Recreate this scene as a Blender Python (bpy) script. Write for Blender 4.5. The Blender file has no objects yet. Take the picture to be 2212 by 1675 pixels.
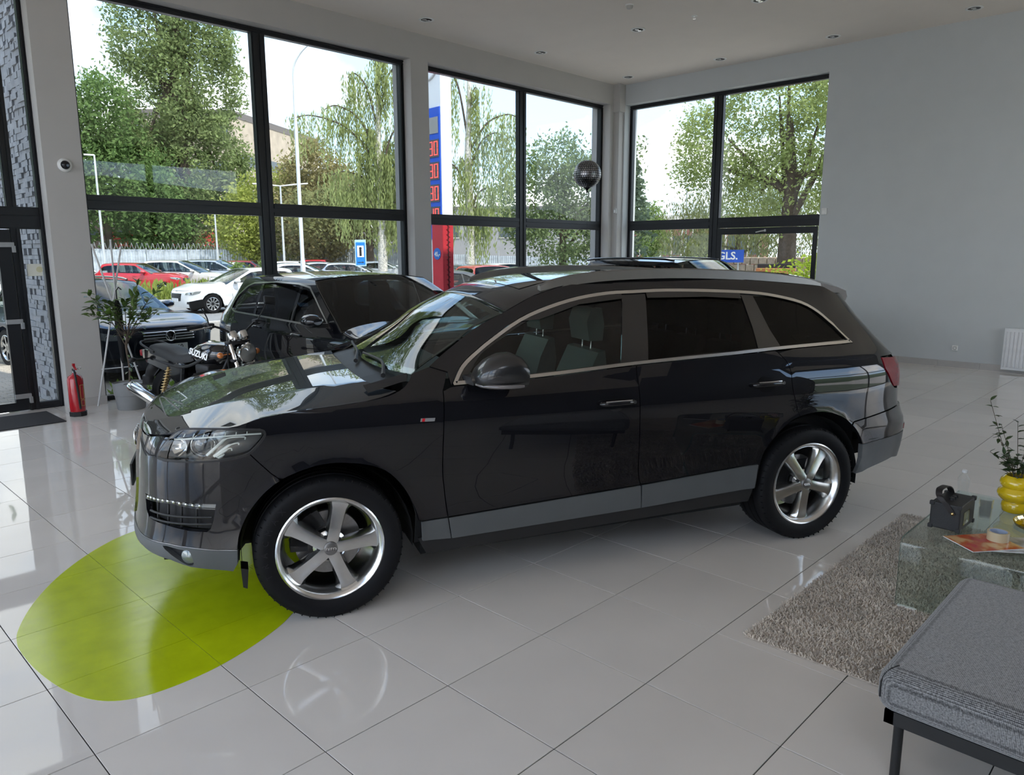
import bpy, bmesh, math, random
import numpy as np
from mathutils import Vector, Matrix, Quaternion
from mathutils.geometry import delaunay_2d_cdt
SC = bpy.context.scene
COL = SC.collection
PI = math.pi
rnd = random.Random(7)

# ---------------------------------------------------------------- camera
cam_d = bpy.data.cameras.new('camera'); CAM = bpy.data.objects.new('camera', cam_d); COL.objects.link(CAM)
cam_d.sensor_width = 36.0; cam_d.lens = 1619.0/2212*36.0; cam_d.clip_end = 500; cam_d.clip_start = .05
def cam_pose(loc, yaw, pitch, roll):
    fwd = Vector((math.cos(pitch)*math.sin(yaw), math.cos(pitch)*math.cos(yaw), -math.sin(pitch)))
    right = Vector((math.cos(yaw), -math.sin(yaw), 0)); up = right.cross(fwd)
    r2 = right*math.cos(roll) + up*math.sin(roll); u2 = -right*math.sin(roll) + up*math.cos(roll)
    m = Matrix((r2, u2, -fwd)).transposed().to_4x4(); m.translation = loc
    CAM.matrix_world = m
cam_pose(Vector((-1.922, -2.858, 1.832)), .80035, .17747, -.00232)
SC.camera = CAM

# ---------------------------------------------------------------- sky, sun, exposure
SC.view_settings.view_transform = 'Standard'; SC.view_settings.look = 'None'
SC.view_settings.gamma = 1.0; SC.view_settings.use_curve_mapping = False
SC.view_settings.exposure = 2.2
wd = bpy.data.worlds.new('sky'); SC.world = wd; wd.use_nodes = True
nt = wd.node_tree; nt.nodes.clear()
def nd(t, **k):
    n = nt.nodes.new(t)
    for a, b in k.items(): setattr(n, a, b)
    return n
tc = nd('ShaderNodeTexCoord')
mp = nd('ShaderNodeMapping'); mp.inputs['Scale'].default_value = (1, 1, 2.2); mp.inputs['Location'].default_value = (3.1, 1.7, .4)
nz = nd('ShaderNodeTexNoise'); nz.inputs['Scale'].default_value = 2.3; nz.inputs['Detail'].default_value = 9; nz.inputs['Roughness'].default_value = .58; nz.inputs['Distortion'].default_value = .35
rp = nd('ShaderNodeValToRGB'); rp.color_ramp.elements[0].position = .43; rp.color_ramp.elements[1].position = .58
nz2 = nd('ShaderNodeTexNoise'); nz2.inputs['Scale'].default_value = 5.0; nz2.inputs['Detail'].default_value = 6
rp2 = nd('ShaderNodeValToRGB'); rp2.color_ramp.elements[0].position = .3; rp2.color_ramp.elements[1].position = .7
rp2.color_ramp.elements[0].color = (.84, .855, .89, 1); rp2.color_ramp.elements[1].color = (1.25, 1.24, 1.22, 1)
blue = nd('ShaderNodeValToRGB'); sep = nd('ShaderNodeSeparateXYZ')
blue.color_ramp.elements[0].position = .0; blue.color_ramp.elements[0].color = (.58, .78, 1.0, 1)
blue.color_ramp.elements[1].position = .6; blue.color_ramp.elements[1].color = (.22, .42, .80, 1)
mx = nd('ShaderNodeMix', data_type='RGBA')
bg = nd('ShaderNodeBackground'); bg.inputs['Strength'].default_value = 1.1
out = nd('ShaderNodeOutputWorld'); L = nt.links.new
L(tc.outputs['Generated'], mp.inputs[0]); L(mp.outputs[0], nz.inputs['Vector']); L(mp.outputs[0], nz2.inputs['Vector'])
L(nz.outputs[0], rp.inputs[0]); L(nz2.outputs[0], rp2.inputs[0]); L(tc.outputs['Generated'], sep.inputs[0]); L(sep.outputs[2], blue.inputs[0])
L(rp.outputs[0], mx.inputs[0]); L(blue.outputs[0], mx.inputs[6]); L(rp2.outputs[0], mx.inputs[7]); L(mx.outputs[2], bg.inputs[0]); L(bg.outputs[0], out.inputs[0])
sun_d = bpy.data.lights.new('sun', 'SUN'); SUN = bpy.data.objects.new('sun', sun_d); COL.objects.link(SUN)
sun_d.energy = 2.6; sun_d.angle = math.radians(1.2); sun_d.color = (1, .95, .87)
SUN.rotation_euler = Vector((.06, -.62, 1.0)).to_track_quat('Z', 'Y').to_euler(); SUN.location = (0, 0, 30)

# ---------------------------------------------------------------- materials
MATS = {}
def mat(name, col=(.5, .5, .5), rough=.5, metal=0., spec=.5, coat=0., coat_rough=.03, noise=None, bump=None, emit=None, alpha=None, sheen=0., trans=0., ior=1.45):
    """principled material; noise = (scale, amount) varies the colour, bump = (scale, strength) gives fine relief"""
    if name in MATS: return MATS[name]
    m = bpy.data.materials.new(name); m.use_nodes = True; t = m.node_tree; b = t.nodes['Principled BSDF']
    c = (*col, 1)
    b.inputs['Base Color'].default_value = c; b.inputs['Roughness'].default_value = rough; b.inputs['Metallic'].default_value = metal
    b.inputs['Specular IOR Level'].default_value = spec; b.inputs['Coat Weight'].default_value = coat; b.inputs['Coat Roughness'].default_value = coat_rough
    b.inputs['Sheen Weight'].default_value = sheen; b.inputs['Transmission Weight'].default_value = trans; b.inputs['IOR'].default_value = ior
    if emit: b.inputs['Emission Color'].default_value = (*emit[:3], 1); b.inputs['Emission Strength'].default_value = emit[3]
    co = t.nodes.new('ShaderNodeTexCoord')
    if noise is None: noise = (9.0, .05)
    n = t.nodes.new('ShaderNodeTexNoise'); n.inputs['Scale'].default_value = noise[0]; n.inputs['Detail'].default_value = 5
    t.links.new(co.outputs['Object'], n.inputs['Vector'])
    r = t.nodes.new('ShaderNodeMapRange'); r.inputs[3].default_value = 1-noise[1]; r.inputs[4].default_value = 1+noise[1]
    r.inputs[1].default_value = .25; r.inputs[2].default_value = .75
    t.links.new(n.outputs[0], r.inputs[0])
    v = t.nodes.new('ShaderNodeMix'); v.data_type = 'RGBA'; v.blend_type = 'MULTIPLY'; v.inputs[0].default_value = 1; v.inputs[6].default_value = c
    t.links.new(r.outputs[0], v.inputs[7]); t.links.new(v.outputs[2], b.inputs['Base Color'])
    if bump:
        n2 = t.nodes.new('ShaderNodeTexNoise'); n2.inputs['Scale'].default_value = bump[0]; n2.inputs['Detail'].default_value = 4
        t.links.new(co.outputs['Object'], n2.inputs['Vector'])
        bp = t.nodes.new('ShaderNodeBump'); bp.inputs['Strength'].default_value = bump[1]; bp.inputs['Distance'].default_value = .01
        t.links.new(n2.outputs[0], bp.inputs['Height']); t.links.new(bp.outputs[0], b.inputs['Normal'])
    MATS[name] = m; return m
def glass(name, tint=(.9, .95, .93), ior=1.5, rough=0.0):
    """thin sheet glass: clear transmission with a tint plus mirror reflection by Fresnel"""
    if name in MATS: return MATS[name]
    m = bpy.data.materials.new(name); m.use_nodes = True; t = m.node_tree; t.nodes.clear()
    o = t.nodes.new('ShaderNodeOutputMaterial'); tr = t.nodes.new('ShaderNodeBsdfTransparent'); gl = t.nodes.new('ShaderNodeBsdfGlossy')
    lw = t.nodes.new('ShaderNodeLayerWeight'); lw.inputs[0].default_value = .5; pw = t.nodes.new('ShaderNodeMath'); pw.operation = 'POWER'; pw.inputs[1].default_value = 5
    fr = t.nodes.new('ShaderNodeMapRange'); f0 = ((ior-1)/(ior+1))**2; fr.inputs[3].default_value = f0; fr.inputs[4].default_value = 1.0
    t.links.new(lw.outputs['Facing'], pw.inputs[0]); t.links.new(pw.outputs[0], fr.inputs[0]); mxs = t.nodes.new('ShaderNodeMixShader')
    tr.inputs[0].default_value = (*tint, 1); gl.inputs[0].default_value = (1, 1, 1, 1); gl.inputs['Roughness'].default_value = rough
    t.links.new(fr.outputs[0], mxs.inputs[0]); t.links.new(tr.outputs[0], mxs.inputs[1]); t.links.new(gl.outputs[0], mxs.inputs[2]); t.links.new(mxs.outputs[0], o.inputs[0])
    MATS[name] = m; return m

# ---------------------------------------------------------------- mesh helpers
def tag(o, label=None, cat=None, group=None, kind=None):
    if label: o['label'] = label
    if cat: o['category'] = cat
    if group: o['group'] = group
    if kind: o['kind'] = kind
    return o
def link(o, parent=None):
    COL.objects.link(o)
    if parent is not None: o.parent = parent
    return o
def empty(name, loc=(0, 0, 0), rz=0, label=None, cat=None, group=None, parent=None):
    o = bpy.data.objects.new(name, None); o.empty_display_size = .1; link(o, parent); o.location = loc; o.rotation_euler = (0, 0, rz)
    return tag(o, label, cat, group)
def copy_tree(o, parent=None):
    c = o.copy(); COL.objects.link(c); c.parent = parent
    for ch in list(o.children): copy_tree(ch, c)
    return c
class MB:
    """collects shapes and links them as one mesh object"""
    def __init__(s): s.v = []; s.f = []; s.mi = []; s.cur = 0
    def add(s, vs, fs):
        n = len(s.v); s.v += [tuple(map(float, p)) for p in vs]; s.f += [tuple(i+n for i in f) for f in fs]; s.mi += [s.cur]*len(fs); return s
    def box(s, c, d, rz=0, m=None, bev=0):
        x, y, z = (q/2 for q in d)
        if bev:
            b = min(bev, x*.9, y*.9, z*.9); vs = []; bm = bmesh.new(); bmesh.ops.create_cube(bm, size=1.0)
            for q in bm.verts: q.co = Vector((q.co.x*d[0], q.co.y*d[1], q.co.z*d[2]))
            bmesh.ops.bevel(bm, geom=bm.edges[:], offset=b, segments=2, affect='EDGES', profile=.5)
            vs = [q.co.copy() for q in bm.verts]; bm.verts.index_update(); fs = [[q.index for q in f.verts] for f in bm.faces]; bm.free()
        else:
            vs = [Vector((a, b_, c_)) for a in (-x, x) for b_ in (-y, y) for c_ in (-z, z)]
            fs = [(0, 1, 3, 2), (4, 6, 7, 5), (0, 4, 5, 1), (2, 3, 7, 6), (0, 2, 6, 4), (1, 5, 7, 3)]
        R = Matrix.Rotation(rz, 3, 'Z') if m is None else m
        return s.add([R @ q + Vector(c) for q in vs], fs)
    def b2(s, lo, hi): return s.box([(a+b)/2 for a, b in zip(lo, hi)], [b-a for a, b in zip(lo, hi)])
    def tube(s, pts, r, n=8, cap=True, closed=False):
        P = [Vector(p) for p in pts]; k = len(P); rr = r if hasattr(r, '__len__') else [r]*k
        rings = []; ref = None
        for i, p in enumerate(P):
            if closed: t = (P[(i+1) % k]-P[i-1])
            else: t = (P[min(i+1, k-1)]-P[max(i-1, 0)])
            if t.length < 1e-9: t = Vector((0, 0, 1))
            t.normalize()
            if ref is None:
                ref = Vector((0, 0, 1)) if abs(t.z) < .9 else Vector((1, 0, 0))
                ref = (ref - t*ref.dot(t)).normalized()
            else: ref = (ref - t*ref.dot(t)).normalized()
            b = t.cross(ref); rings.append([p + (ref*math.cos(a)+b*math.sin(a))*rr[i] for a in (2*PI*j/n for j in range(n))])
        return s.loft(rings, cap=cap and not closed, closed=closed)
    def loft(s, rings, cap=True, closed=False, cyc=True):
        n = len(rings[0]); k = len(rings); vs = [q for r in rings for q in r]; fs = []
        for i in range(k if closed else k-1):
            a = i*n; b = ((i+1) % k)*n
            for j in range(n if cyc else n-1): fs.append((a+j, a+(j+1) % n, b+(j+1) % n, b+j))
        if cap: fs += [tuple(range(n))[::-1], tuple(range((k-1)*n, k*n))]
        return s.add(vs, fs)
    def cyl(s, a, b, r, n=16, r2=None): return s.tube([a, b], [r, r if r2 is None else r2], n)
    def lathe(s, prof, n=32, o=(0, 0, 0), ax=(0, 0, 1), cap=False):
        """prof: (radius, height) pairs turned about axis ax"""
        ax = Vector(ax).normalized(); e = Vector((1, 0, 0)) if abs(ax.x) < .9 else Vector((0, 1, 0)); e = (e-ax*e.dot(ax)).normalized(); g = ax.cross(e); o = Vector(o)
        rings = [[o + ax*h + (e*math.cos(2*PI*j/n)+g*math.sin(2*PI*j/n))*max(r, 1e-5) for j in range(n)] for r, h in prof]
        return s.loft(rings, cap=cap)
    def sphere(s, c, r, n=12, sc=(1, 1, 1)):
        c = Vector(c); rings = []
        for i in range(n+1):
            a = PI*i/n; q = max(math.sin(a), 1e-4)
            rings.append([c+Vector((q*math.cos(2*PI*j/(2*n))*r*sc[0], q*math.sin(2*PI*j/(2*n))*r*sc[1], -math.cos(a)*r*sc[2])) for j in range(2*n)])
        return s.loft(rings, cap=False)
    def prism(s, poly, lo, hi, fn=lambda a, b, h: (a, b, h)):
        n = len(poly); vs = [fn(a, b, lo) for a, b in poly]+[fn(a, b, hi) for a, b in poly]
        fs = [(i, (i+1) % n, n+(i+1) % n, n+i) for i in range(n)]+[tuple(range(n))[::-1], tuple(range(n, 2*n))]
        return s.add(vs, fs)
    def build(s, name, m=None, parent=None, smooth=None, fix=True):
        me = bpy.data.meshes.new(name); me.from_pydata(s.v, [], s.f)
        ms = m if isinstance(m, (list, tuple)) else [m]
        for q in ms:
            if q is not None: me.materials.append(q)
        if len(ms) > 1: me.polygons.foreach_set('material_index', s.mi)
        if fix:
            bm = bmesh.new(); bm.from_mesh(me); bmesh.ops.recalc_face_normals(bm, faces=bm.faces[:]); bm.to_mesh(me); bm.free()
        if smooth is not None:
            me.shade_smooth(); me.set_sharp_from_angle(angle=math.radians(smooth))
        me.update()
        return link(bpy.data.objects.new(name, me), parent)
def catmull(pts, n=6, closed=False):
    P = [Vector(p) for p in pts]; k = len(P); out_ = []
    for i in range(k if closed else k-1):
        p0, p1, p2, p3 = (P[(i-1) % k], P[i], P[(i+1) % k], P[(i+2) % k]) if closed else (P[max(i-1, 0)], P[i], P[i+1], P[min(i+2, k-1)])
        for j in range(n):
            t = j/n; out_.append(.5*((2*p1)+(p2-p0)*t+(2*p0-5*p1+4*p2-p3)*t*t+(3*p1-p0-3*p2+p3)*t**3))
    if not closed: out_.append(P[-1])
    return out_
def text_obj(name, body, size, m, parent=None, loc=(0, 0, 0), rot=None, ext=.002, align='CENTER', bold=0.0, sx=1.0):
    """letters as a mesh object"""
    c = bpy.data.curves.new(name, 'FONT'); c.body = body; c.size = size; c.extrude = ext; c.align_x = align; c.align_y = 'CENTER'; c.offset = bold; c.resolution_u = 3
    t = bpy.data.objects.new(name+'_curve', c); me = bpy.data.meshes.new_from_object(t); bpy.data.objects.remove(t); bpy.data.curves.remove(c)
    me.name = name; me.materials.clear(); me.materials.append(m)
    o = link(bpy.data.objects.new(name, me), parent)
    R = (rot.to_4x4() if rot is not None else Matrix.Identity(4)); o.matrix_local = Matrix.Translation(loc) @ R @ Matrix.Diagonal((sx, 1, 1, 1))
    return o
def frame_rot(right, up):
    r = Vector(right).normalized(); u = Vector(up); u = (u-r*u.dot(r)).normalized(); return Matrix((r, u, r.cross(u))).transposed()
# ================================================================ the showroom shell
T = .604; YW = 7.14; XW = 11.66; YG = 7.34; XG = 11.86; HC = 5.30; HB = 4.90
XL, YB = -6.0, -8.6
M_wall = mat('plaster_white_shaded', (.50, .485, .465), .75, noise=(3, .02), bump=(60, .03))  # white plaster darkened: the shade on the window wall is put into its colour
M_wall2 = mat('plaster_cool', (.57, .595, .60), .75, noise=(3, .02), bump=(60, .03))
M_ceil = mat('ceiling_paint', (.78, .715, .65), .8, noise=(2, .02), bump=(50, .03))
M_frame = mat('frame_anthracite', (.012, .013, .016), .35, noise=(30, .1))
M_pane = glass('window_glass', (.64, .655, .65), 1.36); M_clear = glass('clear_glass', (.97, .97, .97))
M_dark = mat('dark_back', (.06, .06, .065), .8)
M_base = mat('skirting_tile', (.46, .44, .42), .18, noise=(6, .06))
def tile_mat(name, col, rough):
    m = mat(name, col, rough, noise=(2.5, .03)); t = m.node_tree; b = t.nodes['Principled BSDF']
    oi = t.nodes.new('ShaderNodeObjectInfo'); mr = t.nodes.new('ShaderNodeMapRange'); mr.inputs[3].default_value = .96; mr.inputs[4].default_value = 1.04
    mu = t.nodes.new('ShaderNodeMix'); mu.data_type = 'RGBA'; mu.blend_type = 'MULTIPLY'; mu.inputs[0].default_value = 1
    src = b.inputs['Base Color'].links[0].from_socket
    t.links.new(oi.outputs['Random'], mr.inputs[0]); t.links.new(src, mu.inputs[6]); t.links.new(mr.outputs[0], mu.inputs[7]); t.links.new(mu.outputs[2], b.inputs['Base Color'])
    co = [n for n in t.nodes if n.type == 'TEX_COORD'][0]; n2 = t.nodes.new('ShaderNodeTexNoise'); n2.inputs['Scale'].default_value = 2.2; n2.inputs['Detail'].default_value = 1
    va = t.nodes.new('ShaderNodeVectorMath'); va.operation = 'MULTIPLY_ADD'; va.inputs[1].default_value = (1, 1, 1)
    cb = t.nodes.new('ShaderNodeCombineXYZ'); ml = t.nodes.new('ShaderNodeMath'); ml.operation = 'MULTIPLY'; ml.inputs[1].default_value = 37
    t.links.new(oi.outputs['Random'], ml.inputs[0]); t.links.new(ml.outputs[0], cb.inputs[2]); t.links.new(co.outputs['Object'], va.inputs[0]); t.links.new(cb.outputs[0], va.inputs[2]); t.links.new(va.outputs[0], n2.inputs['Vector'])
    bp = t.nodes.new('ShaderNodeBump'); bp.inputs['Strength'].default_value = .05; bp.inputs['Distance'].default_value = .02
    t.links.new(n2.outputs[0], bp.inputs['Height']); t.links.new(bp.outputs[0], b.inputs['Normal'])
    return m
M_tile = tile_mat('polished_tile', (.64, .60, .55), .03)
M_grout = mat('grout', (.03, .028, .026), .9)

fl = MB(); fl.b2((XL, YB, -.2), (XG+.1, YG+.12, -.0035)); FLOOR = tag(fl.build('floor', M_grout), kind='structure')
def tile_mesh():
    bm = bmesh.new(); h = T/2-.0022
    bmesh.ops.create_cube(bm, size=1); 
    for q in bm.verts: q.co = Vector((q.co.x*2*h, q.co.y*2*h, q.co.z*.0075-.00375))
    bmesh.ops.bevel(bm, geom=[e for e in bm.edges if all(v.co.z > -.001 for v in e.verts)], offset=.001, segments=1, affect='EDGES')
    bm.faces.ensure_lookup_table(); bmesh.ops.delete(bm, geom=[f for f in bm.faces if f.normal.z < -.9], context='FACES')
    me = bpy.data.meshes.new('tile'); bm.to_mesh(me); bm.free(); me.materials.append(M_tile); return me
TM = tile_mesh(); cells = []
ix0, ix1 = math.ceil(XL/T), math.floor(XG/T); iy0, iy1 = math.ceil(YB/T), math.floor((YG+.05)/T)
cm_inv = CAM.matrix_world.inverted()
def px_of(p):
    q = cm_inv @ Vector(p)
    return None if q.z > -.05 else (1106+1619*q.x/-q.z, 837.5-1619*q.y/-q.z, -q.z)
for i in range(ix0, ix1):
    for j in range(iy0, iy1):
        c = ((i+.5)*T, (j+.5)*T, 0); q = [px_of((c[0]+a*T/2, c[1]+b*T/2, 0)) for a in (-1, 1) for b in (-1, 1)]
        ins = all(q) and max(k[0] for k in q) > 0 and min(k[0] for k in q) < 2212 and max(k[1] for k in q) > 700 and min(k[1] for k in q) < 1675
        cells.append((not ins, (Vector(c)-CAM.location).length, c))
cells.sort(); rest = MB(); Ttop = T/2-.0018
for k, (_, _, c) in enumerate(cells):
    if k < 300:
        o = bpy.data.objects.new('tile', TM); link(o, FLOOR); o.location = c; o.rotation_euler = (rnd.uniform(-1, 1)*.0011, rnd.uniform(-1, 1)*.0011, 0)
    else:
        x, y, _ = c; rest.add([(x-Ttop, y-Ttop, 0), (x+Ttop, y-Ttop, 0), (x+Ttop, y+Ttop, 0), (x-Ttop, y+Ttop, 0)], [(0, 1, 2, 3)])
# cut strips along the walls
for i in range(ix0, ix1): rest.add([(i*T+.002, iy1*T+.002, 0), ((i+1)*T-.002, iy1*T+.002, 0), ((i+1)*T-.002, YG+.1, 0), (i*T+.002, YG+.1, 0)], [(0, 1, 2, 3)])
for j in range(iy0, iy1): rest.add([(ix1*T+.002, j*T+.002, 0), (XW, j*T+.002, 0), (XW, (j+1)*T-.002, 0), (ix1*T+.002, (j+1)*T-.002, 0)], [(0, 1, 2, 3)])
tag(rest.build('far_tiles', M_tile, FLOOR), kind='stuff')

def struct(name, mb, m, parent=None, smooth=None):
    o = mb.build(name, m, parent, smooth)
    if parent is None: tag(o, kind='structure')
    return o
b = MB(); b.b2((XL-.3, -4.0, HC), (XW+.45, YG+.35, HC+.35)); b.b2((XL-.3, YB-.3, HC), (XW+.45, -8.0, HC+.35)); b.b2((XL-.3, -8, HC), (-5.6, -4, HC+.35)); b.b2((-2.8, -8, HC), (XW+.45, -4, HC+.35)); CEIL = struct('ceiling', b, M_ceil)
RW = tag(empty('added_rooflight', (0, 0, 0)), kind='structure'); m = MB(); m.b2((-5.6, -8.0, HC+.28), (-2.8, -4.0, HC+.29)); m.build('pane', M_clear, RW)   # unseen rooflight behind the camera, added to brighten the room
# window wall: lintel beam and piers
YO = YW+.48
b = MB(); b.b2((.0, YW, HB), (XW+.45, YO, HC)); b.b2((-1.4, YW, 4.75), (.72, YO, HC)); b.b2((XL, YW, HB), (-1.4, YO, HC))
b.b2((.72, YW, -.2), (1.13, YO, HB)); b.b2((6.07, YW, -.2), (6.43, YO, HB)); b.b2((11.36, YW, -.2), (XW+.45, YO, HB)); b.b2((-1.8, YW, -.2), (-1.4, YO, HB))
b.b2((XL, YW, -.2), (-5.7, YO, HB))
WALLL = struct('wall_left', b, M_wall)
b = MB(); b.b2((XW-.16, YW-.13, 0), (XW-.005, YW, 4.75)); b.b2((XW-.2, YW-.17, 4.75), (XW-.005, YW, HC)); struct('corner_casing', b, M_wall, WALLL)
# right wall with the corner window and a second window further along
b = MB(); b.b2((XW, YB, HB), (XW+.45, YW+.0, HC)); b.b2((XW, YB, -.2), (XW+.45, 2.71, HB)); b.b2((XW, 6.98, -.2), (XW+.45, YW+.1, HB));
WALLR = struct('wall_right', b, M_wall2)
b = MB(); b.b2((XL-.3, YB-.3, -.2), (5.0, YB, HC)); b.b2((11.2, YB-.3, -.2), (XW+.45, YB, HC)); b.b2((5.0, YB-.3, 4.8), (11.2, YB, HC)); WALLB = struct('wall_back', b, M_dark)
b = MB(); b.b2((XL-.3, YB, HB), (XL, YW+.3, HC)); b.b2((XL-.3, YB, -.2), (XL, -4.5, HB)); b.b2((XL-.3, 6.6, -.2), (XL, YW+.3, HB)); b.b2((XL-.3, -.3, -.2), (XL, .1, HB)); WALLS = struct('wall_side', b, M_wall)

# skirting in single tiles
SK = tag(empty('baseboard_right', (0, 0, 0)), kind='structure'); m0 = MB(); m0.box((0, 0, .05), (.012, T-.004, .1)); o0 = m0.build('skirting_tile', M_base, SK)
for k, j in enumerate(range(-5, 5)):
    o = o0 if k == 0 else link(bpy.data.objects.new('skirting_tile', o0.data), SK); o.location = (XW-.006, (j+.5)*T, 0)
b = MB(); b.b2((.715, YW-.012, 0), (1.14, YW, .1)); b.b2((1.13, YW, 0), (1.142, YG, .1)); struct('baseboard_left', b, M_base)
b = MB(); b.b2((6.06, YW-.012, 0), (6.44, YW, .1)); struct('baseboard_pier', b, M_base)

# ---- glazing: window_n > window_frame, mullion, transom, pane
def bar(name, lo, hi, axis, parent, ribs=True):
    """frame bar between two corners; axis = the wall normal (0 x, 1 y); two fine ribs along the inside face"""
    m = MB(); m.b2(lo, hi); d = [hi[k]-lo[k] for k in range(3)]
    long_ = max((k for k in range(3) if k != axis), key=lambda k: d[k]); wide = 3-axis-long_
    for fr in ((.08, .3), (.62, .92)):
        l2 = list(lo); h2 = list(hi); l2[wide] = lo[wide]+d[wide]*fr[0]; h2[wide] = lo[wide]+d[wide]*fr[1]; l2[axis] = lo[axis]-.014; h2[axis] = lo[axis]; m.b2(l2, h2)
    return m.build(name, M_frame, parent)
def glazing(name, axis, plane, a0, a1, z0, z1, mull, tr, fw=.07, mw=.2, edge=(1, 1), pm=None):
    """tr = (low, high) of the transom; mull = list of centres"""
    W = tag(empty(name, (0, 0, 0)), kind='structure'); D = .09
    def P(a, z, off): return (a, plane+off, z) if axis == 1 else (plane+off, a, z)
    def B(nm, aa, ab, za, zb, off=0): return bar(nm, P(aa, za, off), P(ab, zb, off+D), axis, W)
    B('window_frame', a0, a1, z1-.075, z1); B('window_frame', a0, a1, z0, z0+.06)
    if edge[0]: B('window_frame', a0, a0+fw, z0+.06, z1-.075)
    if edge[1]: B('window_frame', a1-fw, a1, z0+.06, z1-.075)
    cuts = [a0+fw]+[q for c in mull for q in (c-mw/2, c+mw/2)]+[a1-fw]
    for c in mull: B('mullion', c-mw/2, c+mw/2, z0+.06, z1-.075)
    for k in range(0, len(cuts), 2):
        B('transom', cuts[k], cuts[k+1], tr[0], tr[1])
        for za, zb in ((z0+.06, tr[0]), (tr[1], z1-.075)):
            m = MB(); m.b2(P(cuts[k], za, .04), P(cuts[k+1], zb, .046)); m.build('pane', pm or M_pane, W)
    return W
W1 = glazing('window_1', 1, YG, 1.13, 6.07, .0, HB, [3.56], (2.365, 2.545))
W2 = glazing('window_2', 1, YG, 6.43, 11.36, .0, HB, [8.89], (2.32, 2.50))
W3 = glazing('window_3', 0, XG, 2.71, 6.98, .0, HB, [4.90], (2.31, 2.51))
# opening sash below the right-hand transom of window_3 with its lever handle
m = MB(); m.b2((XG-.03, 2.80, 2.18), (XG, 4.80, 2.30)); m.b2((XG-.03, 2.80, .9), (XG, 2.88, 2.18)); m.b2((XG-.03, 4.70, .9), (XG, 4.80, 2.18)); m.build('window_sash', M_frame, W3)
M_alu = mat('handle_aluminium', (.7, .7, .7), .3, .9)
m = MB(); m.cyl((XG-.03, 3.78, 2.245), (XG-.075, 3.78, 2.245), .022, 12); m.tube([(XG-.07, 3.78, 2.245), (XG-.08, 3.86, 2.235), (XG-.08, 3.96, 2.215)], [.013, .011, .009], 8); m.build('window_handle', M_alu, W3, 40)
W4 = glazing('window_4', 1, YB-.2, 5.0, 11.2, .0, 4.8, [8.1], (2.31, 2.46), pm=M_clear)
W5 = glazing('window_5', 0, XL-.2, -4.5, -.3, .0, HB, [-2.4], (2.31, 2.51), pm=M_clear); W6 = glazing('window_6', 0, XL-.2, .1, 6.6, .0, HB, [3.3], (2.31, 2.51), pm=M_clear)
W7 = glazing('window_7', 1, YG, -5.7, -1.8, .0, HB, [-3.75], (2.31, 2.51), pm=M_clear)

# ---- entrance: door_1 (glazed leaf with hinges) and its side light and fanlight
D1 = tag(empty('door_1', (0, 0, 0)), kind='structure'); y0, y1 = YG+.02, YG+.1
def dbar(nm, lo, hi, parent=D1): return bar(nm, lo, hi, 1, parent)
dbar('door_frame', (.675, y0, 0), (.74, y1, 4.75)); dbar('door_frame', (-1.4, y0, 4.68), (.675, y1, 4.75)); dbar('door_frame', (-1.4, y0, 2.12), (.675, y1, 2.37)); dbar('door_frame', (-1.4, y0, 0), (-1.33, y1, 4.68))
dbar('door_frame', (.36, y0, 0), (.465, y1, 2.12)); dbar('door_frame', (.36, y0, 2.37), (.46, y1, 4.68)); dbar('door_frame', (.465, y0, 0), (.675, y1, .08))
for lo, hi in (((.465, y0+.04, .08), (.675, y0+.046, 2.12)), ((.46, y0+.04, 2.37), (.675, y0+.046, 4.68)), ((-1.33, y0+.04, 2.37), (.36, y0+.046, 4.68))):
    m = MB(); m.b2(lo, hi); m.build('pane', M_pane, D1)
LF_ = MB(); LF_.b2((.225, y0-.01, .01), (.355, y1-.02, 2.11)); LF_.b2((-1.32, y0-.01, .01), (-1.2, y1-.02, 2.11)); LF_.b2((-1.2, y0-.01, .01), (.225, y1-.02, .11)); LF_.b2((-1.2, y0-.01, 2.0), (.225, y1-.02, 2.11))
leaf = LF_.build('door_leaf', M_frame, D1); m = MB(); m.b2((-1.2, y0+.03, .11), (.225, y0+.036, 2.0)); m.build('pane', M_pane, leaf)
M_hinge = mat('hinge_grey', (.42, .43, .44), .4, .6)
for z in (1.94, 1.06, .18):
    m = MB(); m.box((.30, y0-.022, z), (.17, .024, .055), bev=.004); m.box((.375, y0-.03, z-.05), (.035, .04, .075), bev=.004); m.build('hinge', M_hinge, D1)
M_paper = mat('sign_paper', (.75, .76, .68), .6)
m = MB(); m.b2((.50, y0+.030, 1.58), (.655, y0+.039, 1.72)); sg = m.build('door_sticker', M_paper, D1); 
m = MB(); m.cyl((.625, y0+.027, 1.655), (.625, y0+.031, 1.655), .035, 16); m.build('sticker_seal', mat('seal_gold', (.62, .60, .40), .5), sg)

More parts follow.
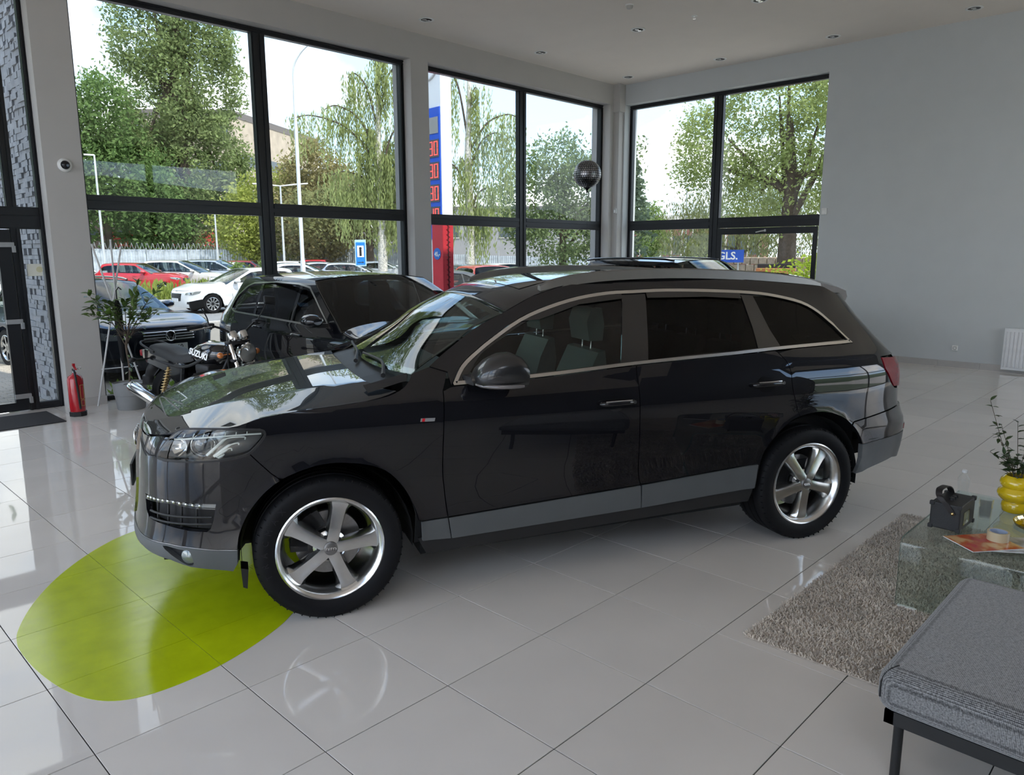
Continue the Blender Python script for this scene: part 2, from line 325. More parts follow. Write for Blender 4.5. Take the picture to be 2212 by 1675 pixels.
# ---- ceiling fittings
M_lampw = mat('lamp_white', (.80, .80, .78), .4); M_chrome = mat('chrome', (.78, .78, .78), .08, 1.0); M_lampd = mat('lamp_inside', (.05, .05, .05), .5)
def downlight(x, y, s, label):
    r = empty('downlight', (x, y, HC), 0, label, 'ceiling light', 'recessed ceiling downlights')
    m = MB(); m.lathe([(.115, 0), (.118, -.006), (.108, -.012), (.085, -.010), (.083, 0)], 28); m.build('trim_ring', M_lampw, r, 40)
    m = MB(); m.lathe([(.083, -.004), (.078, -.001), (.0, -.0005)], 24); m.build('lamp_backing', M_lampd, r)
    for k in (-1, 1):
        m = MB(); m.lathe([(.012, -.003), (.03, -.010), (.036, -.014), (.033, -.016), (.0, -.006)], 16, (k*.037, 0, 0)); m.build('reflector', M_chrome, r, 60)
downs = [((5.862, 6.475), 'recessed downlight in the ceiling above the pier between the long windows'), ((8.468, 6.505), 'recessed downlight nearest the middle of the second long window'),
 ((11.08, 6.50), 'small recessed downlight tucked into the far ceiling corner'), ((8.526, 4.50), 'recessed downlight in the middle of the ceiling below the smoke detector'),
 ((11.10, 4.49), 'recessed downlight above the middle mullion of the corner window'), ((8.55, 2.48), 'recessed downlight cut by the top edge of the picture'),
 ((11.08, 2.45), 'recessed downlight above the end of the corner window'), ((11.06, .43), 'recessed downlight farthest along the plain grey wall')]
for (x, y), l in downs: downlight(x, y, 1, l)
r = empty('smoke_detector', (7.446, 3.892, HC), 0, 'small white smoke detector on the ceiling', 'smoke detector')
m = MB(); m.lathe([(.0, -.055), (.036, -.055), (.045, -.045), (.048, -.018)], 20); m.build('sensor_head', mat('detector_grey', (.5, .48, .45), .5), r, 40); m = MB(); m.lathe([(.052, -.018), (.058, -.012), (.058, 0)], 20); m.build('mounting_base', M_lampw, r, 40)
r = empty('sprinkler_rose', (8.54, 3.50, HC), 0, 'tiny round sprinkler rosette on the ceiling', 'sprinkler')
m = MB(); m.lathe([(.045, 0), (.045, -.006), (.02, -.01), (.015, -.03), (.0, -.032)], 18); m.build('rosette', M_lampw, r, 40); m = MB(); m.lathe([(.0, -.045), (.022, -.045), (.022, -.042), (.0, -.04)], 14); m.cyl((0, 0, -.03), (0, 0, -.045), .006, 8); m.build('deflector', M_chrome, r)

# ---- fittings on the walls
r = empty('security_camera', (.934, YW, 2.848), 0, 'white dome security camera on the narrow pier by the door', 'camera')
m = MB(); m.lathe([(.0, 0), (.075, 0), (.078, .012), (.07, .03), (.05, .04)], 28, ax=(0, -1, 0)); m.build('mounting_ring', M_lampw, r, 40)
m = MB(); m.lathe([(.05, .036), (.046, .055), (.03, .072), (.0, .078)], 24, ax=(0, -1, 0)); m.build('dome', mat('dome_black', (.01, .01, .012), .05), r, 60)
m = MB(); m.cyl((.012, -.07, -.008), (.012, -.081, -.008), .015, 14); m.build('lens', mat('lens_dark', (.03, .03, .04), .1), r, 40)
def wallbox(name, loc, d, label, cat, m_, parts=()):
    r_ = empty(name, loc, 0, label, cat); m = MB(); m.box((0, 0, 0), d, bev=.008); m.build('housing', m_, r_)
    return r_
r = wallbox('motion_sensor', (XW-.025, 2.62, 2.544), (.05, .09, .11), 'small white motion sensor on the wall beside the corner window', 'sensor', M_lampw); m = MB(); m.box((-.028, 0, -.01), (.012, .05, .06), bev=.004); m.build('lens', mat('sensor_lens', (.85, .85, .83), .3), r)
r = wallbox('motion_sensor', (XW-.19, YW-.10, 2.72), (.05, .06, .11), 'small grey motion sensor on the corner casing between windows', 'sensor', mat('sensor_grey', (.45, .45, .44), .5)); m = MB(); m.box((-.028, 0, -.01), (.012, .035, .06), bev=.004); m.build('lens', MATS['sensor_lens'], r)
r = wallbox('thermostat', (6.285, YW-.012, 1.333), (.10, .024, .085), 'white thermostat with dark display on the wide pier', 'thermostat', M_lampw); m = MB(); m.b2((-.032, -.0145, -.018), (.034, -.0115, .022)); m.build('display', mat('display_dark', (.012, .014, .014), .15), r)
r = wallbox('wall_socket', (XW-.012, .373, .311), (.024, .082, .082), 'white power socket low on the plain grey wall', 'socket', M_lampw)
m = MB(); m.lathe([(.024, .0), (.026, .002), (.022, .003), (.02, -.008), (.0, -.009)], 20, (-.0125, 0, 0), (-1, 0, 0)); m.build('socket_well', mat('socket_hole', (.12, .12, .12), .5), r)
# radiator
M_rad = mat('radiator_white', (.80, .81, .82), .3)
r = empty('radiator', (XW-.004, -.31, .05), 0, 'white ribbed panel radiator mounted on the plain grey wall', 'radiator')
W_, H_ = 1.4, .62
m = MB(); m.b2((-.075, -W_, 0), (-.065, 0, H_)); m.b2((-.03, -W_, 0), (-.02, 0, H_)); m.build('panel', M_rad, r)
m = MB(); m.b2((-.085, -W_-.01, H_), (-.015, .012, H_+.012)); m.b2((-.085, 0, -.005), (-.015, .012, H_)); m.b2((-.085, -W_-.01, -.005), (-.015, -W_+.0, H_)); m.b2((-.085, -W_, -.005), (-.06, 0, .018)); m.build('casing', M_rad, r)
rib = MB(); rib.prism([(-.021, 0), (-.012, -.014), (.012, -.014), (.021, 0)], .035, H_-.04, lambda a, c, h: (c-.075, a, h)); o0 = rib.build('rib', M_rad, r)
for k in range(27):
    o = o0 if k == 0 else link(bpy.data.objects.new('rib', o0.data), r); o.location = (0, -.04-k*.0505, 0)
m = MB(); m.cyl((-.05, -W_+.1, -.05), (-.05, -W_+.1, .02), .01, 8); m.build('valve', M_rad, r)
for y in (-W_+.1, -.1): m = MB(); m.box((-.012, y, .3), (.016, .04, .3)); m.build('bracket', M_rad, r)

# small floor items: door mat and the green oval sticker
M_mat = mat('mat_fibre', (.035, .035, .038), .95, noise=(300, .4), bump=(400, .5))
m = MB(); m.prism([(-2.2, 6.35), (.464, 6.35), (.464, 7.12), (-2.2, 7.12)], .0005, .011); tag(m.build('door_mat', M_mat), 'dark grey entrance mat in front of the glazed door', 'mat')
M_green = mat('green_film', (.42, .51, .006), .2, noise=(7, .12), bump=(9, .05)); b_ = M_green.node_tree.nodes['Principled BSDF']
t_ = M_green.node_tree; n_ = t_.nodes.new('ShaderNodeTexNoise'); n_.inputs['Scale'].default_value = 3; n_.inputs['Detail'].default_value = 8; cr_ = t_.nodes.new('ShaderNodeMapRange'); cr_.inputs[3].default_value = .10; cr_.inputs[4].default_value = .24
mp_ = t_.nodes.new('ShaderNodeMapping'); mp_.inputs['Scale'].default_value = (1, 9, 1); tc_ = t_.nodes.new('ShaderNodeTexCoord')
t_.links.new(tc_.outputs['Object'], mp_.inputs[0]); t_.links.new(mp_.outputs[0], n_.inputs['Vector']); t_.links.new(n_.outputs[0], cr_.inputs[0]); t_.links.new(cr_.outputs[0], b_.inputs['Roughness'])
ov = [(-1.154, 1.302), (-1.195, 1.15), (-1.205, 1.0), (-1.194, .775), (-1.158, .55), (-1.10, .39), (-1.02, .295), (-.908, .25), (-.772, .24), (-.621, .255), (-.442, .306), (-.25, .39), (-.11, .483), (.2, .72), (.48, 1.08), (.6, 1.45), (.56, 1.85), (.38, 2.16), (.1, 2.32), (-.09, 2.33), (-.258, 2.293), (-.424, 2.22), (-.633, 2.06), (-.848, 1.83), (-1.03, 1.56)]
ov = [(p.x, p.y) for p in catmull([(a, c, 0) for a, c in ov], 5, True)]
r = empty('floor_sticker', (0, 0, 0), 0, 'large lime green oval film stuck to the tiles under the car nose', 'floor sticker')
# the film lies over the joints and is cut along them, tile by tile
def clip(poly, f):
    o_ = []
    for a, c in zip(poly, poly[1:]+poly[:1]):
        fa, fc = f(a), f(c)
        if fa >= 0: o_.append(a)
        if fa*fc < 0: t = fa/(fa-fc); o_.append((a[0]+(c[0]-a[0])*t, a[1]+(c[1]-a[1])*t))
    return o_
g_ = .0011
for i in range(-3, 2):
    for j in range(-1, 5):
        q = ov
        for f in (lambda p: p[0]-i*T-g_, lambda p: (i+1)*T-g_-p[0], lambda p: p[1]-j*T-g_, lambda p: (j+1)*T-g_-p[1]):
            q = clip(q, f) if q else q
        if len(q) > 2: m = MB(); m.prism(q, -.0005, .0013); m.build('film_piece', M_green, r)
# ================================================================ car body surfaces
def pchip(xs, ys):
    x = np.asarray(xs, float); y = np.asarray(ys, float)
    h = np.diff(x); d = np.diff(y) / h
    m = np.zeros_like(y)
    w1 = 2*h[1:] + h[:-1]; w2 = h[1:] + 2*h[:-1]
    with np.errstate(divide='ignore', invalid='ignore'):
        mm = (w1 + w2) / (w1/d[:-1] + w2/d[1:])
    m[1:-1] = np.where(d[:-1]*d[1:] > 0, np.nan_to_num(mm), 0)
    m[0], m[-1] = d[0], d[-1]
    def g(q):
        q = np.clip(np.asarray(q, float), x[0], x[-1])
        i = np.clip(np.searchsorted(x, q, side='right') - 1, 0, len(h)-1)
        t = (q - x[i]) / h[i]
        return ((1+2*t)*(1-t)**2*y[i] + t*(1-t)**2*h[i]*m[i] + t*t*(3-2*t)*y[i+1] + t*t*(t-1)*h[i]*m[i+1])
    return g
def cspline(ts, ys):
    """natural cubic spline"""
    t = np.asarray(ts, float); y = np.asarray(ys, float); n = len(t); h = np.diff(t)
    A = np.eye(n); r = np.zeros(n)
    for i in range(1, n-1):
        A[i, i-1:i+2] = h[i-1], 2*(h[i-1]+h[i]), h[i]
        r[i] = 6*((y[i+1]-y[i])/h[i] - (y[i]-y[i-1])/h[i-1])
    k = np.linalg.solve(A, r)
    def g(q):
        q = np.clip(np.asarray(q, float), t[0], t[-1])
        i = np.clip(np.searchsorted(t, q, side='right') - 1, 0, n-2)
        a = (t[i+1]-q)/h[i]; b = (q-t[i])/h[i]
        return a*y[i] + b*y[i+1] + ((a**3-a)*k[i] + (b**3-b)*k[i+1])*h[i]**2/6
    return g
class CarSurf:
    """Side skin of a car, folded round nose and tail: S(u, z) -> x, y, z.  u = x on the flank, then arc length round the corners."""
    def __init__(s, sec, front, rear, xf, xr, x0, x1, bumps=()):
        s.W = pchip(*zip(*sec)); s.xf = pchip(*zip(*xf)); s.xr = pchip(*zip(*xr)); s.x0 = x0; s.x1 = x1; s.bumps = bumps
        def corner(pts, xend, W):
            p = np.array(pts, float); X = p[:, 0]*xend; Y = p[:, 1]*W
            t = np.concatenate([[0], np.cumsum(np.hypot(np.diff(X), np.diff(Y)))])
            # mirror so the middle is smooth
            X2 = np.concatenate([p[:, 0], p[-2::-1, 0]]); Y2 = np.concatenate([p[:, 1], -p[-2::-1, 1]]); t2 = np.concatenate([t, 2*t[-1]-t[-2::-1]])
            return cspline(t2, X2), cspline(t2, Y2), t[-1]
        Wm = float(s.W(.75))
        s.fx, s.fy, s.fl = corner(front, float(s.xf(.6)) - x0, Wm)
        s.rx, s.ry, s.rl = corner(rear, x1 - float(s.xr(.6)), Wm)
        s.uf = x0 + s.fl; s.ur = x1 - s.rl
    def __call__(s, u, z, off=0.0):
        u = np.asarray(u, float); z = np.asarray(z, float)
        W = s.W(z)
        f = u - s.x0; r = s.x1 - u
        x = np.where(f > 0, s.x0 + s.fx(f)*(s.xf(z)-s.x0), np.where(r > 0, s.x1 - s.rx(r)*(s.x1-s.xr(z)), u))
        y = np.where(f > 0, W*s.fy(f), np.where(r > 0, W*s.ry(r), W))
        for b in s.bumps: y = y + b(x, z)*np.clip(np.abs(y)/W, 0, 1)**2*np.sign(y)
        P = np.stack([x, y, z*np.ones_like(x)], -1)
        if np.any(off): P = P + np.asarray(off)[..., None]*s.normal(u, z) if np.ndim(off) else P + off*s.normal(u, z)
        return P
    def normal(s, u, z):
        e = 2e-3
        du = s(u-e, z) - s(u+e, z); dz = s(u, z+e) - s(u, z-e)
        n = np.cross(du, dz); l = np.linalg.norm(n, axis=-1, keepdims=True)
        return n/np.maximum(l, 1e-12)
def pip(px, py, poly):
    """points in polygon"""
    p = np.asarray(poly); x0, y0 = p[:, 0], p[:, 1]; x1, y1 = np.roll(x0, -1), np.roll(y0, -1); ins = np.zeros(len(px), bool)
    for a, b_, c, d in zip(x0, y0, x1, y1):
        if b_ == d: continue
        k = ((b_ > py) != (d > py)) & (px < (c-a)*(py-b_)/(d-b_)+a); ins ^= k
    return ins
def densify(poly, h):
    o_ = []
    for a, c in zip(poly, list(poly[1:])+[poly[0]]):
        n = max(1, int(math.ceil(math.hypot(c[0]-a[0], c[1]-a[1])/h)))
        o_ += [(a[0]+(c[0]-a[0])*i/n, a[1]+(c[1]-a[1])*i/n) for i in range(n)]
    return o_
def smooth2(pts, n=5, closed=False): return [(p.x, p.y) for p in catmull([(a, c, 0) for a, c in pts], n, closed)]
class Surf:
    """wraps a vectorised map (a, b) -> xyz with outward normals by differences"""
    def __init__(s, fn, flip=1, e=2e-3): s.fn = fn; s.flip = flip; s.e = e
    def __call__(s, a, b_): return s.fn(np.asarray(a, float), np.asarray(b_, float))
    def normal(s, a, b_):
        e = s.e; n = np.cross(s(a+e, b_)-s(a-e, b_), s(a, b_+e)-s(a, b_-e))*s.flip
        return n/np.maximum(np.linalg.norm(n, axis=-1, keepdims=True), 1e-12)
def panel(name, outline, surf, m, parent=None, h=.06, thick=.012, holes=(), off=0.0, sy=1, ret=True):
    """a body panel: the outline (in surface parameters) filled, laid on the surface, with its edges turned inwards by `thick`"""
    loops = [densify(outline, h)]+[densify(q, h) for q in holes]
    B = [p for l in loops for p in l]; edges = []; k = 0
    for l in loops:
        n = len(l); edges += [(k+i, k+(i+1) % n) for i in range(n)]; k += n
    o = np.array(loops[0]); lo, hi = o.min(0), o.max(0)
    ga = np.arange(lo[0]+h*.5, hi[0], h); gb = np.arange(lo[1]+h*.5, hi[1], h); A, Bq = np.meshgrid(ga, gb); A = A.ravel(); Bq = Bq.ravel()
    keep = pip(A, Bq, loops[0])
    for l in loops[1:]: keep &= ~pip(A, Bq, l)
    A, Bq = A[keep], Bq[keep]
    if len(A):
        bb = np.array(B); d = np.full(len(A), 9.)
        for q in range(0, len(bb), 64): d = np.minimum(d, np.sqrt(((A[:, None]-bb[None, q:q+64, 0])**2+(Bq[:, None]-bb[None, q:q+64, 1])**2)).min(1))
        A, Bq = A[d > h*.45], Bq[d > h*.45]
    pts = [Vector(p) for p in B]+[Vector((a, c)) for a, c in zip(A, Bq)]
    V, _, F, *_ = delaunay_2d_cdt(pts, edges, [], 1, 1e-6)
    P = np.array([(v.x, v.y) for v in V]); F = np.array([f for f in F if len(f) == 3])
    c = P[F].mean(1); k = pip(c[:, 0], c[:, 1], loops[0])
    for l in loops[1:]: k &= ~pip(c[:, 0], c[:, 1], l)
    F = F[k]
    X = surf(P[:, 0], P[:, 1]); N = surf.normal(P[:, 0], P[:, 1])
    if np.any(off): X = X + N*off
    # orient
    fn = np.cross(X[F[:, 1]]-X[F[:, 0]], X[F[:, 2]]-X[F[:, 0]]); bad = (fn*N[F[:, 0]]).sum(1) < 0; F[bad] = F[bad][:, ::-1]
    verts = [X]; nors = [N]; faces = [tuple(f) for f in F]; nv = len(X)
    if ret and thick:
        ec = {}
        for f in F:
            for i in range(3): e_ = (f[i], f[(i+1) % 3]); ec[e_] = 1
        be = [e_ for e_ in ec if (e_[1], e_[0]) not in ec]
        if be:
            a = np.array([e_[0] for e_ in be]); c = np.array([e_[1] for e_ in be]); n_ = len(be)
            t = X[c]-X[a]; rn = np.cross(t, N[a]); rn /= np.maximum(np.linalg.norm(rn, axis=1, keepdims=True), 1e-12)
            verts += [X[a], X[c], X[c]-N[c]*thick, X[a]-N[a]*thick]; nors += [rn]*4
            faces += [(nv+i+n_, nv+i, nv+i+3*n_, nv+i+2*n_) for i in range(n_)]
    V3 = np.concatenate(verts); N3 = np.concatenate(nors)
    if sy < 0: V3 = V3*[1, -1, 1]; N3 = N3*[1, -1, 1]; faces = [f[::-1] for f in faces]
    me = bpy.data.meshes.new(name); me.from_pydata(V3.tolist(), [], [tuple(int(i) for i in f) for f in faces]); me.materials.append(m)
    me.shade_smooth(); me.normals_split_custom_set_from_vertices([tuple(q) for q in N3]); me.update()
    return link(bpy.data.objects.new(name, me), parent)
def both(fn):
    """left and right: fn(sy) for +1 and -1"""
    return fn(1), fn(-1)
def mirror_obj(o, parent=None):
    """a mirrored copy across the car's middle plane"""
    c = o.copy(); COL.objects.link(c); c.parent = parent or o.parent; c.scale = (o.scale[0], -o.scale[1], o.scale[2]); c.location = (o.location[0], -o.location[1], o.location[2])
    for ch in list(o.children):
        d = ch.copy(); COL.objects.link(d); d.parent = c
    return c
def paint(name, col, metal=.5, rough=.35, flake=.0): return mat('paint_'+name, col, rough, metal, .5, 1.0, .02, noise=(3, .02))
M_rub = mat('rubber', (.007, .007, .008), .6, spec=.22, noise=(40, .1)); M_blk = mat('black_plastic', (.014, .014, .015), .5); M_gloss = mat('gloss_black', (.006, .006, .007), .05, coat=1)
M_trim = mat('satin_trim', (.62, .60, .57), .22, 1.0); M_alloy = mat('alloy_silver', (.66, .66, .65), .22, 1.0, noise=(30, .04)); M_alloyd = mat('alloy_dark', (.18, .18, .18), .4, .9)
M_disc = mat('brake_disc', (.33, .32, .31), .35, .9, noise=(50, .1)); M_grey = mat('grey_cladding', (.085, .09, .092), .45, noise=(8, .05)); M_under = mat('underbody', (.004, .004, .004), .9)
M_cglass = glass('car_glass', (.42, .47, .45)); M_cdark = glass('car_glass_privacy', (.03, .03, .035), 1.3); M_ws = glass('windscreen_glass', (.55, .62, .58))
M_red = mat('tail_red', (.22, .006, .014), .22, spec=.35, noise=(60, .15)); M_lens = glass('lamp_lens', (.93, .95, .94)); M_amber = mat('amber', (.55, .16, .02), .15, coat=1)
M_plate = mat('plate_white', (.8, .8, .8), .4); M_ink = mat('ink_black', (.01, .01, .012), .5); M_leather = mat('seat_leather', (.10, .115, .105), .45, noise=(20, .06), bump=(120, .1)); M_int = mat('interior_dark', (.018, .018, .02), .6)
M_white = mat('white_mark', (.8, .8, .8), .4)
def wheel(parent, loc, r, wid, side, rot, kind='five', rimr=None, caliper=True, nseg=56, name='wheel', cap_text=True):
    """a wheel turned about the car's y axis; side = +1 left: parts tire, rim, spoke, lug_nut, brake_disc, caliper, hub_cap"""
    R = empty(name, loc, 0, parent=parent); s = side; rr = rimr or r*.70
    w = wid/2
    # tire
    m = MB(); prof = [(rr, -w*.86), (rr+.012, -w*.95), (r*.86, -w*1.02), (r*.945, -w*.97), (r*.985, -w*.86), (r, -w*.7)]
    for g in (-.42, 0, .42): prof += [(r, (g-.06)*w), (r-.008, (g-.045)*w), (r-.008, (g+.045)*w), (r, (g+.06)*w)]
    prof += [(a, -h) for a, h in prof[:6][::-1]]
    m.lathe([(a, h*s) for a, h in prof], nseg, ax=(0, 1, 0)); ti = m.build('tire', M_rub, R, 35)
    if kind == 'five':
        m = MB()   # tread sipes and shoulder blocks
        for k in range(nseg):
            a = 2*PI*k/nseg
            for q in (-1, 1): m.box((math.cos(a)*(r-.0155), q*w*.80, math.sin(a)*(r-.0155)), (.02, w*.30, .004), m=Matrix.Rotation(-a, 3, 'Y'))
        tag(m.build('tread_block', M_rub, ti), kind='stuff')
    # rim barrel and lip
    m = MB(); f = w*.90
    m.lathe([(rr+.006, f*s), (rr+.008, (f+.006)*s), (rr+.001, (f+.010)*s), (rr-.010, (f+.004)*s), (rr-.022, (f-.014)*s), (rr-.034, (f-.07)*s), (rr-.046, 0), (rr-.04, -f*s), (rr+.006, -f*s)], nseg, ax=(0, 1, 0)); m.build('rim', M_alloy, R, 50)
    fs = f*s
    if kind == 'five':
        n = 5
        for k in range(n):
            m = MB(); a0 = rot+2*PI*k/n; rings = []
            # r, half width top, half width bottom, height of the face, depth
            for q, ht, hb, zf, dp in ((.030, .030, .040, .020, .045), (.060, .029, .038, .022, .045), (.105, .029, .039, .016, .05), (.165, .031, .044, .008, .055), (.205, .034, .052, .004, .06), (rr-.03, .043, .075, .002, .055), (rr-.006, .058, .100, .004, .03)):
                ring = []
                for t, dz in ((-ht, 0), (-ht*.5, .0025), (ht*.5, .0025), (ht, 0), (hb, -.030), (hb*.98, -dp), (-hb*.98, -dp), (-hb, -.030)):
                    ring.append((q*math.cos(a0)-t*math.sin(a0), (f-.030+zf+dz)*s, q*math.sin(a0)+t*math.cos(a0)))
                rings.append(ring)
            m.loft(rings); m.build('spoke', M_alloy, R, 32)
        m = MB(); m.lathe([(.0, (f-.022)*s), (.036, (f-.022)*s), (.062, (f-.030)*s), (.084, (f-.046)*s), (.088, (f-.08)*s), (.0, (f-.085)*s)], 40, ax=(0, 1, 0)); m.build('hub', M_alloy, R, 40)
        for k in range(n):
            a = rot+2*PI*(k+.5)/n; m = MB(); c = (.056*math.cos(a), 0, .056*math.sin(a))
            m.lathe([(.0, (f-.013)*s), (.0095, (f-.013)*s), (.0115, (f-.017)*s), (.0115, (f-.05)*s)], 12, c, (0, 1, 0)); m.build('lug_nut', M_blk, R, 40)
        m = MB(); m.lathe([(.0, (f+.006)*s), (.026, (f+.005)*s), (.034, (f+.001)*s), (.036, (f-.026)*s)], 28, ax=(0, 1, 0)); hc = m.build('hub_cap', mat('cap_grey', (.22, .21, .20), .35, .7), R, 50)
        for k in range(4):
            x = (k-1.5)*.0115; m = MB(); m.tube([(x+.0075*math.cos(a), (f+.0065)*s, .0075*math.sin(a)) for a in (2*PI*i/16 for i in range(16))], .0014, 5, closed=True); m.build('emblem_ring', M_chrome, hc, 60)
    else:
        n = 10 if kind == 'multi' else 7
        for k in range(n):
            m = MB(); a0 = rot+2*PI*k/n; hw = .016 if kind == 'multi' else .026; rings = []
            for q, ht in ((.03, hw*1.3), (rr*.5, hw), (rr-.01, hw*1.25)):
                rings.append([(q*math.cos(a0)-t*math.sin(a0), (f-.02+dz)*s, q*math.sin(a0)+t*math.cos(a0)) for t, dz in ((-ht, 0), (ht, 0), (ht*1.2, -.03), (-ht*1.2, -.03))])
            m.loft(rings); m.build('spoke', M_alloy, R)
        m = MB(); m.lathe([(.0, (f-.008)*s), (.05, (f-.012)*s), (.06, (f-.04)*s)], 20, ax=(0, 1, 0)); m.build('hub_cap', M_alloy, R, 40)
    m = MB(); m.lathe([(.07, (f-.11)*s), (rr*.64, (f-.11)*s), (rr*.64, (f-.135)*s), (.07, (f-.135)*s)], 36, ax=(0, 1, 0)); m.lathe([(.0, (f-.085)*s), (.08, (f-.085)*s), (.085, (f-.11)*s)], 24, ax=(0, 1, 0)); m.build('brake_disc', M_disc, R, 30)
    if caliper:
        m = MB(); 
        for a in np.linspace(rot*0+PI*.02, PI*.36, 7): m.box((math.cos(a)*rr*.56, (f-.12)*s, math.sin(a)*rr*.56), (.085, .085, .065), m=Matrix.Rotation(-a, 3, 'Y'))
        m.build('caliper', M_blk, R)
    return R
# ================================================================ the grey SUV in front (measures in metres, x forward from the front axle)
def arch(cx, r0=.40, amp=.012, cz=.37):
    def b(x, z):
        d = np.hypot(x-cx, z-cz); return amp*np.exp(-((d-r0-.035)/.045)**2)
    return b
SEC=[(.12,.86),(.2,.90),(.27,.935),(.34,.952),(.42,.956),(.5,.953),(.58,.958),(.7,.974),(.85,.985),(.95,.988),(1.03,.983),(1.08,.973),(1.13,.951),(1.2,.925),(1.3,.886),(1.45,.815),(1.58,.748),(1.64,.705),(1.68,.66),(1.72,.55)]
FRONT=[(0,1),(.15,.997),(.35,.978),(.55,.935),(.72,.855),(.84,.745),(.915,.60),(.962,.42),(.99,.21),(1,0)]
REAR=[(0,1),(.2,.992),(.45,.965),(.65,.925),(.8,.86),(.89,.775),(.945,.65),(.98,.45),(.995,.22),(1,0)]
XF=[(.1,.85),(.2,.90),(.28,.945),(.35,.963),(.42,.965),(.5,.95),(.65,.93),(.8,.917),(.9,.90),(.97,.87),(1.02,.83),(1.1,.7)]
XR=[(.1,-3.90),(.3,-3.98),(.45,-4.05),(.55,-4.085),(.68,-4.075),(.78,-4.01),(.85,-3.975),(.95,-3.965),(1.05,-3.965),(1.15,-3.93),(1.25,-3.83),(1.4,-3.68),(1.55,-3.55),(1.68,-3.46)]
def sst(t):
    t = np.clip(t, 0, 1); return t*t*(3-2*t)
def gh(x, z): return -.10*sst((x+1.5)/1.1)*sst((z-1.12)/.2) - .05*sst((-2.4-x)/1.0)*sst((z-1.15)/.3)
QS=CarSurf(SEC,FRONT,REAR,XF,XR,.30,-3.25,[arch(0),arch(-3.002),gh])
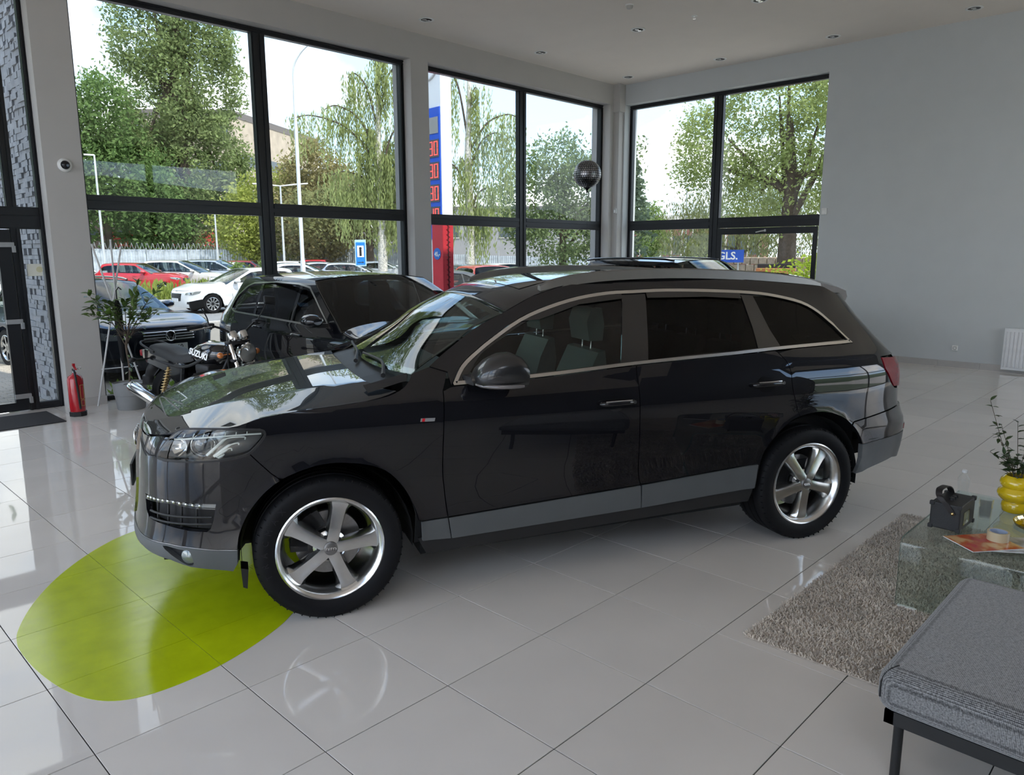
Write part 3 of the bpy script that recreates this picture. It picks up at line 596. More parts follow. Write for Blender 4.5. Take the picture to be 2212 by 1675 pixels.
Q = {
  'headlight': [(0.84,0.887), (0.825,0.924), (0.789,0.979), (0.75,1.016), (0.699,1.028), (0.587,1.031), (0.466,1.028), (0.367,1.022), (0.303,1.016), (0.284,1.003), (0.291,0.975), (0.337,0.926), (0.373,0.902), (0.453,0.887), (0.566,0.88), (0.687,0.879), (0.806,0.88)],
  'bumpgap': [(0.364,0.91), (0.312,0.852), (0.265,0.799), (0.228,0.769)],
  'drl': [(0.966,0.679), (0.758,0.684), (0.629,0.673), (0.522,0.667), (0.528,0.639), (0.63,0.648), (0.744,0.667), (0.948,0.655)],
  'intake': [(0.94,0.657), (0.744,0.667), (0.63,0.648), (0.525,0.639), (0.538,0.58), (0.552,0.538), (0.569,0.526), (0.654,0.533), (0.758,0.55), (0.908,0.566)],
  'lip': [(1.07,0.466), (0.981,0.458), (0.753,0.466), (0.628,0.449), (0.52,0.433), (0.433,0.429)],
  'lipcrease': [(0.919,0.539), (0.758,0.538), (0.631,0.518), (0.477,0.493)],
  'valbot': [(0.959,0.449), (0.858,0.405), (0.741,0.388), (0.646,0.356), (0.459,0.322), (0.437,0.361)],
  'fog': [(0.658,0.403)],
  'fogrecess': [(0.788,0.449), (0.686,0.439), (0.645,0.431), (0.63,0.369), (0.657,0.361), (0.708,0.391)],
  'archF': [(0.43,0.423), (0.426,0.489), (0.405,0.555), (0.363,0.632), (0.293,0.712), (0.205,0.771), (0.107,0.805), (0.019,0.821), (-0.101,0.815), (-0.25,0.773), (-0.35,0.687), (-0.422,0.557), (-0.456,0.434), (-0.449,0.348)],
  'archR': [(-2.575,0.411), (-2.599,0.556), (-2.666,0.677), (-2.774,0.781), (-2.877,0.829), (-3.042,0.844), (-3.205,0.802), (-3.344,0.707), (-3.428,0.588), (-3.431,0.504), (-3.399,0.399)],
  'shut': [(0.472,1.03), (0.301,1.071), (0.118,1.091), (-0.071,1.103), (-0.268,1.122), (-0.373,1.151), (-0.433,1.193), (-0.453,1.223)],
  'apbase': [(-0.453,1.223), (-0.553,1.257), (-0.643,1.221)],
  'doorF': [(-0.643,1.221), (-0.599,1.136), (-0.58,0.765), (-0.592,0.608), (-0.611,0.456), (-0.628,0.336)],
  'doorB': [(-1.814,1.617), (-1.743,1.204), (-1.734,1.09), (-1.748,0.641), (-1.772,0.501), (-1.776,0.363)],
  'doorR': [(-2.643,1.598), (-2.726,1.24), (-2.802,1.149), (-2.805,1.022), (-2.855,0.865)],
  'cladtop': [(-0.464,0.453), (-0.611,0.456), (-1.772,0.501), (-1.778,0.501), (-2.594,0.545)],
  'cladbot': [(-0.467,0.349), (-0.628,0.339), (-1.776,0.363), (-2.57,0.394)],
  'chlow': [(-0.645,1.155), (-1.023,1.165), (-1.743,1.204), (-2.462,1.229), (-2.726,1.24), (-3.406,1.256)],
  'chup': [(-0.656,1.167), (-0.723,1.245), (-0.818,1.315), (-0.907,1.375), (-1.088,1.479), (-1.269,1.545), (-1.455,1.589), (-1.648,1.612), (-1.814,1.617), (-2.045,1.621), (-2.353,1.612), (-2.642,1.596), (-2.834,1.572), (-3.038,1.526), (-3.164,1.462), (-3.252,1.383), (-3.361,1.294), (-3.406,1.256)],
  'wsnear': [(-0.453,1.223), (-0.688,1.34), (-0.836,1.436), (-0.993,1.508)],
  'roofedge': [(-1.179,1.595), (-1.459,1.661), (-1.962,1.683), (-2.451,1.676), (-2.981,1.64), (-3.591,1.582)],
  'win1': [(-0.896,1.304), (-1.079,1.428), (-1.263,1.517), (-1.449,1.565), (-1.739,1.595), (-1.73,1.546), (-1.645,1.216), (-1.329,1.194), (-1.054,1.185)],
  'win2': [(-1.896,1.596), (-1.868,1.444), (-1.826,1.219), (-2.573,1.577), (-2.597,1.387), (-2.602,1.252), (-2.134,1.228)],
  'win3': [(-2.662,1.575), (-2.988,1.55), (-3.176,1.49), (-3.296,1.371), (-3.359,1.272), (-3.069,1.262), (-2.772,1.254), (-2.726,1.361)],
  'hF': [(-1.481,1.009), (-1.692,1.01), (-1.584,1.01), (-1.586,1.062), (-1.583,0.956)],
  'hR': [(-2.507,1.047), (-2.719,1.049), (-2.607,1.046), (-2.615,1.097), (-2.606,0.995)],
  'badge': [(-0.47,1.01), (-0.539,0.998), (-0.469,0.999)],
  'tail': [(-3.667,1.153), (-3.921,1.136), (-3.665,1.08), (-3.744,0.992), (-3.778,0.96)],
  'bumpR': [(-3.823,0.814), (-3.604,0.79), (-3.429,0.77), (-3.326,0.756)],
  'bumpRgrey': [(-3.427,0.594), (-3.614,0.607), (-3.907,0.625)],
  'bumpRbot': [(-3.377,0.394), (-3.571,0.424), (-3.795,0.463)],
  'crease': [(-1.739,1.097), (-2.437,1.12), (-2.801,1.144), (-3.655,1.153)],
  'mirror': [(-0.722,1.217), (-1.052,1.212)],
}
def inset(poly, d):
    """shrink a simple polygon by d"""
    p = np.array(poly, float); a = np.roll(p, 1, 0); c = np.roll(p, -1, 0)
    area = np.sum(p[:, 0]*c[:, 1]-c[:, 0]*p[:, 1]); sg = 1 if area > 0 else -1
    t0 = p-a; t1 = c-p; t0 /= np.linalg.norm(t0, axis=1, keepdims=True)+1e-12; t1 /= np.linalg.norm(t1, axis=1, keepdims=True)+1e-12
    n0 = np.stack([-t0[:, 1], t0[:, 0]], 1)*sg; n1 = np.stack([-t1[:, 1], t1[:, 0]], 1)*sg
    n = n0+n1; n /= np.linalg.norm(n, axis=1, keepdims=True)+1e-12
    k = np.clip((n*n0).sum(1), .5, 1)
    return [tuple(q) for q in p+n*(d/k)[:, None]]
def wrap(pts, uf): return list(pts)+[(2*uf-a, c) for a, c in pts[::-1]]
def cut(curve, a, b_, n=10):
    """points of a polyline given as function of u between a and b"""
    c = sorted(curve); xs = [q[0] for q in c]; ys = [q[1] for q in c]; g = pchip(xs, ys)
    return [(float(u), float(g(u))) for u in np.linspace(a, b_, n)]
M_q7 = mat('paint_graphite', (.0060, .0060, .0078), .35, .0, .06, 1.0, .006, noise=(3, .02)); M_q7.node_tree.nodes['Principled BSDF'].inputs['Coat IOR'].default_value = 1.52
CAR = empty('suv', (.408, 1.144, 0), math.radians(154.85), 'dark graphite seven-seat SUV filling the middle of the showroom', 'car')
uf = QS.uf; ur = QS.ur
G = .0025
hl = smooth2(Q['headlight'], 3, True); arF = smooth2(Q['archF'], 4); arR = smooth2(Q['archR'], 4)
chup = smooth2(Q['chup'], 3); chlow = Q['chlow']
shut = smooth2(Q['shut'], 3)
def seg(curve, u0, u1):
    lo, hi = min(u0, u1), max(u0, u1); return [p for p in curve if lo <= p[0] <= hi]
doorF = smooth2(Q['doorF'][1:], 4); doorB = smooth2(Q['doorB'][1:5], 4); doorR = smooth2(Q['doorR'][1:], 4)
bg_ = Q['bumpgap']
fender = [(.303, 1.021), (.36, 1.027), (.472, 1.035)]+shut[1:]+[(-.553, 1.250), (-.643, 1.221)]+doorF[:-4]+[(-.611, .458), (-.464, .455)]+[p for p in arF[::-1] if p[0] < .225 and p[1] > .45]+bg_[::-1]+[(.337, .924), (.288, .975), (.281, 1.003)]
fdoor = [(-.640, 1.152)]+cut(chlow, -.66, -1.735, 8)+[p for p in doorB if p[1] < 1.2]+[(-1.772, .503), (-.611, .458)]+[p for p in doorF[::-1] if .47 < p[1] < 1.15]
rdoor = cut(chlow, -1.743, -2.72, 8)+[p for p in doorR if p[1] < 1.235]+[p for p in arR[::-1] if p[0] > -2.88 and p[1] > .56]+[(-2.594, .547), (-1.778, .503)]+[p for p in doorB[::-1] if .51 < p[1] < 1.2]
roofe = smooth2(Q['roofedge'][:5]+[(-3.40, 1.60)], 3)
quarter = ([(-.553, 1.250)]+smooth2(Q['wsnear'][1:]+[(-1.179, 1.595)], 3)[:-1]+roofe+[(-3.62, 1.565), (-3.66, 1.50), (-3.71, 1.38), (-3.76, 1.28), (-3.84, 1.20), (-3.90, 1.158), (-3.667, 1.157), (-3.655, 1.08), (-3.735, .985), (-3.80, .945), (-3.90, .93), (-3.90, .825)]
  + Q['bumpR']+[p for p in arR[::-1] if -3.32 < p[0] < -2.86 and p[1] > .7]+[p for p in doorR[::-1] if p[1] < 1.24]+cut(chlow, -2.726, -3.406, 6)[1:]+chup[::-1][1:]+[(-.645, 1.155), (-.643, 1.221)])
def L_(name, outl, m, h=.06, **k):
    return [panel(name, outl, QS, m, CAR, h, sy=s, **k) for s in (1, -1)]
L_('fender', inset(fender, G), M_q7, .05); fd = L_('front_door', inset(fdoor, G), M_q7, .06); rd = L_('rear_door', inset(rdoor, G), M_q7, .06); L_('body_side', inset(quarter, G), M_q7, .045)
# grey lower cladding on fenders, doors
L_('fender_cladding', inset([(-.464, .453), (-.611, .456), (-.628, .336), (-.467, .345)], G), M_grey, .05, off=.004)
L_('door_cladding', inset([(-.611, .456), (-1.772, .501), (-1.776, .363), (-.628, .338)], G), M_grey, .05, off=.010); L_('door_cladding', inset([(-1.778, .501), (-2.594, .545), (-2.58, .45), (-2.57, .394), (-1.776, .363)], G), M_grey, .05, off=.010)
L_('side_sill', [(-.45, .36), (-2.58, .41), (-2.55, .30), (-.50, .25)], M_blk, .08, off=-.012)
# dark structure behind the joints
inner = [(.2, 1.02), (-.2, 1.08), (-.45, 1.19), (-.64, 1.15)]+cut(chlow, -.7, -3.38, 10)+[(-3.75, 1.2), (-3.85, .80)]+[(p[0], p[1]+.03) for p in arR[::-1] if p[1] > .66]+[(-2.62, .38), (-.43, .33)]+[(p[0], p[1]+.03) for p in arF[::-1] if p[1] > .45 and p[0] < .4]
L_('inner_structure', inner, M_under, .09, off=-.028)
# windows
loop = chup+[p for p in cut(chlow, -3.40, -.66, 24)]
L_('window_trim', inset(loop, .002), M_trim, .03, holes=[inset(loop, .019)], off=.005, thick=.01)
win1 = smooth2([(-.745, 1.195), (-.83, 1.285), (-.91, 1.342), (-1.09, 1.445), (-1.265, 1.514), (-1.45, 1.562), (-1.735, 1.592)], 3)+[(-1.73, 1.546), (-1.648, 1.224), (-1.33, 1.204), (-1.02, 1.19)]
win2 = [(-1.896, 1.590), (-2.30, 1.588), (-2.573, 1.571), (-2.597, 1.387), (-2.602, 1.260), (-2.134, 1.244), (-1.826, 1.229), (-1.868, 1.444)]
win3 = smooth2([(-2.662, 1.566), (-2.85, 1.558), (-2.988, 1.543), (-3.125, 1.50), (-3.21, 1.43), (-3.296, 1.345), (-3.35, 1.285)], 3)+[(-3.069, 1.272), (-2.772, 1.264), (-2.726, 1.361)]
L_('window_surround', inset(loop, .018), M_gloss, .05, holes=[win1, win2, win3], off=-.004, thick=.01)
M_q7glass = glass('front_side_glass', (.50, .60, .56))
L_('side_window', win1, M_q7glass, .06, off=-.010, thick=0); L_('side_window', win2, M_cdark, .06, off=-.010, thick=0); L_('quarter_window', win3, M_cdark, .06, off=-.008, thick=0)
L_('wind_deflector', smooth2([(-1.09, 1.462), (-1.265, 1.530), (-1.45, 1.577), (-1.735, 1.605)], 3)+[(-1.735, 1.57), (-1.45, 1.545), (-1.20, 1.47)], M_gloss, .05, off=.004, thick=.004)
L_('wind_deflector', [(-1.90, 1.606), (-2.30, 1.604), (-2.56, 1.588), (-2.56, 1.552), (-2.30, 1.568), (-1.90, 1.570)], M_gloss, .05, off=.004, thick=.004)
# ---- nose
lip = [(.433, .429), (.52, .433), (.628, .449), (.753, .462), (.90, .462), (1.07, .464), (1.35, .466), (uf, .466)]
gr_ = [(1.30, .925), (1.235, .84), (1.225, .70), (1.26, .56), (1.31, .50)]
intk = inset(smooth2(Q['intake'], 1, True), 0.0); drl = Q['drl']
ihole = [Q['drl'][0], Q['drl'][1], Q['drl'][2], Q['drl'][3]]+[(.528, .639), (.538, .58), (.552, .538), (.569, .526), (.654, .533), (.758, .55), (.908, .566), (.945, .60)]
bump = bg_[::-1]+[(.373, .899), (.453, .884), (.566, .877), (.687, .876), (.806, .877), (.846, .885), (.829, .928), (.792, .985), (.85, .985), (.95, .968), (1.1, .952), (1.3, .943)]
bump_o = wrap([(p[0], p[1]) for p in lip[::-1][1:]][::-1][:1]+[p for p in arF if .22 < p[0] and p[1] > .43 and p[1] < .765]+bump, uf)
bump_o = bump_o+[(2*uf-a, c) for a, c in lip[1:-1]]+[lip[-1]]+lip[1:-1][::-1]
ih2 = [(2*uf-a, c) for a, c in ihole]; grl = wrap(gr_[::-1], uf)
panel('front_bumper', inset(bump_o, G), QS, M_q7, CAR, .045, holes=[ihole, ih2, grl], thick=.03)
val = [(.437, .361), (.434, .425)]+[(a, c-.004) for a, c in lip[1:]]; vb = [(uf, .415), (1.2, .415), (.959, .412), (.858, .398), (.741, .383), (.646, .353), (.459, .322)]
fog = Q['fogrecess']; fogs = smooth2(fog, 3, True); vo = val+[(2*uf-a, c) for a, c in val[::-1][1:]]+[(2*uf-a, c) for a, c in vb[::-1][:-1]]+vb
panel('front_valance', vo, QS, M_grey, CAR, .045, holes=[fogs, [(2*uf-a, c) for a, c in fogs]], thick=.03, off=.002)
def sp(u, z, off=0.0): return tuple(QS(u, z)+QS.normal(u, z)*off)
panel('lip_trim', [(a, c+.002) for a, c in lip]+[(2*uf-a, c+.002) for a, c in lip[::-1][1:]]+[(2*uf-a, c-.002) for a, c in lip[:-1]]+[(a, c-.002) for a, c in lip[::-1]], QS, mat('lip_grey', (.25, .25, .25), .3, .8), CAR, .04, off=.003, thick=.003)
panel('front_crash_structure', wrap([(.45, .34), (.40, .75), (.5, .86), (.85, .87), (.9, .95)], uf), QS, M_under, CAR, .12, off=-.075, ret=False)
for s in (1, -1):
    IT = panel('air_intake', ihole, QS, M_blk, CAR, .05, off=-.045, sy=s)
    for zz in (.598, .563):
        m = MB(); m.tube([sp(u, zz+.02*(u-.55)*.6, -.006) for u in np.linspace(.545, .91, 14)], .006, 6); o = m.build('intake_slat', M_blk, IT, 60); o.scale = (1, s, 1)
    for u in (.62, .70, .78, .86):
        m = MB(); m.tube([sp(u, .545, -.02), sp(u, .65, -.02)], .006, 5); o = m.build('intake_rib', M_blk, IT); o.scale = (1, s, 1)
    DR = panel('daytime_light', inset(drl, .001), QS, M_lens, CAR, .03, off=.003, sy=s, thick=.01); panel('light_strip', inset(drl, .003), QS, mat('drl_reflector', (.35, .35, .35), .15, .9), DR, .04, off=-.012, sy=s)
    for k in range(11):
        u = .60+k*.034; m = MB(); m.sphere(sp(u, float(np.interp(u, [.522, .63, .75, .96], [.653, .661, .675, .667])), -.008), .009, 5); o = m.build('led', M_lens if False else M_chrome, DR, 60); o.scale = (1, s, 1)
    FG = panel('fog_light', fogs, QS, M_blk, CAR, .03, off=-.03, sy=s); c_ = sp(.655, .402, -.012); n_ = QS.normal(np.array(.655), np.array(.402))
    m = MB(); m.lathe([(.038, -.012), (.040, .0), (.034, .006), (.0, .012)], 20, c_, n_); o = m.build('fog_lens', mat('fog_glass', (.20, .22, .21), .1, .3, coat=1), FG, 60); o.scale = (1, s, 1)
    # headlight
    HL = panel('headlight', inset(hl, .003), QS, M_lens, CAR, .04, off=.002, sy=s, thick=0, ret=False)
    panel('lamp_gasket', inset(hl, -.006), QS, M_blk, HL, .03, holes=[inset(hl, .006)], off=.001, sy=s)
    panel('lamp_housing', inset(hl, .004), QS, mat('lamp_bowl', (.16, .165, .165), .22, .6), HL, .05, off=-.055, sy=s, thick=-.05)
    def put(mb, nm, m_, sm=60):
        o = mb.build(nm, m_, HL, sm); o.scale = (1, s, 1)
    m = MB(); c_ = sp(.60, .952, -.05); n_ = QS.normal(np.array(.60), np.array(.952)); m.lathe([(.062, -.01), (.060, .02), (.052, .024), (.047, .012)], 28, c_, n_); put(m, 'projector_ring', M_chrome)
    m = MB(); m.lathe([(.048, .0), (.044, .016), (.03, .028), (.0, .034)], 24, c_, n_); put(m, 'projector_lens', mat('projector_glass', (.05, .055, .06), .03, .2, coat=1))
    m = MB(); c2_ = sp(.735, .945, -.05); n2_ = QS.normal(np.array(.735), np.array(.945)); m.lathe([(.045, .02), (.03, .0), (.012, -.008), (.0, -.01)], 20, c2_, n2_); put(m, 'reflector', M_chrome)
    M_lw = mat('light_guide', (.66, .68, .64), .3)
    for bl in ([(.567, .903), (.513, .954), (.475, .984), (.387, .986), (.383, .973)], [(.532, .897), (.482, .935), (.451, .952), (.416, .958), (.413, .948)], [(.521, .895), (.487, .918), (.465, .932), (.45, .934), (.446, .922)], [(.512, .889), (.487, .901), (.484, .908)]):
        m = MB(); pts = [sp(a, c, -.022) for a, c in densify(bl, .02)[:-4]] if False else [sp(a, c, -.022) for a, c in smooth2(bl, 3)]
        m.tube(pts, [.0075]*(len(pts)//2)+[.0035]*(len(pts)-len(pts)//2), 6); put(m, 'light_blade', M_lw)
    m = MB(); m.tube([sp(a, c, -.018) for a, c in smooth2([(.772, .98), (.581, .992), (.397, .997), (.298, .996)], 5)], .004, 5); put(m, 'light_bar', M_lw)
    for k in range(7):
        u = .72-k*.058; m = MB(); m.tube([sp(u, 1.012, -.018), sp(u, .994, -.018)], .0025, 5); put(m, 'light_tick', M_lw)
# grille
GR = panel('grille', inset(grl, -.004), QS, M_blk, CAR, .06, off=-.04)
panel('grille_frame', inset(grl, -.012), QS, M_trim, GR, .03, holes=[inset(grl, .012)], off=.008, thick=.02)
for k in range(13):
    u = 1.30+(uf-1.30)*2*(k+.5)/13; m = MB(); m.tube([sp(u, z, -.012) for z in np.linspace(.535, .90, 8)], .005, 5); m.build('grille_bar', M_trim, GR, 60)
for k in range(4):
    a0 = (k-1.5)*.055; m = MB(); m.tube([(sp(uf, .83, .02)[0], a0+.037*math.cos(a), .83+.037*math.sin(a)) for a in (2*PI*i/24 for i in range(24))], .006, 6, closed=True); m.build('emblem_ring', M_chrome, GR, 60)
m = MB(); m.box((sp(uf, .66, .018)[0], 0, .665), (.012, .53, .12), bev=.003); m.build('plate_holder', M_blk, GR)
# ---- bonnet
zE = pchip([-.46, -.433, -.373, -.268, -.071, .118, .301, .472, .6, .75, .9, 1.1, 1.3, uf], [1.226, 1.193, 1.151, 1.122, 1.103, 1.091, 1.071, 1.036, 1.033, 1.012, .985, .958, .947, .945])
zC = pchip([-.46, -.25, -.103, .095, .381, .5, .616, .72, .8, .86, .90], [1.195, 1.186, 1.174, 1.155, 1.124, 1.102, 1.074, 1.040, 1.005, .973, .948])
yCr = pchip([-.46, -.4, -.1, .1, .4, .62, .8, .9], [.74, .72, .66, .62, .57, .56, .46, .28]); zCr = pchip([-.46, -.4, -.1, .1, .4, .5, .62, .72, .8, .86, .90], [1.184, 1.178, 1.157, 1.132, 1.094, 1.073, 1.044, 1.017, .993, .971, .948])
def hood_fn(u, s):
    e = QS(u, zE(u)); a = np.clip(np.abs(s), 0, 1); x = e[..., 0]; sc = np.clip(yCr(x)/np.maximum(e[..., 1], 1e-3), .05, .82); zc = np.maximum(zCr(x), zE(u)-.002)
    t = np.clip((a-sc)/(1-sc), 0, 1); z = np.where(a < sc, zc+.006*(1-(a/sc)**2), zc+(zE(u)-zc)*(.92*t+.08*t**4))
    return np.stack([x, e[..., 1]*s, z], -1)
HS = Surf(hood_fn, 1, 1e-3)
hood = [(-.36, .985), (-.30, .86), (-.245, .70), (-.225, .4), (-.22, 0)]; hood = hood+[(a, -c) for a, c in hood[::-1][1:]]+[(-.2, -.9996), (.1, -.9996), (.472, -.9996), (.75, -.9994), (1.1, -.999), (1.6, -.98), (1.6, .98), (1.1, .999), (.75, .9994), (.472, .9996), (.1, .9996), (-.2, .9996)]
def sgn(surf):
    n = surf.normal(np.array([0.]), np.array([0.])); 
    if n[0, 2] < 0: surf.flip *= -1
sgn(HS)
panel('bonnet', hood, HS, M_q7, CAR, .05, thick=.012); panel('engine_cover', [(-.36, -.97), (-.36, .97), (1.4, .97), (1.4, -.97)], HS, M_under, CAR, .15, off=-.03, ret=False)
# ---- windscreen, roof
WN = Q['wsnear']; wsx = pchip([0, .36, .66, 1.0], [p[0] for p in WN]); wsz = pchip([0, .36, .66, 1.0], [p[1] for p in WN])
def ws_fn(a, b_):
    e = QS(wsx(b_), wsz(b_)); y = e[..., 1]-.008
    fx = np.interp(b_, [0, 1], [.11, .05]); fz = np.interp(b_, [0, 1], [-.02, .075])
    k = 1-np.abs(a)**2.2
    return np.stack([e[..., 0]+fx*k, y*a, e[..., 2]+fz*k-.003+.012*np.sin(PI*np.clip(b_, 0, 1))], -1)
WS = Surf(ws_fn); sgn(WS)
panel('windscreen', [(-1, .0), (1, .0), (1, 1), (-1, 1)], WS, M_ws, CAR, .08, off=.0, thick=.004)
panel('windscreen_frit', [(-1, .0), (1, .0), (1, 1), (-1, 1)], WS, M_gloss, CAR, .08, off=-.004, holes=[[(-.96, .06), (.96, .06), (.96, .93), (-.96, .93)]], ret=False)
re_u = [p[0] for p in roofe]; re_z = [p[1] for p in roofe]; o_ = np.argsort(re_u); rz_ = pchip(np.array(re_u)[o_], np.array(re_z)[o_])
def roof_fn(u, s):
    uu = np.clip(u, -3.40, -1.0); zz = np.where(u > -1.179, 1.508+(1.595-1.508)*(-.993-u)/.186, rz_(uu)); e = QS(uu, zz)
    k = 1-np.abs(s)**2.3; x = e[..., 0]+np.clip((u+1.5)/.4, 0, 1)*.055*k
    return np.stack([x+(u-uu)*.0, e[..., 1]*s, zz+(.032+.03*np.clip((u+1.5)/.5, 0, 1))*k], -1)
RS = Surf(roof_fn); 
if RS.normal(np.array([-2.]), np.array([0.]))[0, 2] < 0: RS.flip = -1
panel('roof', [(-.995, -.998), (-3.39, -.998), (-3.39, .998), (-.995, .998)], RS, M_q7, CAR, .07, thick=.01)
for a, c in ((-1.20, -1.92), (-1.97, -2.85)):
    panel('sunroof_glass', [(a, -.74), (c, -.74), (c, .74), (a, .74)], RS, M_gloss, CAR, .09, off=.003, thick=.004)
# roof rails
for s in (1, -1):
    pts = [(-1.25, .66, 1.650), (-1.33, .665, 1.682), (-1.50, .66, 1.712), (-1.75, .655, 1.730), (-2.1, .65, 1.736), (-2.5, .645, 1.725), (-2.85, .635, 1.703), (-3.05, .625, 1.682), (-3.2, .615, 1.660), (-3.30, .61, 1.632)]
    P_ = catmull(pts, 4); m = MB(); rings = []
    for p in P_: rings.append([(p.x, s*(p.y+a), p.z+c) for a, c in ((-.022, -.055), (-.018, -.003), (0, .004), (.018, -.003), (.030, -.055))])
    m.loft(rings); m.build('roof_rail', mat('rail_grey', (.23, .22, .20), .38, .7), CAR, 50)
# ---- tail
tgs = [(-3.60, 1.565), (-3.65, 1.50), (-3.70, 1.38), (-3.75, 1.28), (-3.83, 1.20), (-3.89, 1.158), (-3.93, 1.13), (-3.97, .95), (-3.97, .83)]
tg = tgs+[(2*ur-a, c) for a, c in tgs[::-1]]
panel('tailgate', tg, QS, M_q7, CAR, .07, off=-.006, holes=[[(-4.1, 1.50), (-4.12, 1.2), (2*ur+4.12, 1.2), (2*ur+4.1, 1.50)]]); panel('rear_window', [(-4.1, 1.50), (-4.12, 1.2), (2*ur+4.12, 1.2), (2*ur+4.1, 1.50)], QS, M_cdark, CAR, .1, off=-.01, thick=0)
L_('tail_light', inset([(-3.667, 1.153), (-3.99, 1.136), (-4.12, 1.05), (-4.10, .955), (-3.90, .945), (-3.778, .955), (-3.738, .992), (-3.662, 1.08)], .003), M_red, .04, off=.004)
rb = [(-3.326, .752), (-3.429, .766), (-3.604, .786), (-3.823, .810), (-4.0, .815), (ur, .815)]; rbl = [(ur, .625), (-3.907, .622), (-3.614, .607), (-3.427, .594)]
rbo = rb+[(2*ur-a, c) for a, c in rb[::-1][1:]]+[(2*ur+3.427, .594), (2*ur+3.614, .607), (2*ur+3.907, .622)]+rbl
arb = [p for p in arR if p[0] < -3.3 and p[1] > .6]
panel('rear_bumper', rbo+arb[::-1], QS, M_q7, CAR, .05, off=.006, thick=.02)
rc = [(-3.427, .59), (-3.614, .603), (-3.907, .618), (ur, .62)]; rcb = [(ur, .36), (-4.0, .43), (-3.795, .455), (-3.571, .424), (-3.40, .397), (-3.431, .50)]
panel('rear_cladding', rc+[(2*ur-a, c) for a, c in rc[::-1][1:]]+[(2*ur-a, c) for a, c in rcb[::-1][:-1]]+rcb, QS, M_grey, CAR, .06, off=.008, thick=.03)
L_('rear_reflector', [(-3.95, .665), (-4.12, .665), (-4.12, .632), (-3.94, .630)], M_red, .04, off=.010)
# spoiler
for_sp = [(-3.33, 1.640), (-3.45, 1.624), (-3.56, 1.602), (-3.64, 1.575), (-3.655, 1.535), (-3.64, 1.50), (-3.55, 1.50), (-3.35, 1.56)]
m = MB(); m.loft([[(a*(1-.02*abs(k)**2)+.02, y, c+.055*(1-abs(k)**2.2)) for a, c in for_sp] for k, y in ((-1, -.60), (-.8, -.5), (-.4, -.25), (0, 0), (.4, .25), (.8, .5), (1, .60))]); m.build('roof_spoiler', M_q7, CAR, 40)
# ---- mirrors
for s in (1, -1):
    def mx_(x, y, z): return (x, s*y, z)
    m = MB(); rings = []
    for x, y0_, y1_, z0, z1 in ((-.735, .99, 1.08, 1.185, 1.225), (-.755, .965, 1.14, 1.165, 1.262), (-.80, .955, 1.17, 1.155, 1.305), (-.86, .95, 1.185, 1.150, 1.332), (-.92, .95, 1.19, 1.150, 1.335), (-.965, .95, 1.188, 1.152, 1.315), (-.985, .955, 1.183, 1.158, 1.29)):
        cy, cz, ry, rz2 = (y0_+y1_)/2, (z0+z1)/2, (y1_-y0_)/2, (z1-z0)/2; ring = []
        for k in range(20):
            a = 2*PI*k/20; e = .72; ca, sa = math.cos(a), math.sin(a)
            ring.append(mx_(x, cy+ry*math.copysign(abs(ca)**e, ca), cz+rz2*math.copysign(abs(sa)**e, sa)))
        rings.append(ring)
    m.loft(rings); MR = m.build('mirror', mat('mirror_cap', (.02, .02, .021), .32, .3, coat=.6), CAR, 50)
    m = MB(); m.loft([[mx_(-.985, 1.07+.105*math.copysign(abs(math.cos(a))**.7, math.cos(a)), 1.225+.058*math.copysign(abs(math.sin(a))**.7, math.sin(a))) for a in (2*PI*k/20 for k in range(20))], [mx_(-.988, 1.07, 1.225)]*20], cap=False); m.build('mirror_glass', M_chrome, MR)
    m = MB(); m.tube([mx_(x, y, 1.178) for x, y in ((-.74, 1.06), (-.76, 1.12), (-.81, 1.165), (-.88, 1.188), (-.95, 1.194))], [.006, .010, .011, .011, .008], 8); m.build('turn_signal', mat('signal_lens', (.12, .11, .11), .1, coat=1), MR, 60)
    m = MB(); m.loft([[mx_(-.72+a, .90, 1.185+c) for a, c in ((0, -.02), (-.13, -.02), (-.13, .03), (0, .02))], [mx_(-.75+a, .99, 1.18+c) for a, c in ((0, -.02), (-.13, -.02), (-.13, .03), (0, .02))]]); m.build('mirror_foot', M_blk, MR)
# ---- door handles with their recesses, badge
for nm, DO, key in (('hF', fd, 'hF'), ('hR', rd, 'hR')):
    (a0, z0), (a1, z1), (ac, zc) = Q[key][:3]
    for o_, s in zip(DO, (1, -1)):
        rec = [(ac+.062*math.cos(t), zc+.050*math.sin(t)) for t in (2*PI*k/24 for k in range(24))]
        panel('handle_recess', rec, QS, M_gloss, o_, .03, off=.0012, sy=s, ret=False)
        m = MB(); pts = [sp(a, z0+(z1-z0)*k, of) for k, a, of in ((0, a0, .012), (.06, a0-.01, .026), (.25, a0-.05, .036), (.5, (a0+a1)/2, .038), (.75, a1+.05, .036), (.92, a1+.015, .03), (1, a1, .012))]
        m.tube(pts, [.010, .014, .015, .015, .015, .014, .009], 10); h_ = m.build('handle', M_q7, o_, 50); h_.scale = (1, s, 1)
        m = MB(); m.tube([sp(a0-.02, z0+.011, .040), sp(ac, zc+.012, .050), sp(a1+.03, z1+.011, .046)], .0035, 6); q_ = m.build('handle_chrome', M_chrome, o_, 50); q_.scale = (1, s, 1)
        m = MB(); m.lathe([(.0, .008), (.010, .008), (.012, .0)], 14, sp(a1+.012, z1, .036), QS.normal(np.array(a1), np.array(z1))); q_ = m.build('key_cap', M_chrome, o_, 50); q_.scale = (1, s, 1)
bd = [(-.470, 1.010), (-.545, 1.007), (-.540, .990), (-.466, .993)]
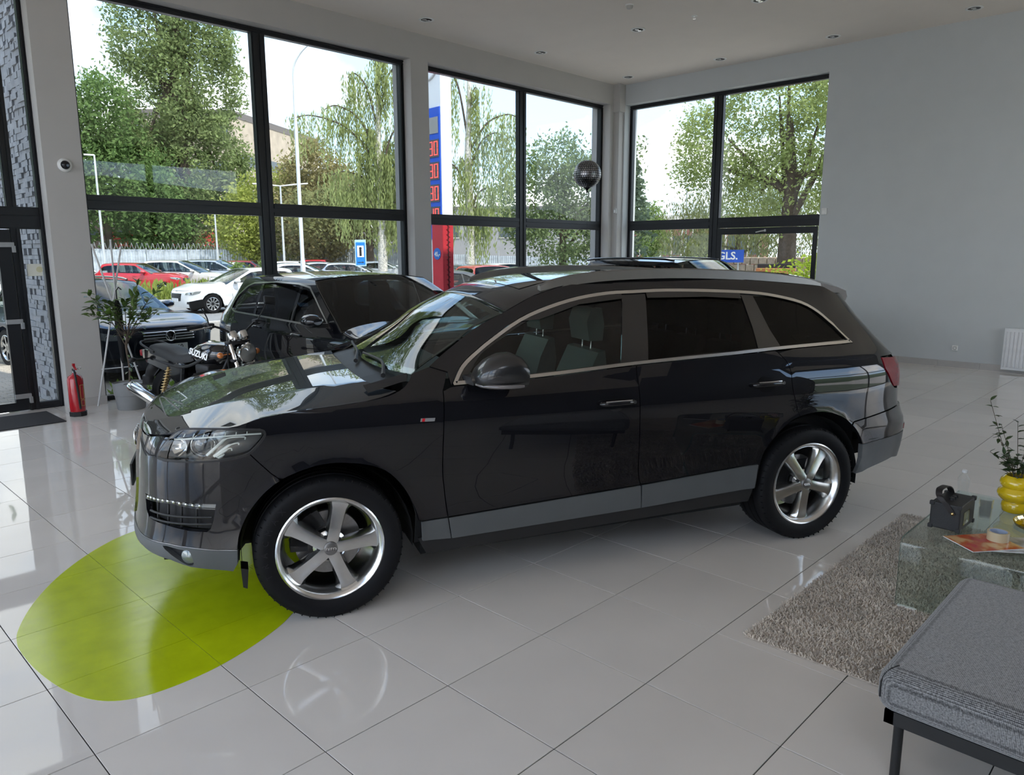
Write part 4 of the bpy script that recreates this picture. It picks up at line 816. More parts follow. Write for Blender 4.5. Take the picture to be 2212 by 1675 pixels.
for s in (1, -1):
    B_ = panel('side_badge', bd, QS, mat('badge_silver', (.72, .72, .72), .25, .8), CAR, .02, off=.003, sy=s, thick=.003); panel('badge_red', [(-.478, 1.0085), (-.492, 1.0082), (-.488, .9925), (-.474, .993)], QS, mat('badge_red', (.5, .01, .02), .3), B_, .02, off=.0042, sy=s, thick=.002)
# ---- wheels, arches, underbody, cabin
for x, sp_ in ((0, math.radians(3)), (-3.002, math.radians(-18))):
    for s in (1, -1):
        rot_ = PI-sp_
        wl = wheel(CAR, (x, s*.822, .368), .372, .285, s, rot_, 'five', .262)
        if s == 1 and x == 0:   # raised lettering on the tyre wall
            ti_ = [c for c in wl.children if c.name.startswith('tire')][0]
            for k, ch in enumerate('TRACMAX'):
                an = math.radians(198-k*10.5); dx, dz = -math.cos(an), math.sin(an)   # seen from outside, forward is to the left
                text_obj('sidewall_letter', ch, .042, mat('rubber_letter', (.016, .016, .018), .5, spec=.3), ti_, (dx*.318, .1445, dz*.318), frame_rot((-dz, 0, dx), (dx, 0, dz)), .0012)
def liner(cx, s):
    m = MB(); rings = []
    for y in (.93, .55):
        rings.append([(cx+.425*math.cos(a), s*y, .37+.44*math.sin(a)) for a in np.linspace(-.12, PI+.12, 20)])
    m.loft(rings, cap=False, cyc=False); n = len(m.v); c = [(cx+.425*math.cos(a), s*.55, .37+.44*math.sin(a)) for a in np.linspace(-.12, PI+.12, 20)]; m.add(c, [tuple(range(20))]); m.build('wheel_arch_liner', M_under, CAR, fix=False)
for s in (1, -1): liner(0, s); liner(-3.002, s)
m = MB(); m.prism([(.80, .27), (.45, .24), (.40, .30), (-.42, .30), (-.46, .24), (-2.55, .27), (-2.62, .33), (-3.45, .36), (-3.95, .40), (-3.95, .50), (-2.6, .46), (.4, .46), (.80, .42)], -.54, .54, lambda a, c, h: (a, h, c)); m.prism([(-.47, .25), (-2.53, .27), (-2.53, .42), (-.47, .42)], -.90, .90, lambda a, c, h: (a, h, c)); m.build('underbody', M_under, CAR)
m = MB(); m.b2((-3.4, -.85, .42), (-.5, .85, .50)); m.b2((-.55, -.80, .42), (-.5, .80, 1.12)); m.b2((-3.5, -.8, .5), (-2.75, .8, .95)); m.build('cabin_floor', M_int, CAR)
m = MB(); m.loft([[(x, y, z) for x, z in ((-.42, 1.165), (-.60, 1.175), (-.88, 1.155), (-.98, 1.09), (-.96, .75), (-.55, .75))] for y in (-.78, -.3, .3, .78)]); m.build('dashboard', mat('dash_grey', (.05, .055, .052), .55), CAR, 40)
m = MB(); m.tube([(-1.10+.06*math.sin(a)*.6, .38+.185*math.cos(a), 1.02+.18*math.sin(a)) for a in (2*PI*i/28 for i in range(28))], .016, 8, closed=True); m.tube([(-1.1, .2, 1.02), (-1.08, .38, 1.0), (-1.1, .56, 1.02)], .02, 6); m.tube([(-1.08, .38, 1.0), (-.95, .38, .95)], .03, 8); m.build('steering_wheel', M_blk, CAR, 50)
for x0_, ys in ((-1.42, (.38, -.38)), (-2.45, (.40, 0, -.40))):
    for y in ys:
        ST = empty('seat', (x0_, y, .50), 0, parent=CAR); w_ = .27 if len(ys) == 2 else .19
        m = MB(); m.loft([[(x, k*w_, z) for x, z in ((.28, .0), (.28, .10+.02*abs(k)), (.10, .14+.03*abs(k)), (-.15, .10+.03*abs(k)), (-.2, .0))] for k in (-1, -.6, .6, 1)]); m.build('seat_cushion', M_leather, ST, 50)
        m = MB(); m.loft([[(-.12-z*.20+dx*(1-.3*(z > .6)), k*w_*(1 if z < .6 else .82), z) for z, dx in ((.08, .09), (.35, .10), (.62, .08), (.74, .03), (.75, -.03), (.6, -.07), (.08, -.07))] for k in (-1, -.7, .7, 1)]); m.build('backrest', M_leather, ST, 50)
        m = MB(); m.loft([[(-.28+dx, k*.13, z) for z, dx in ((.80, .05), (.92, .07), (1.0, .04), (1.0, -.03), (.9, -.05), (.80, -.04))] for k in (-1, -.75, .75, 1)]); m.build('headrest', M_leather, ST, 50)
        for k in (-.06, .06):
            m = MB(); m.tube([(-.275, k, .72), (-.28, k, .82)], .006, 6); m.build('headrest_post', M_chrome, ST)
# ---- wipers and cowl
m = MB(); m.loft([[(-.20-.02*abs(k), y, 1.12), (-.24-.02*abs(k), y, 1.158-.02*abs(k)**3), (-.36-.08*abs(k)**2, y, 1.185-.01*abs(k)**3), (-.48, y, 1.15)] for k, y in ((-1, -.80), (-.6, -.48), (0, 0), (.6, .48), (1, .80))], cyc=False, cap=False); m.build('cowl', M_blk, CAR)
for pts in ([(-.34, .70, 1.195), (-.385, .45, 1.232), (-.37, .15, 1.232), (-.36, -.02, 1.228)], [(-.30, .05, 1.19), (-.35, -.2, 1.222), (-.37, -.5, 1.232), (-.39, -.66, 1.228)]):
    m = MB(); P_ = catmull(pts, 4); m.tube(P_, [.014, .012, .011, .010]+[.008]*(len(P_)-4), 6); w_ = m.build('wiper', M_blk, CAR, 50)
m = MB(); m.loft([[(-.215, s*.86, 1.175) if False else (-.215, .80, 1.166), (-.225, .885, 1.140), (-.235, .80, 1.160)], [(-.44, .82, 1.220), (-.43, .868, 1.19), (-.45, .80, 1.205)]]); o = m.build('cowl_corner', M_blk, CAR); mirror_obj(o)
# mud flap and tow strap under the front corner
m = MB(); m.prism([(.395, .30), (.43, .31), (.425, .21), (.405, .20)], .80, .90, lambda a, c, h: (a, h, c)); m.build('air_deflector', M_blk, CAR)
# ================================================================ the other cars: one builder, many kinds
def simple_wheel(parent, loc, r, wid, s, nsp=7, n=28):
    R = empty('wheel', loc, 0, parent=parent); w = wid/2; rr = r*.68
    m = MB(); m.lathe([(rr*.6, -w*s), (rr, -w*s), (r*.93, -w*s), (r, -w*.7*s), (r, w*.7*s), (r*.93, w*s), (rr, w*.96*s), (rr*.98, w*.6*s)], n, ax=(0, 1, 0)); m.build('tire', M_rub, R, 40)
    m = MB(); m.lathe([(rr*1.0, w*.98*s), (rr*.94, w*1.0*s), (rr*.88, w*.7*s), (rr*.9, 0)], n, ax=(0, 1, 0))
    for k in range(nsp):
        a = 2*PI*k/nsp; m.loft([[(q*math.cos(a)-t*math.sin(a), (w*.88+dz)*s, q*math.sin(a)+t*math.cos(a)) for t, dz in ((-hw, 0), (hw, 0), (hw, -.02), (-hw, -.02))] for q, hw in ((.0, .03), (rr*.5, .02), (rr*.92, .03))])
    m.build('wheel_cover', M_alloy, R); m = MB(); m.lathe([(0, w*.2*s), (rr*.9, w*.2*s)], 16, ax=(0, 1, 0)); m.build('brake_disc', M_under, R)
    return R
def gcar(name, label, cat, paintm, P, group=None):
    """P: W half width, H height, fo front overhang, wb wheelbase, ro rear overhang, hz (hood front z, cowl z), cx cowl x, wx screen top x, rx roof end x, tx (tail glass bottom x), belt (front z, rear z), wr wheel radius, and switches"""
    root = empty(name, (0, 0, 0), 0, label, cat, group); W, H, fo, wb, ro = P['W'], P['H'], P['fo'], P['wb'], P['ro']
    b0, b1 = P['belt']; hzf, hzc = P['hz']; cx, wx, rx, tx = P['cx'], P['wx'], P['rx'], P['tx']; wr = P.get('wr', .32); h = P.get('h', .09); re = H-.05; xt = -wb-ro
    tum = P.get('tum', .74)
    sec = [(.10, .88*W), (.2, .93*W), (.3, .965*W), (.5, .975*W), (b0*.72, W), (b0-.10, .992*W), (b0-.03, .965*W), (b0+.06, .93*W), ((b0+H)/2+.03, (.93+tum)/2*W+.01), (re, tum*W), (H, tum*W-.08)]
    xf = [(.1, fo-.10), (.22, fo-.03), (.40, fo), (.55, fo-.005), (hzf-.06, fo-.03), (hzf+.03, fo-.09), (hzf+.12, fo-.22), (H, fo-.35)]
    xr = [(.1, xt+.12), (.3, xt+.03), (.45, xt), (.62, xt), (.75, xt+.03), (b1-.05, P.get('tb', xt+.05)), (b1+.05, tx), (H, rx-.02)]
    xr = sorted(xr)
    S = CarSurf(sec, FRONT, REAR, xf, xr, fo*.30, -wb-ro*.25, [arch(0, wr+.05, .008, wr), arch(-wb, wr+.05, .008, wr)])
    uf, ur = S.uf, S.ur
    zE = pchip([cx-.02, cx*.5, fo*.25, fo*.8, fo*.8+.35, uf], [hzc, hzc-.05, (hzc+hzf)/2+.035, hzf+.03, hzf+.005, hzf])
    ra = wr+.045; z0 = P.get('gz', .20)
    def arc(cx_, n=11): return [(cx_-ra*math.cos(a), wr+ra*math.sin(a)) for a in np.linspace(-.35, PI+.35, n)]   # from rear to front as x grows
    edge_roof = [(wx, re-.012), (wx-.25, re+.0), ((wx+rx)/2, re+.012), (rx+.25, re-.002), (rx, re-.035)]
    tailu = -wb-ro*.25-(abs(xt+wb)*.55)
    outl = [(uf, z0+.02), (uf, hzf-.015)]+[(u, float(zE(u))-.004) for u in np.linspace(uf-.15, cx, 12)]+edge_roof+[(tailu, b1+.06), (tailu-.12, b1), (ur, b1-.02), (ur, z0+.08), (-wb-ra-.25, z0+.05)]+[p for p in arc(-wb) if p[1] > z0]+[(-wb+ra+.05, z0), (-ra-.05, z0)]+[p for p in arc(0) if p[1] > z0]+[(fo*.75, z0)]
    # windows
    bl = lambda x: b0+(b1-b0)*(cx-x)/(cx-rx)
    fx0 = cx-.22; g = .055
    top = [(wx-.02, re-g-.03), (wx-.30, re-g), ((wx+rx)/2, re-g+.008), (rx+.30, re-g-.02), (rx+.16, re-g-.06)]
    dlo = [(fx0, bl(fx0)+.03)]+[(fx0+(wx-fx0)*k, bl(fx0)+.03+(re-g-.03-bl(fx0)-.03)*k) for k in (.35, .7)]+top+[(rx-(rx-tailu)*.30+.05, bl(rx)+.16), (rx-(rx-tailu)*.30, bl(rx)+.06), (rx, bl(rx)+.025), (-wb*.5, bl(-wb*.5)+.025)]
    dlo = [tuple(map(float, p)) for p in dlo]
    def LR(nm, ol, m_, hh=h, par=root, **k):
        return [panel(nm, ol, S, m_, par, hh, sy=s, **k) for s in (1, -1)]
    LR('body_side', outl, paintm, h, holes=[dlo], thick=.015)
    if P.get('chrome'): LR('window_trim', inset(dlo, -.008), M_trim, .08, holes=[inset(dlo, .010)], off=.004, thick=.006)
    xs = [dlo[0][0]]; pil = P.get('pillars', (-wb*.5+.03, -wb*.5-.72)); wm = P.get('glass', M_cglass)
    xr_ = min(p[0] for p in dlo); cuts = [max(p[0] for p in dlo)]+list(pil)+[xr_]
    LR('window_surround', inset(dlo, .002), M_gloss, .15, off=-.02, ret=False) if False else None
    for a, c in zip(cuts[:-1], cuts[1:]):
        q = dlo
        q = clip(q, lambda p: a-.022-p[0]) if a != cuts[0] else q
        q = clip(q, lambda p: p[0]-c-.022) if c != cuts[-1] else q
        if len(q) > 2: LR('side_window', inset(q, .012), wm, .12, off=-.012, thick=0, ret=False)
    for a in pil:
        q = clip(clip(dlo, lambda p: a+.03-p[0]), lambda p: p[0]-a+.03)
        if len(q) > 2: LR('door_pillar', q, M_gloss, .1, off=-.006, ret=False)
    # bonnet, windscreen, roof, rear screen
    def hood_fn(u, s):
        e = S(u, zE(u)); a = np.clip(np.abs(s), 0, .9999); k = (1-a**3)**.6; r_ = P.get('crown', .075)*np.clip((uf-u)/.9, 0, 1)**.8
        return np.stack([e[..., 0], e[..., 1]*s, zE(u)+r_*k], -1)
    HS_ = Surf(hood_fn); HS_.flip = 1 if HS_.normal(np.array([0.]), np.array([0.]))[0, 2] > 0 else -1
    panel('bonnet', [(cx+.05, -.998), (cx+.05, .998), (fo*.5, .998), (uf-.05, .99), (uf-.05, -.99), (fo*.5, -.998)], HS_, paintm, root, h, thick=.01)
    def scr(p0, p1, bx, bz, m_, nm):
        def fn(a, b_):
            e = S(p0[0]+(p1[0]-p0[0])*b_, p0[1]+(p1[1]-p0[1])*b_); k = 1-np.abs(a)**2.2
            return np.stack([e[..., 0]+(bx[0]+(bx[1]-bx[0])*b_)*k, (e[..., 1]-.004)*a, e[..., 2]+(bz[0]+(bz[1]-bz[0])*b_)*k+.012*np.sin(PI*np.clip(b_, 0, 1))], -1)
        F_ = Surf(fn); F_.flip = 1 if F_.normal(np.array([0.]), np.array([.5]))[0, 2] > 0 else -1
        panel(nm, [(-.985, .02), (.985, .02), (.985, .98), (-.985, .98)], F_, m_, root, .12, thick=.004)
        if nm == 'windscreen': panel('screen_frame', [(-1, 0), (1, 0), (1, 1), (-1, 1)], F_, M_gloss, root, .14, off=-.006, holes=[[(-.95, .07), (.95, .07), (.95, .93), (-.95, .93)]], ret=False)
        return F_
    scr((cx, hzc), (wx, re-.012), (.16, .05), (.05, .05), P.get('wsglass', M_ws), 'windscreen')
    rz_ = pchip([rx-.01, rx+.25, (wx+rx)/2, wx-.25, wx+.01], [re-.035, re-.002, re+.012, re, re-.012])
    def roof_fn(u, s):
        uu = np.clip(u, rx, wx); e = S(uu, rz_(uu)); k = 1-np.abs(s)**2.4
        return np.stack([e[..., 0]+.05*k*np.clip((u-wx+.3)/.3, 0, 1)-.05*k*np.clip((rx+.3-u)/.3, 0, 1), e[..., 1]*s, e[..., 2]+.05*k], -1)
    RS_ = Surf(roof_fn); RS_.flip = 1 if RS_.normal(np.array([(wx+rx)/2]), np.array([0.]))[0, 2] > 0 else -1
    panel('roof', [(wx, -.998), (rx, -.998), (rx, .998), (wx, .998)], RS_, P.get('roofm', paintm), root, .1, thick=.01)
    scr((tailu+.01, b1+.06), (rx, re-.035), (-.06, -.05), (.03, .05), P.get('rearglass', M_cdark), 'rear_window')
    if P.get('boot'):
        m = MB(); y_ = .80*W; m.loft([[(tailu+.03, y, b1+.045-(.03 if abs(y) > .7*W else 0)), (xt+.06, y, b1+.01-(.03 if abs(y) > .7*W else 0)), (xt+.04, y, b1-.05), (tailu, y, b1-.05)] for y in (-.9*W, -.7*W, 0, .7*W, .9*W)]); m.build('boot_lid', paintm, root, 40)
    def sp_(u, z, off=0.): return tuple(S(u, z)+S.normal(np.array(u), np.array(z))*off)
    # lamps, grille, plate
    hu0, hu1 = fo*.30+.12, fo*.30+.62; hz1 = hzf-.01
    hl_ = P.get('headlamp') or [(hu0-.02, hz1+.015), (hu0+.25, hz1+.0), (hu1, hz1-.045), (hu1+.02, hz1-.11), (hu0+.25, hz1-.12), (hu0+.03, hz1-.06)]
    for s in (1, -1):
        HLo = panel('headlight', hl_, S, M_lens, root, .08, off=.010, sy=s, thick=.012); panel('lamp_housing', inset(hl_, .003), S, mat('lamp_bowl2', (.42, .43, .43), .2, .5), HLo, .1, off=.004, sy=s, ret=False)
        c_ = sp_((hu0+hu1)/2+.05, hz1-.06, .006); m = MB(); m.sphere((c_[0], c_[1]*s, c_[2]), .028, 6); m.build('projector_lens', M_gloss, HLo, 60)
    LR('tail_light', P.get('taillamp') or [(ur+.62+.28, b1-.02), (ur+.62-.10, b1-.03), (ur+.60-.12, b1-.24), (ur+.62+.10, b1-.22)], M_red, .08, off=.010, thick=.01)
    gz0, gz1 = P.get('grille', (.50, hzf-.06)); gu = P.get('gu', uf-.42)
    GRo = panel('grille', [(gu, gz1), (gu+.03, gz0), (2*uf-gu-.03, gz0), (2*uf-gu, gz1)], S, M_blk, root, .12, off=.006, thick=.01)
    nb = P.get('bars', 3)
    for k in range(nb):
        z = gz0+(gz1-gz0)*(k+.7)/(nb+.4); m = MB(); m.tube([sp_(u, z, .012) for u in np.linspace(gu+.02, 2*uf-gu-.02, 14)], P.get('barr', .007), 6); m.build('grille_bar', P.get('barm', M_trim), GRo, 50)
    LR('air_intake', [(fo*.30+.30, .42), (fo*.30+.55, .40), (fo*.30+.56, .33), (fo*.30+.34, .32)], M_blk, .08, off=.004, ret=False)
    pz = P.get('pz', .45); m = MB(); X_ = sp_(uf, pz, .012)[0]; m.box((X_, 0, pz), (.012, .52, .11)); m.build('number_plate', M_plate, root)
    m = MB(); X2 = sp_(ur, .80, .012)[0]; m.box((X2, 0, .80), (.012, .52, .11)); m.build('number_plate', M_plate, root)
    LR('lower_skirt', [(fo*.70, z0+.01), (-ra-.06+.02, z0+.005), (-ra-.05, z0-.05), (fo*.6, z0-.05)][1:3]+[(-wb+ra+.06, z0-.05), (-wb+ra+.05, z0+.04), (-ra-.05, z0+.04)], M_blk, .15, off=.004)
    # doors: seams and handles; mirrors
    for x in (cx-.16, pil[0]):
        LR('door_seam', [(x-.004, bl(x)+.02), (x+.004, bl(x)+.02), (x+.012, .62), (x-.03, z0+.06), (x-.038, z0+.06), (x+.004, .62)], M_blk, .3, off=.0015, ret=False)
    xq = pil[1] if len(pil) > 1 else pil[0]-.9
    LR('door_seam', [(xq-.004, bl(xq)+.02), (xq+.004, bl(xq)+.02), (xq+.03, .75), (-wb+ra+.09, wr+ra*.45), (-wb+ra+.082, wr+ra*.45), (xq+.022, .75)], M_blk, .3, off=.0015, ret=False)
    for x in (pil[0]+.20, xq+.17):
        for s in (1, -1):
            a, c, d = (sp_(x+dx, bl(x)-.10, of) for dx, of in ((.1, .004), (0, .03), (-.1, .004))); m = MB(); m.tube([(q[0], q[1]*s, q[2]) for q in (a, c, d)], .012, 6); m.build('handle', P.get('handlem', paintm), root, 60)
    for s in (1, -1):
        mx0 = cx-.32; mz = bl(mx0)+.07; yy = float(S(mx0, mz)[1])
        m = MB(); m.loft([[(x, s*(yy+.05+.10+.105*k*math.cos(a)), mz+.03+.07*k*math.sin(a)) for a in (2*PI*i/14 for i in range(14))] for x, k in ((mx0+.11, .45), (mx0+.06, .85), (mx0, 1), (mx0-.06, .97))]); Mr = m.build('mirror', P.get('mirm', paintm), root, 50)
        m = MB(); m.loft([[(mx0+.03+a, s*(yy-.02), mz-.02+c) for a, c in ((.03, -.02), (-.03, -.02), (-.03, .02), (.03, .02))], [(mx0+a, s*(yy+.12), mz-.02+c) for a, c in ((.03, -.02), (-.03, -.02), (-.03, .02), (.03, .02))]]); m.build('mirror_foot', M_blk, Mr)
    if P.get('rails'):
        for s in (1, -1):
            pts = [(wx-.1+(rx-wx+.15)*t, s*(tum*W-.05), re+.02+.035*math.sin(PI*min(max(t, .0), 1))**.4) for t in np.linspace(0, 1, 12)]; m = MB(); m.tube(pts, .017, 7); m.build('roof_rail', P.get('railm', M_blk), root, 60)
    for x in (0, -wb):
        for s in (1, -1): simple_wheel(root, (x, s*(W-.115), wr), wr, .21, s, P.get('spokes', 7))
    m = MB(); m.b2((-wb-ro*.7, -W+.25, z0-.03), (fo*.6, W-.25, .42)); m.b2((-wb+ra+.02, -W+.1, z0-.02), (-ra-.02, W-.1, .42)); m.build('underbody', M_under, root)
    m = MB(); m.b2((rx-.1, -W+.16, .42), (cx-.1, W-.16, .5)); m.b2((cx-.5, -W+.16, b0-.22), (cx-.05, W-.16, b0-.01)); m.build('cabin_floor', M_int, root)
    for x0_ in (wx-.35, wx-1.2):
        for y in (W*.42, -W*.42):
            m = MB(); m.loft([[(x0_-z*.2+dx, y+k*.22*(1 if z < .62 else .55), .45+z*(H-.55)/.95) for z, dx in ((.05, .12), (.5, .12), (.70, .08), (.90, .08), (.95, 0), (.66, -.05), (.05, -.05))] for k in (-1, -.6, .6, 1)]); m.build('seat', M_int, root, 40)
    root['_u'] = 0; del root['_u']
    return root, S
def place(root, x, y, deg, z=0.): root.location = (x, y, z); root.rotation_euler = (0, 0, math.radians(deg)); return root
def recolour(root, old, new):
    def rec(o):
        for sl in o.material_slots:
            if sl.material == old: sl.link = 'OBJECT'; sl.material = new
        for c in o.children: rec(c)
    rec(root)
# ---- indoors: glossy black SUV nose-on to the grey one
M_bk = mat('paint_black', (.0025, .0025, .004), .3, 0, .06, 1.0, .006, noise=(3, .02))
CAY = dict(W=.965, H=1.61, fo=.92, wb=2.895, ro=1.08, hz=(.90, 1.07), cx=-.62, wx=-1.45, rx=-3.15, tx=-3.80, belt=(1.06, 1.11), wr=.36, chrome=True, tum=.73, h=.06, pillars=(-1.68, -2.62), glass=glass('car_glass_dark', (.20, .21, .21)), wsglass=glass('screen_dark', (.30, .32, .31)), crown=.10, bars=2, handlem=M_bk)
c1, S1 = gcar('black_suv', 'glossy black SUV with chrome window line behind the grey car', 'car', M_bk, CAY); place(c1, 3.06, 2.80, -92.8)
# long mirror arm as on the photo
c2, S2 = gcar('black_crossover', 'black car whose rounded roof just shows over the grey car roof', 'car', M_bk, dict(W=.93, H=1.65, fo=.9, wb=2.75, ro=1.0, hz=(.86, 1.04), cx=-.55, wx=-1.35, rx=-3.0, tx=-3.5, belt=(1.05, 1.10), wr=.34, chrome=True, h=.08, pillars=(-1.55, -2.45), glass=M_cdark)); place(c2, 6.30, 2.05, -92)
c3, S3 = gcar('black_railed_suv', 'black SUV with roof rails parked by the corner window', 'car', M_bk, dict(W=.94, H=1.74, fo=.9, wb=2.80, ro=.95, hz=(.95, 1.12), cx=-.6, wx=-1.35, rx=-3.25, tx=-3.6, belt=(1.12, 1.18), wr=.36, rails=True, h=.08, pillars=(-1.6, -2.5), railm=M_gloss)); place(c3, 8.85, 2.05, -92)
# ================================================================ outside
GZ = -.10
M_asph = mat('asphalt', (.20, .20, .20), .85, noise=(4, .15), bump=(150, .3)); M_pave = mat('paver', (.42, .37, .31), .8, noise=(6, .18), bump=(90, .3)); M_kerb = mat('kerb_stone', (.45, .44, .42), .8, noise=(8, .1))
M_soil = mat('yard_ground', (.30, .28, .25), .9, noise=(2, .15)); M_line = mat('road_paint', (.75, .75, .74), .6)
m = MB(); m.b2((-120, 7.64, GZ-.3), (160, 160, GZ-.02)); m.b2((XW+.46, -120, GZ-.3), (160, 7.64, GZ-.02)); m.b2((-120, -120, GZ-.3), (XL-.35, 7.64, GZ-.02)); tag(m.build('ground', M_soil), kind='structure')
m = MB(); m.b2((XL-.35, -120, GZ-.3), (XW+.46, YB-.35, GZ-.02)); tag(m.build('lawn', mat('lawn_green', (.035, .055, .02), .9, noise=(3, .3))), kind='structure')
m = MB(); m.loft([[(x, -60-d_, GZ), (x, -66-d_, 3.2+h_), (x, -80-d_, 7+h_*1.5), (x, -110, GZ)] for x, d_, h_ in ((-70, 0, 1), (-30, 4, 2.2), (0, 2, 1.2), (30, 0, 2.6), (60, 5, 1.5), (110, 0, 2))], cyc=False, cap=False); tag(m.build('hill', mat('hill_green', (.06, .09, .04), .95, noise=(.4, .3)), None, 60), kind='structure')
m = MB(); m.b2((-60, 17.6, GZ-.1), (70, 28.5, GZ)); RD = tag(m.build('road', M_asph), kind='structure')
for x in range(-30, 60, 6):
    m = MB(); m.b2((x, 23.0, GZ), (x+3, 23.14, GZ+.004)); m.build('road_line', M_line, RD)
m = MB(); m.b2((-60, 18.1, GZ), (70, 18.25, GZ+.004)); m.build('edge_line', M_line, RD)
kb = tag(empty('kerb', (0, 0, 0)), kind='structure'); m = MB(); m.box((0, 0, 0), (.98, .16, .16), bev=.01); k0 = m.build('kerb_block', M_kerb, kb)
for k in range(60):
    o = k0 if k == 0 else link(bpy.data.objects.new('kerb_block', k0.data), kb); o.location = (-8+k % 30, 17.5 if k < 30 else 28.6, GZ+.02)
m = MB(); m.b2((-60, 31.5, GZ-.1), (70, 90, GZ+.0)); m.b2((18, 28.8, GZ-.1), (70, 31.5, GZ)); tag(m.build('car_park_ground', mat('asphalt_pale', (.27, .26, .25), .85, noise=(3, .15))), kind='structure')
# block paving outside the door and window
PV = MB(); PV.b2((-7, 7.64, GZ-.1), (16, 17.4, GZ+.035)); pvo = tag(PV.build('pavement', mat('paving_joint', (.22, .20, .17), .9)), kind='structure')
bm = bmesh.new(); bmesh.ops.create_cube(bm, size=1)
for q in bm.verts: q.co = Vector((q.co.x*.194, q.co.y*.094, q.co.z*.03))
bmesh.ops.bevel(bm, geom=[e for e in bm.edges if all(v.co.z > 0 for v in e.verts)], offset=.004, segments=1, affect='EDGES'); pm_ = bpy.data.meshes.new('paver'); bm.to_mesh(pm_); bm.free(); pm_.materials.append(M_pave)
cand = []; rest = MB()
for j in range(46):
    for i in range(46):
        c = (-3.0+i*.2+(j % 2)*.1, 7.72+j*.1, GZ+.035); q = px_of(c)
        vis_ = q and (-20 < q[0] < 60 and q[1] < 890 or 225 < q[0] < 330 and 780 < q[1] < 870)
        cand.append((0 if vis_ else 1, (Vector(c)-CAM.location).length, c))
cand.sort()
for k, (_, _, c) in enumerate(cand):
    if k < 300: o = link(bpy.data.objects.new('paver', pm_), pvo); o.location = (c[0], c[1], c[2]+rnd.uniform(-.002, .002))
    else: rest.box((c[0], c[1], c[2]), (.194, .094, .03))
tag(rest.build('far_pavers', M_pave, pvo), kind='stuff')
def leafmat(name, col, tr=.45):
    if name in MATS: return MATS[name]
    m = bpy.data.materials.new(name); m.use_nodes = True; t = m.node_tree; t.nodes.clear(); o = t.nodes.new('ShaderNodeOutputMaterial')
    d = t.nodes.new('ShaderNodeBsdfDiffuse'); l = t.nodes.new('ShaderNodeBsdfTranslucent'); x = t.nodes.new('ShaderNodeMixShader'); x.inputs[0].default_value = tr
    n = t.nodes.new('ShaderNodeTexNoise'); n.inputs['Scale'].default_value = 1.3; n.inputs['Detail'].default_value = 6; n.inputs['Roughness'].default_value = .7; c = t.nodes.new('ShaderNodeTexCoord'); t.links.new(c.outputs['Object'], n.inputs['Vector'])
    r = t.nodes.new('ShaderNodeValToRGB'); r.color_ramp.elements[0].position = .32; r.color_ramp.elements[1].position = .68
    r.color_ramp.elements[0].color = (*[q*.62 for q in col], 1); r.color_ramp.elements[1].color = (*[min(1, q*1.35) for q in col], 1)
    t.links.new(n.outputs[0], r.inputs[0]); t.links.new(r.outputs[0], d.inputs[0]); t.links.new(r.outputs[0], l.inputs[0]); t.links.new(d.outputs[0], x.inputs[1]); t.links.new(l.outputs[0], x.inputs[2]); t.links.new(x.outputs[0], o.inputs[0])
    MATS[name] = m; return m
NR = np.random.default_rng(11)
def leaf_cloud(name, centers, size, m, parent, normals_up=.3, drop=None):
    """a crown: one four-cornered folded leaf spray per centre"""
    n = len(centers); d = NR.normal(size=(n, 3)); d[:, 2] += normals_up; d /= np.linalg.norm(d, axis=1, keepdims=True)
    a = np.cross(d, NR.normal(size=(n, 3))); a /= np.linalg.norm(a, axis=1, keepdims=True)+1e-9
    if drop is not None: a = a*.35+np.array([0, 0, -1.])*drop; a /= np.linalg.norm(a, axis=1, keepdims=True)
    b_ = np.cross(d, a); b_ /= np.linalg.norm(b_, axis=1, keepdims=True)+1e-9
    s = size*NR.uniform(.6, 1.4, (n, 1)); w = s*(.5 if drop is None else .28)
    V = np.stack([centers-a*s, centers+b_*w+d*s*.12, centers+a*s, centers-b_*w+d*s*.12], 1).reshape(-1, 3)
    me = bpy.data.meshes.new(name); F = np.arange(4*n).reshape(n, 4)
    me.vertices.add(4*n); me.vertices.foreach_set('co', V.ravel()); me.loops.add(4*n); me.loops.foreach_set('vertex_index', F.ravel()); me.polygons.add(n); me.polygons.foreach_set('loop_start', np.arange(0, 4*n, 4)); me.polygons.foreach_set('loop_total', np.full(n, 4)); me.update(); me.materials.append(m)
    return link(bpy.data.objects.new(name, me), parent)
def clumps(blobs, n_clump, per, spread):
    """leaf positions: clumps on the shells of the ellipsoid blobs, leaves scattered round each"""
    vol = np.array([b[3]*b[4]*b[5] for b in blobs])**.67; pick = NR.choice(len(blobs), n_clump, p=vol/vol.sum()); u = NR.normal(size=(n_clump, 3)); u /= np.linalg.norm(u, axis=1, keepdims=True); r = NR.uniform(.45, 1.0, (n_clump, 1))**.5
    B = np.array(blobs)[pick]; c = B[:, :3]+u*r*B[:, 3:6]
    return (c[:, None]+NR.normal(size=(n_clump, per, 3))*spread).reshape(-1, 3)
M_bark = mat('bark', (.10, .075, .055), .9, noise=(10, .3)); M_birch = mat('birch_bark', (.55, .52, .46), .8, noise=(14, .55))
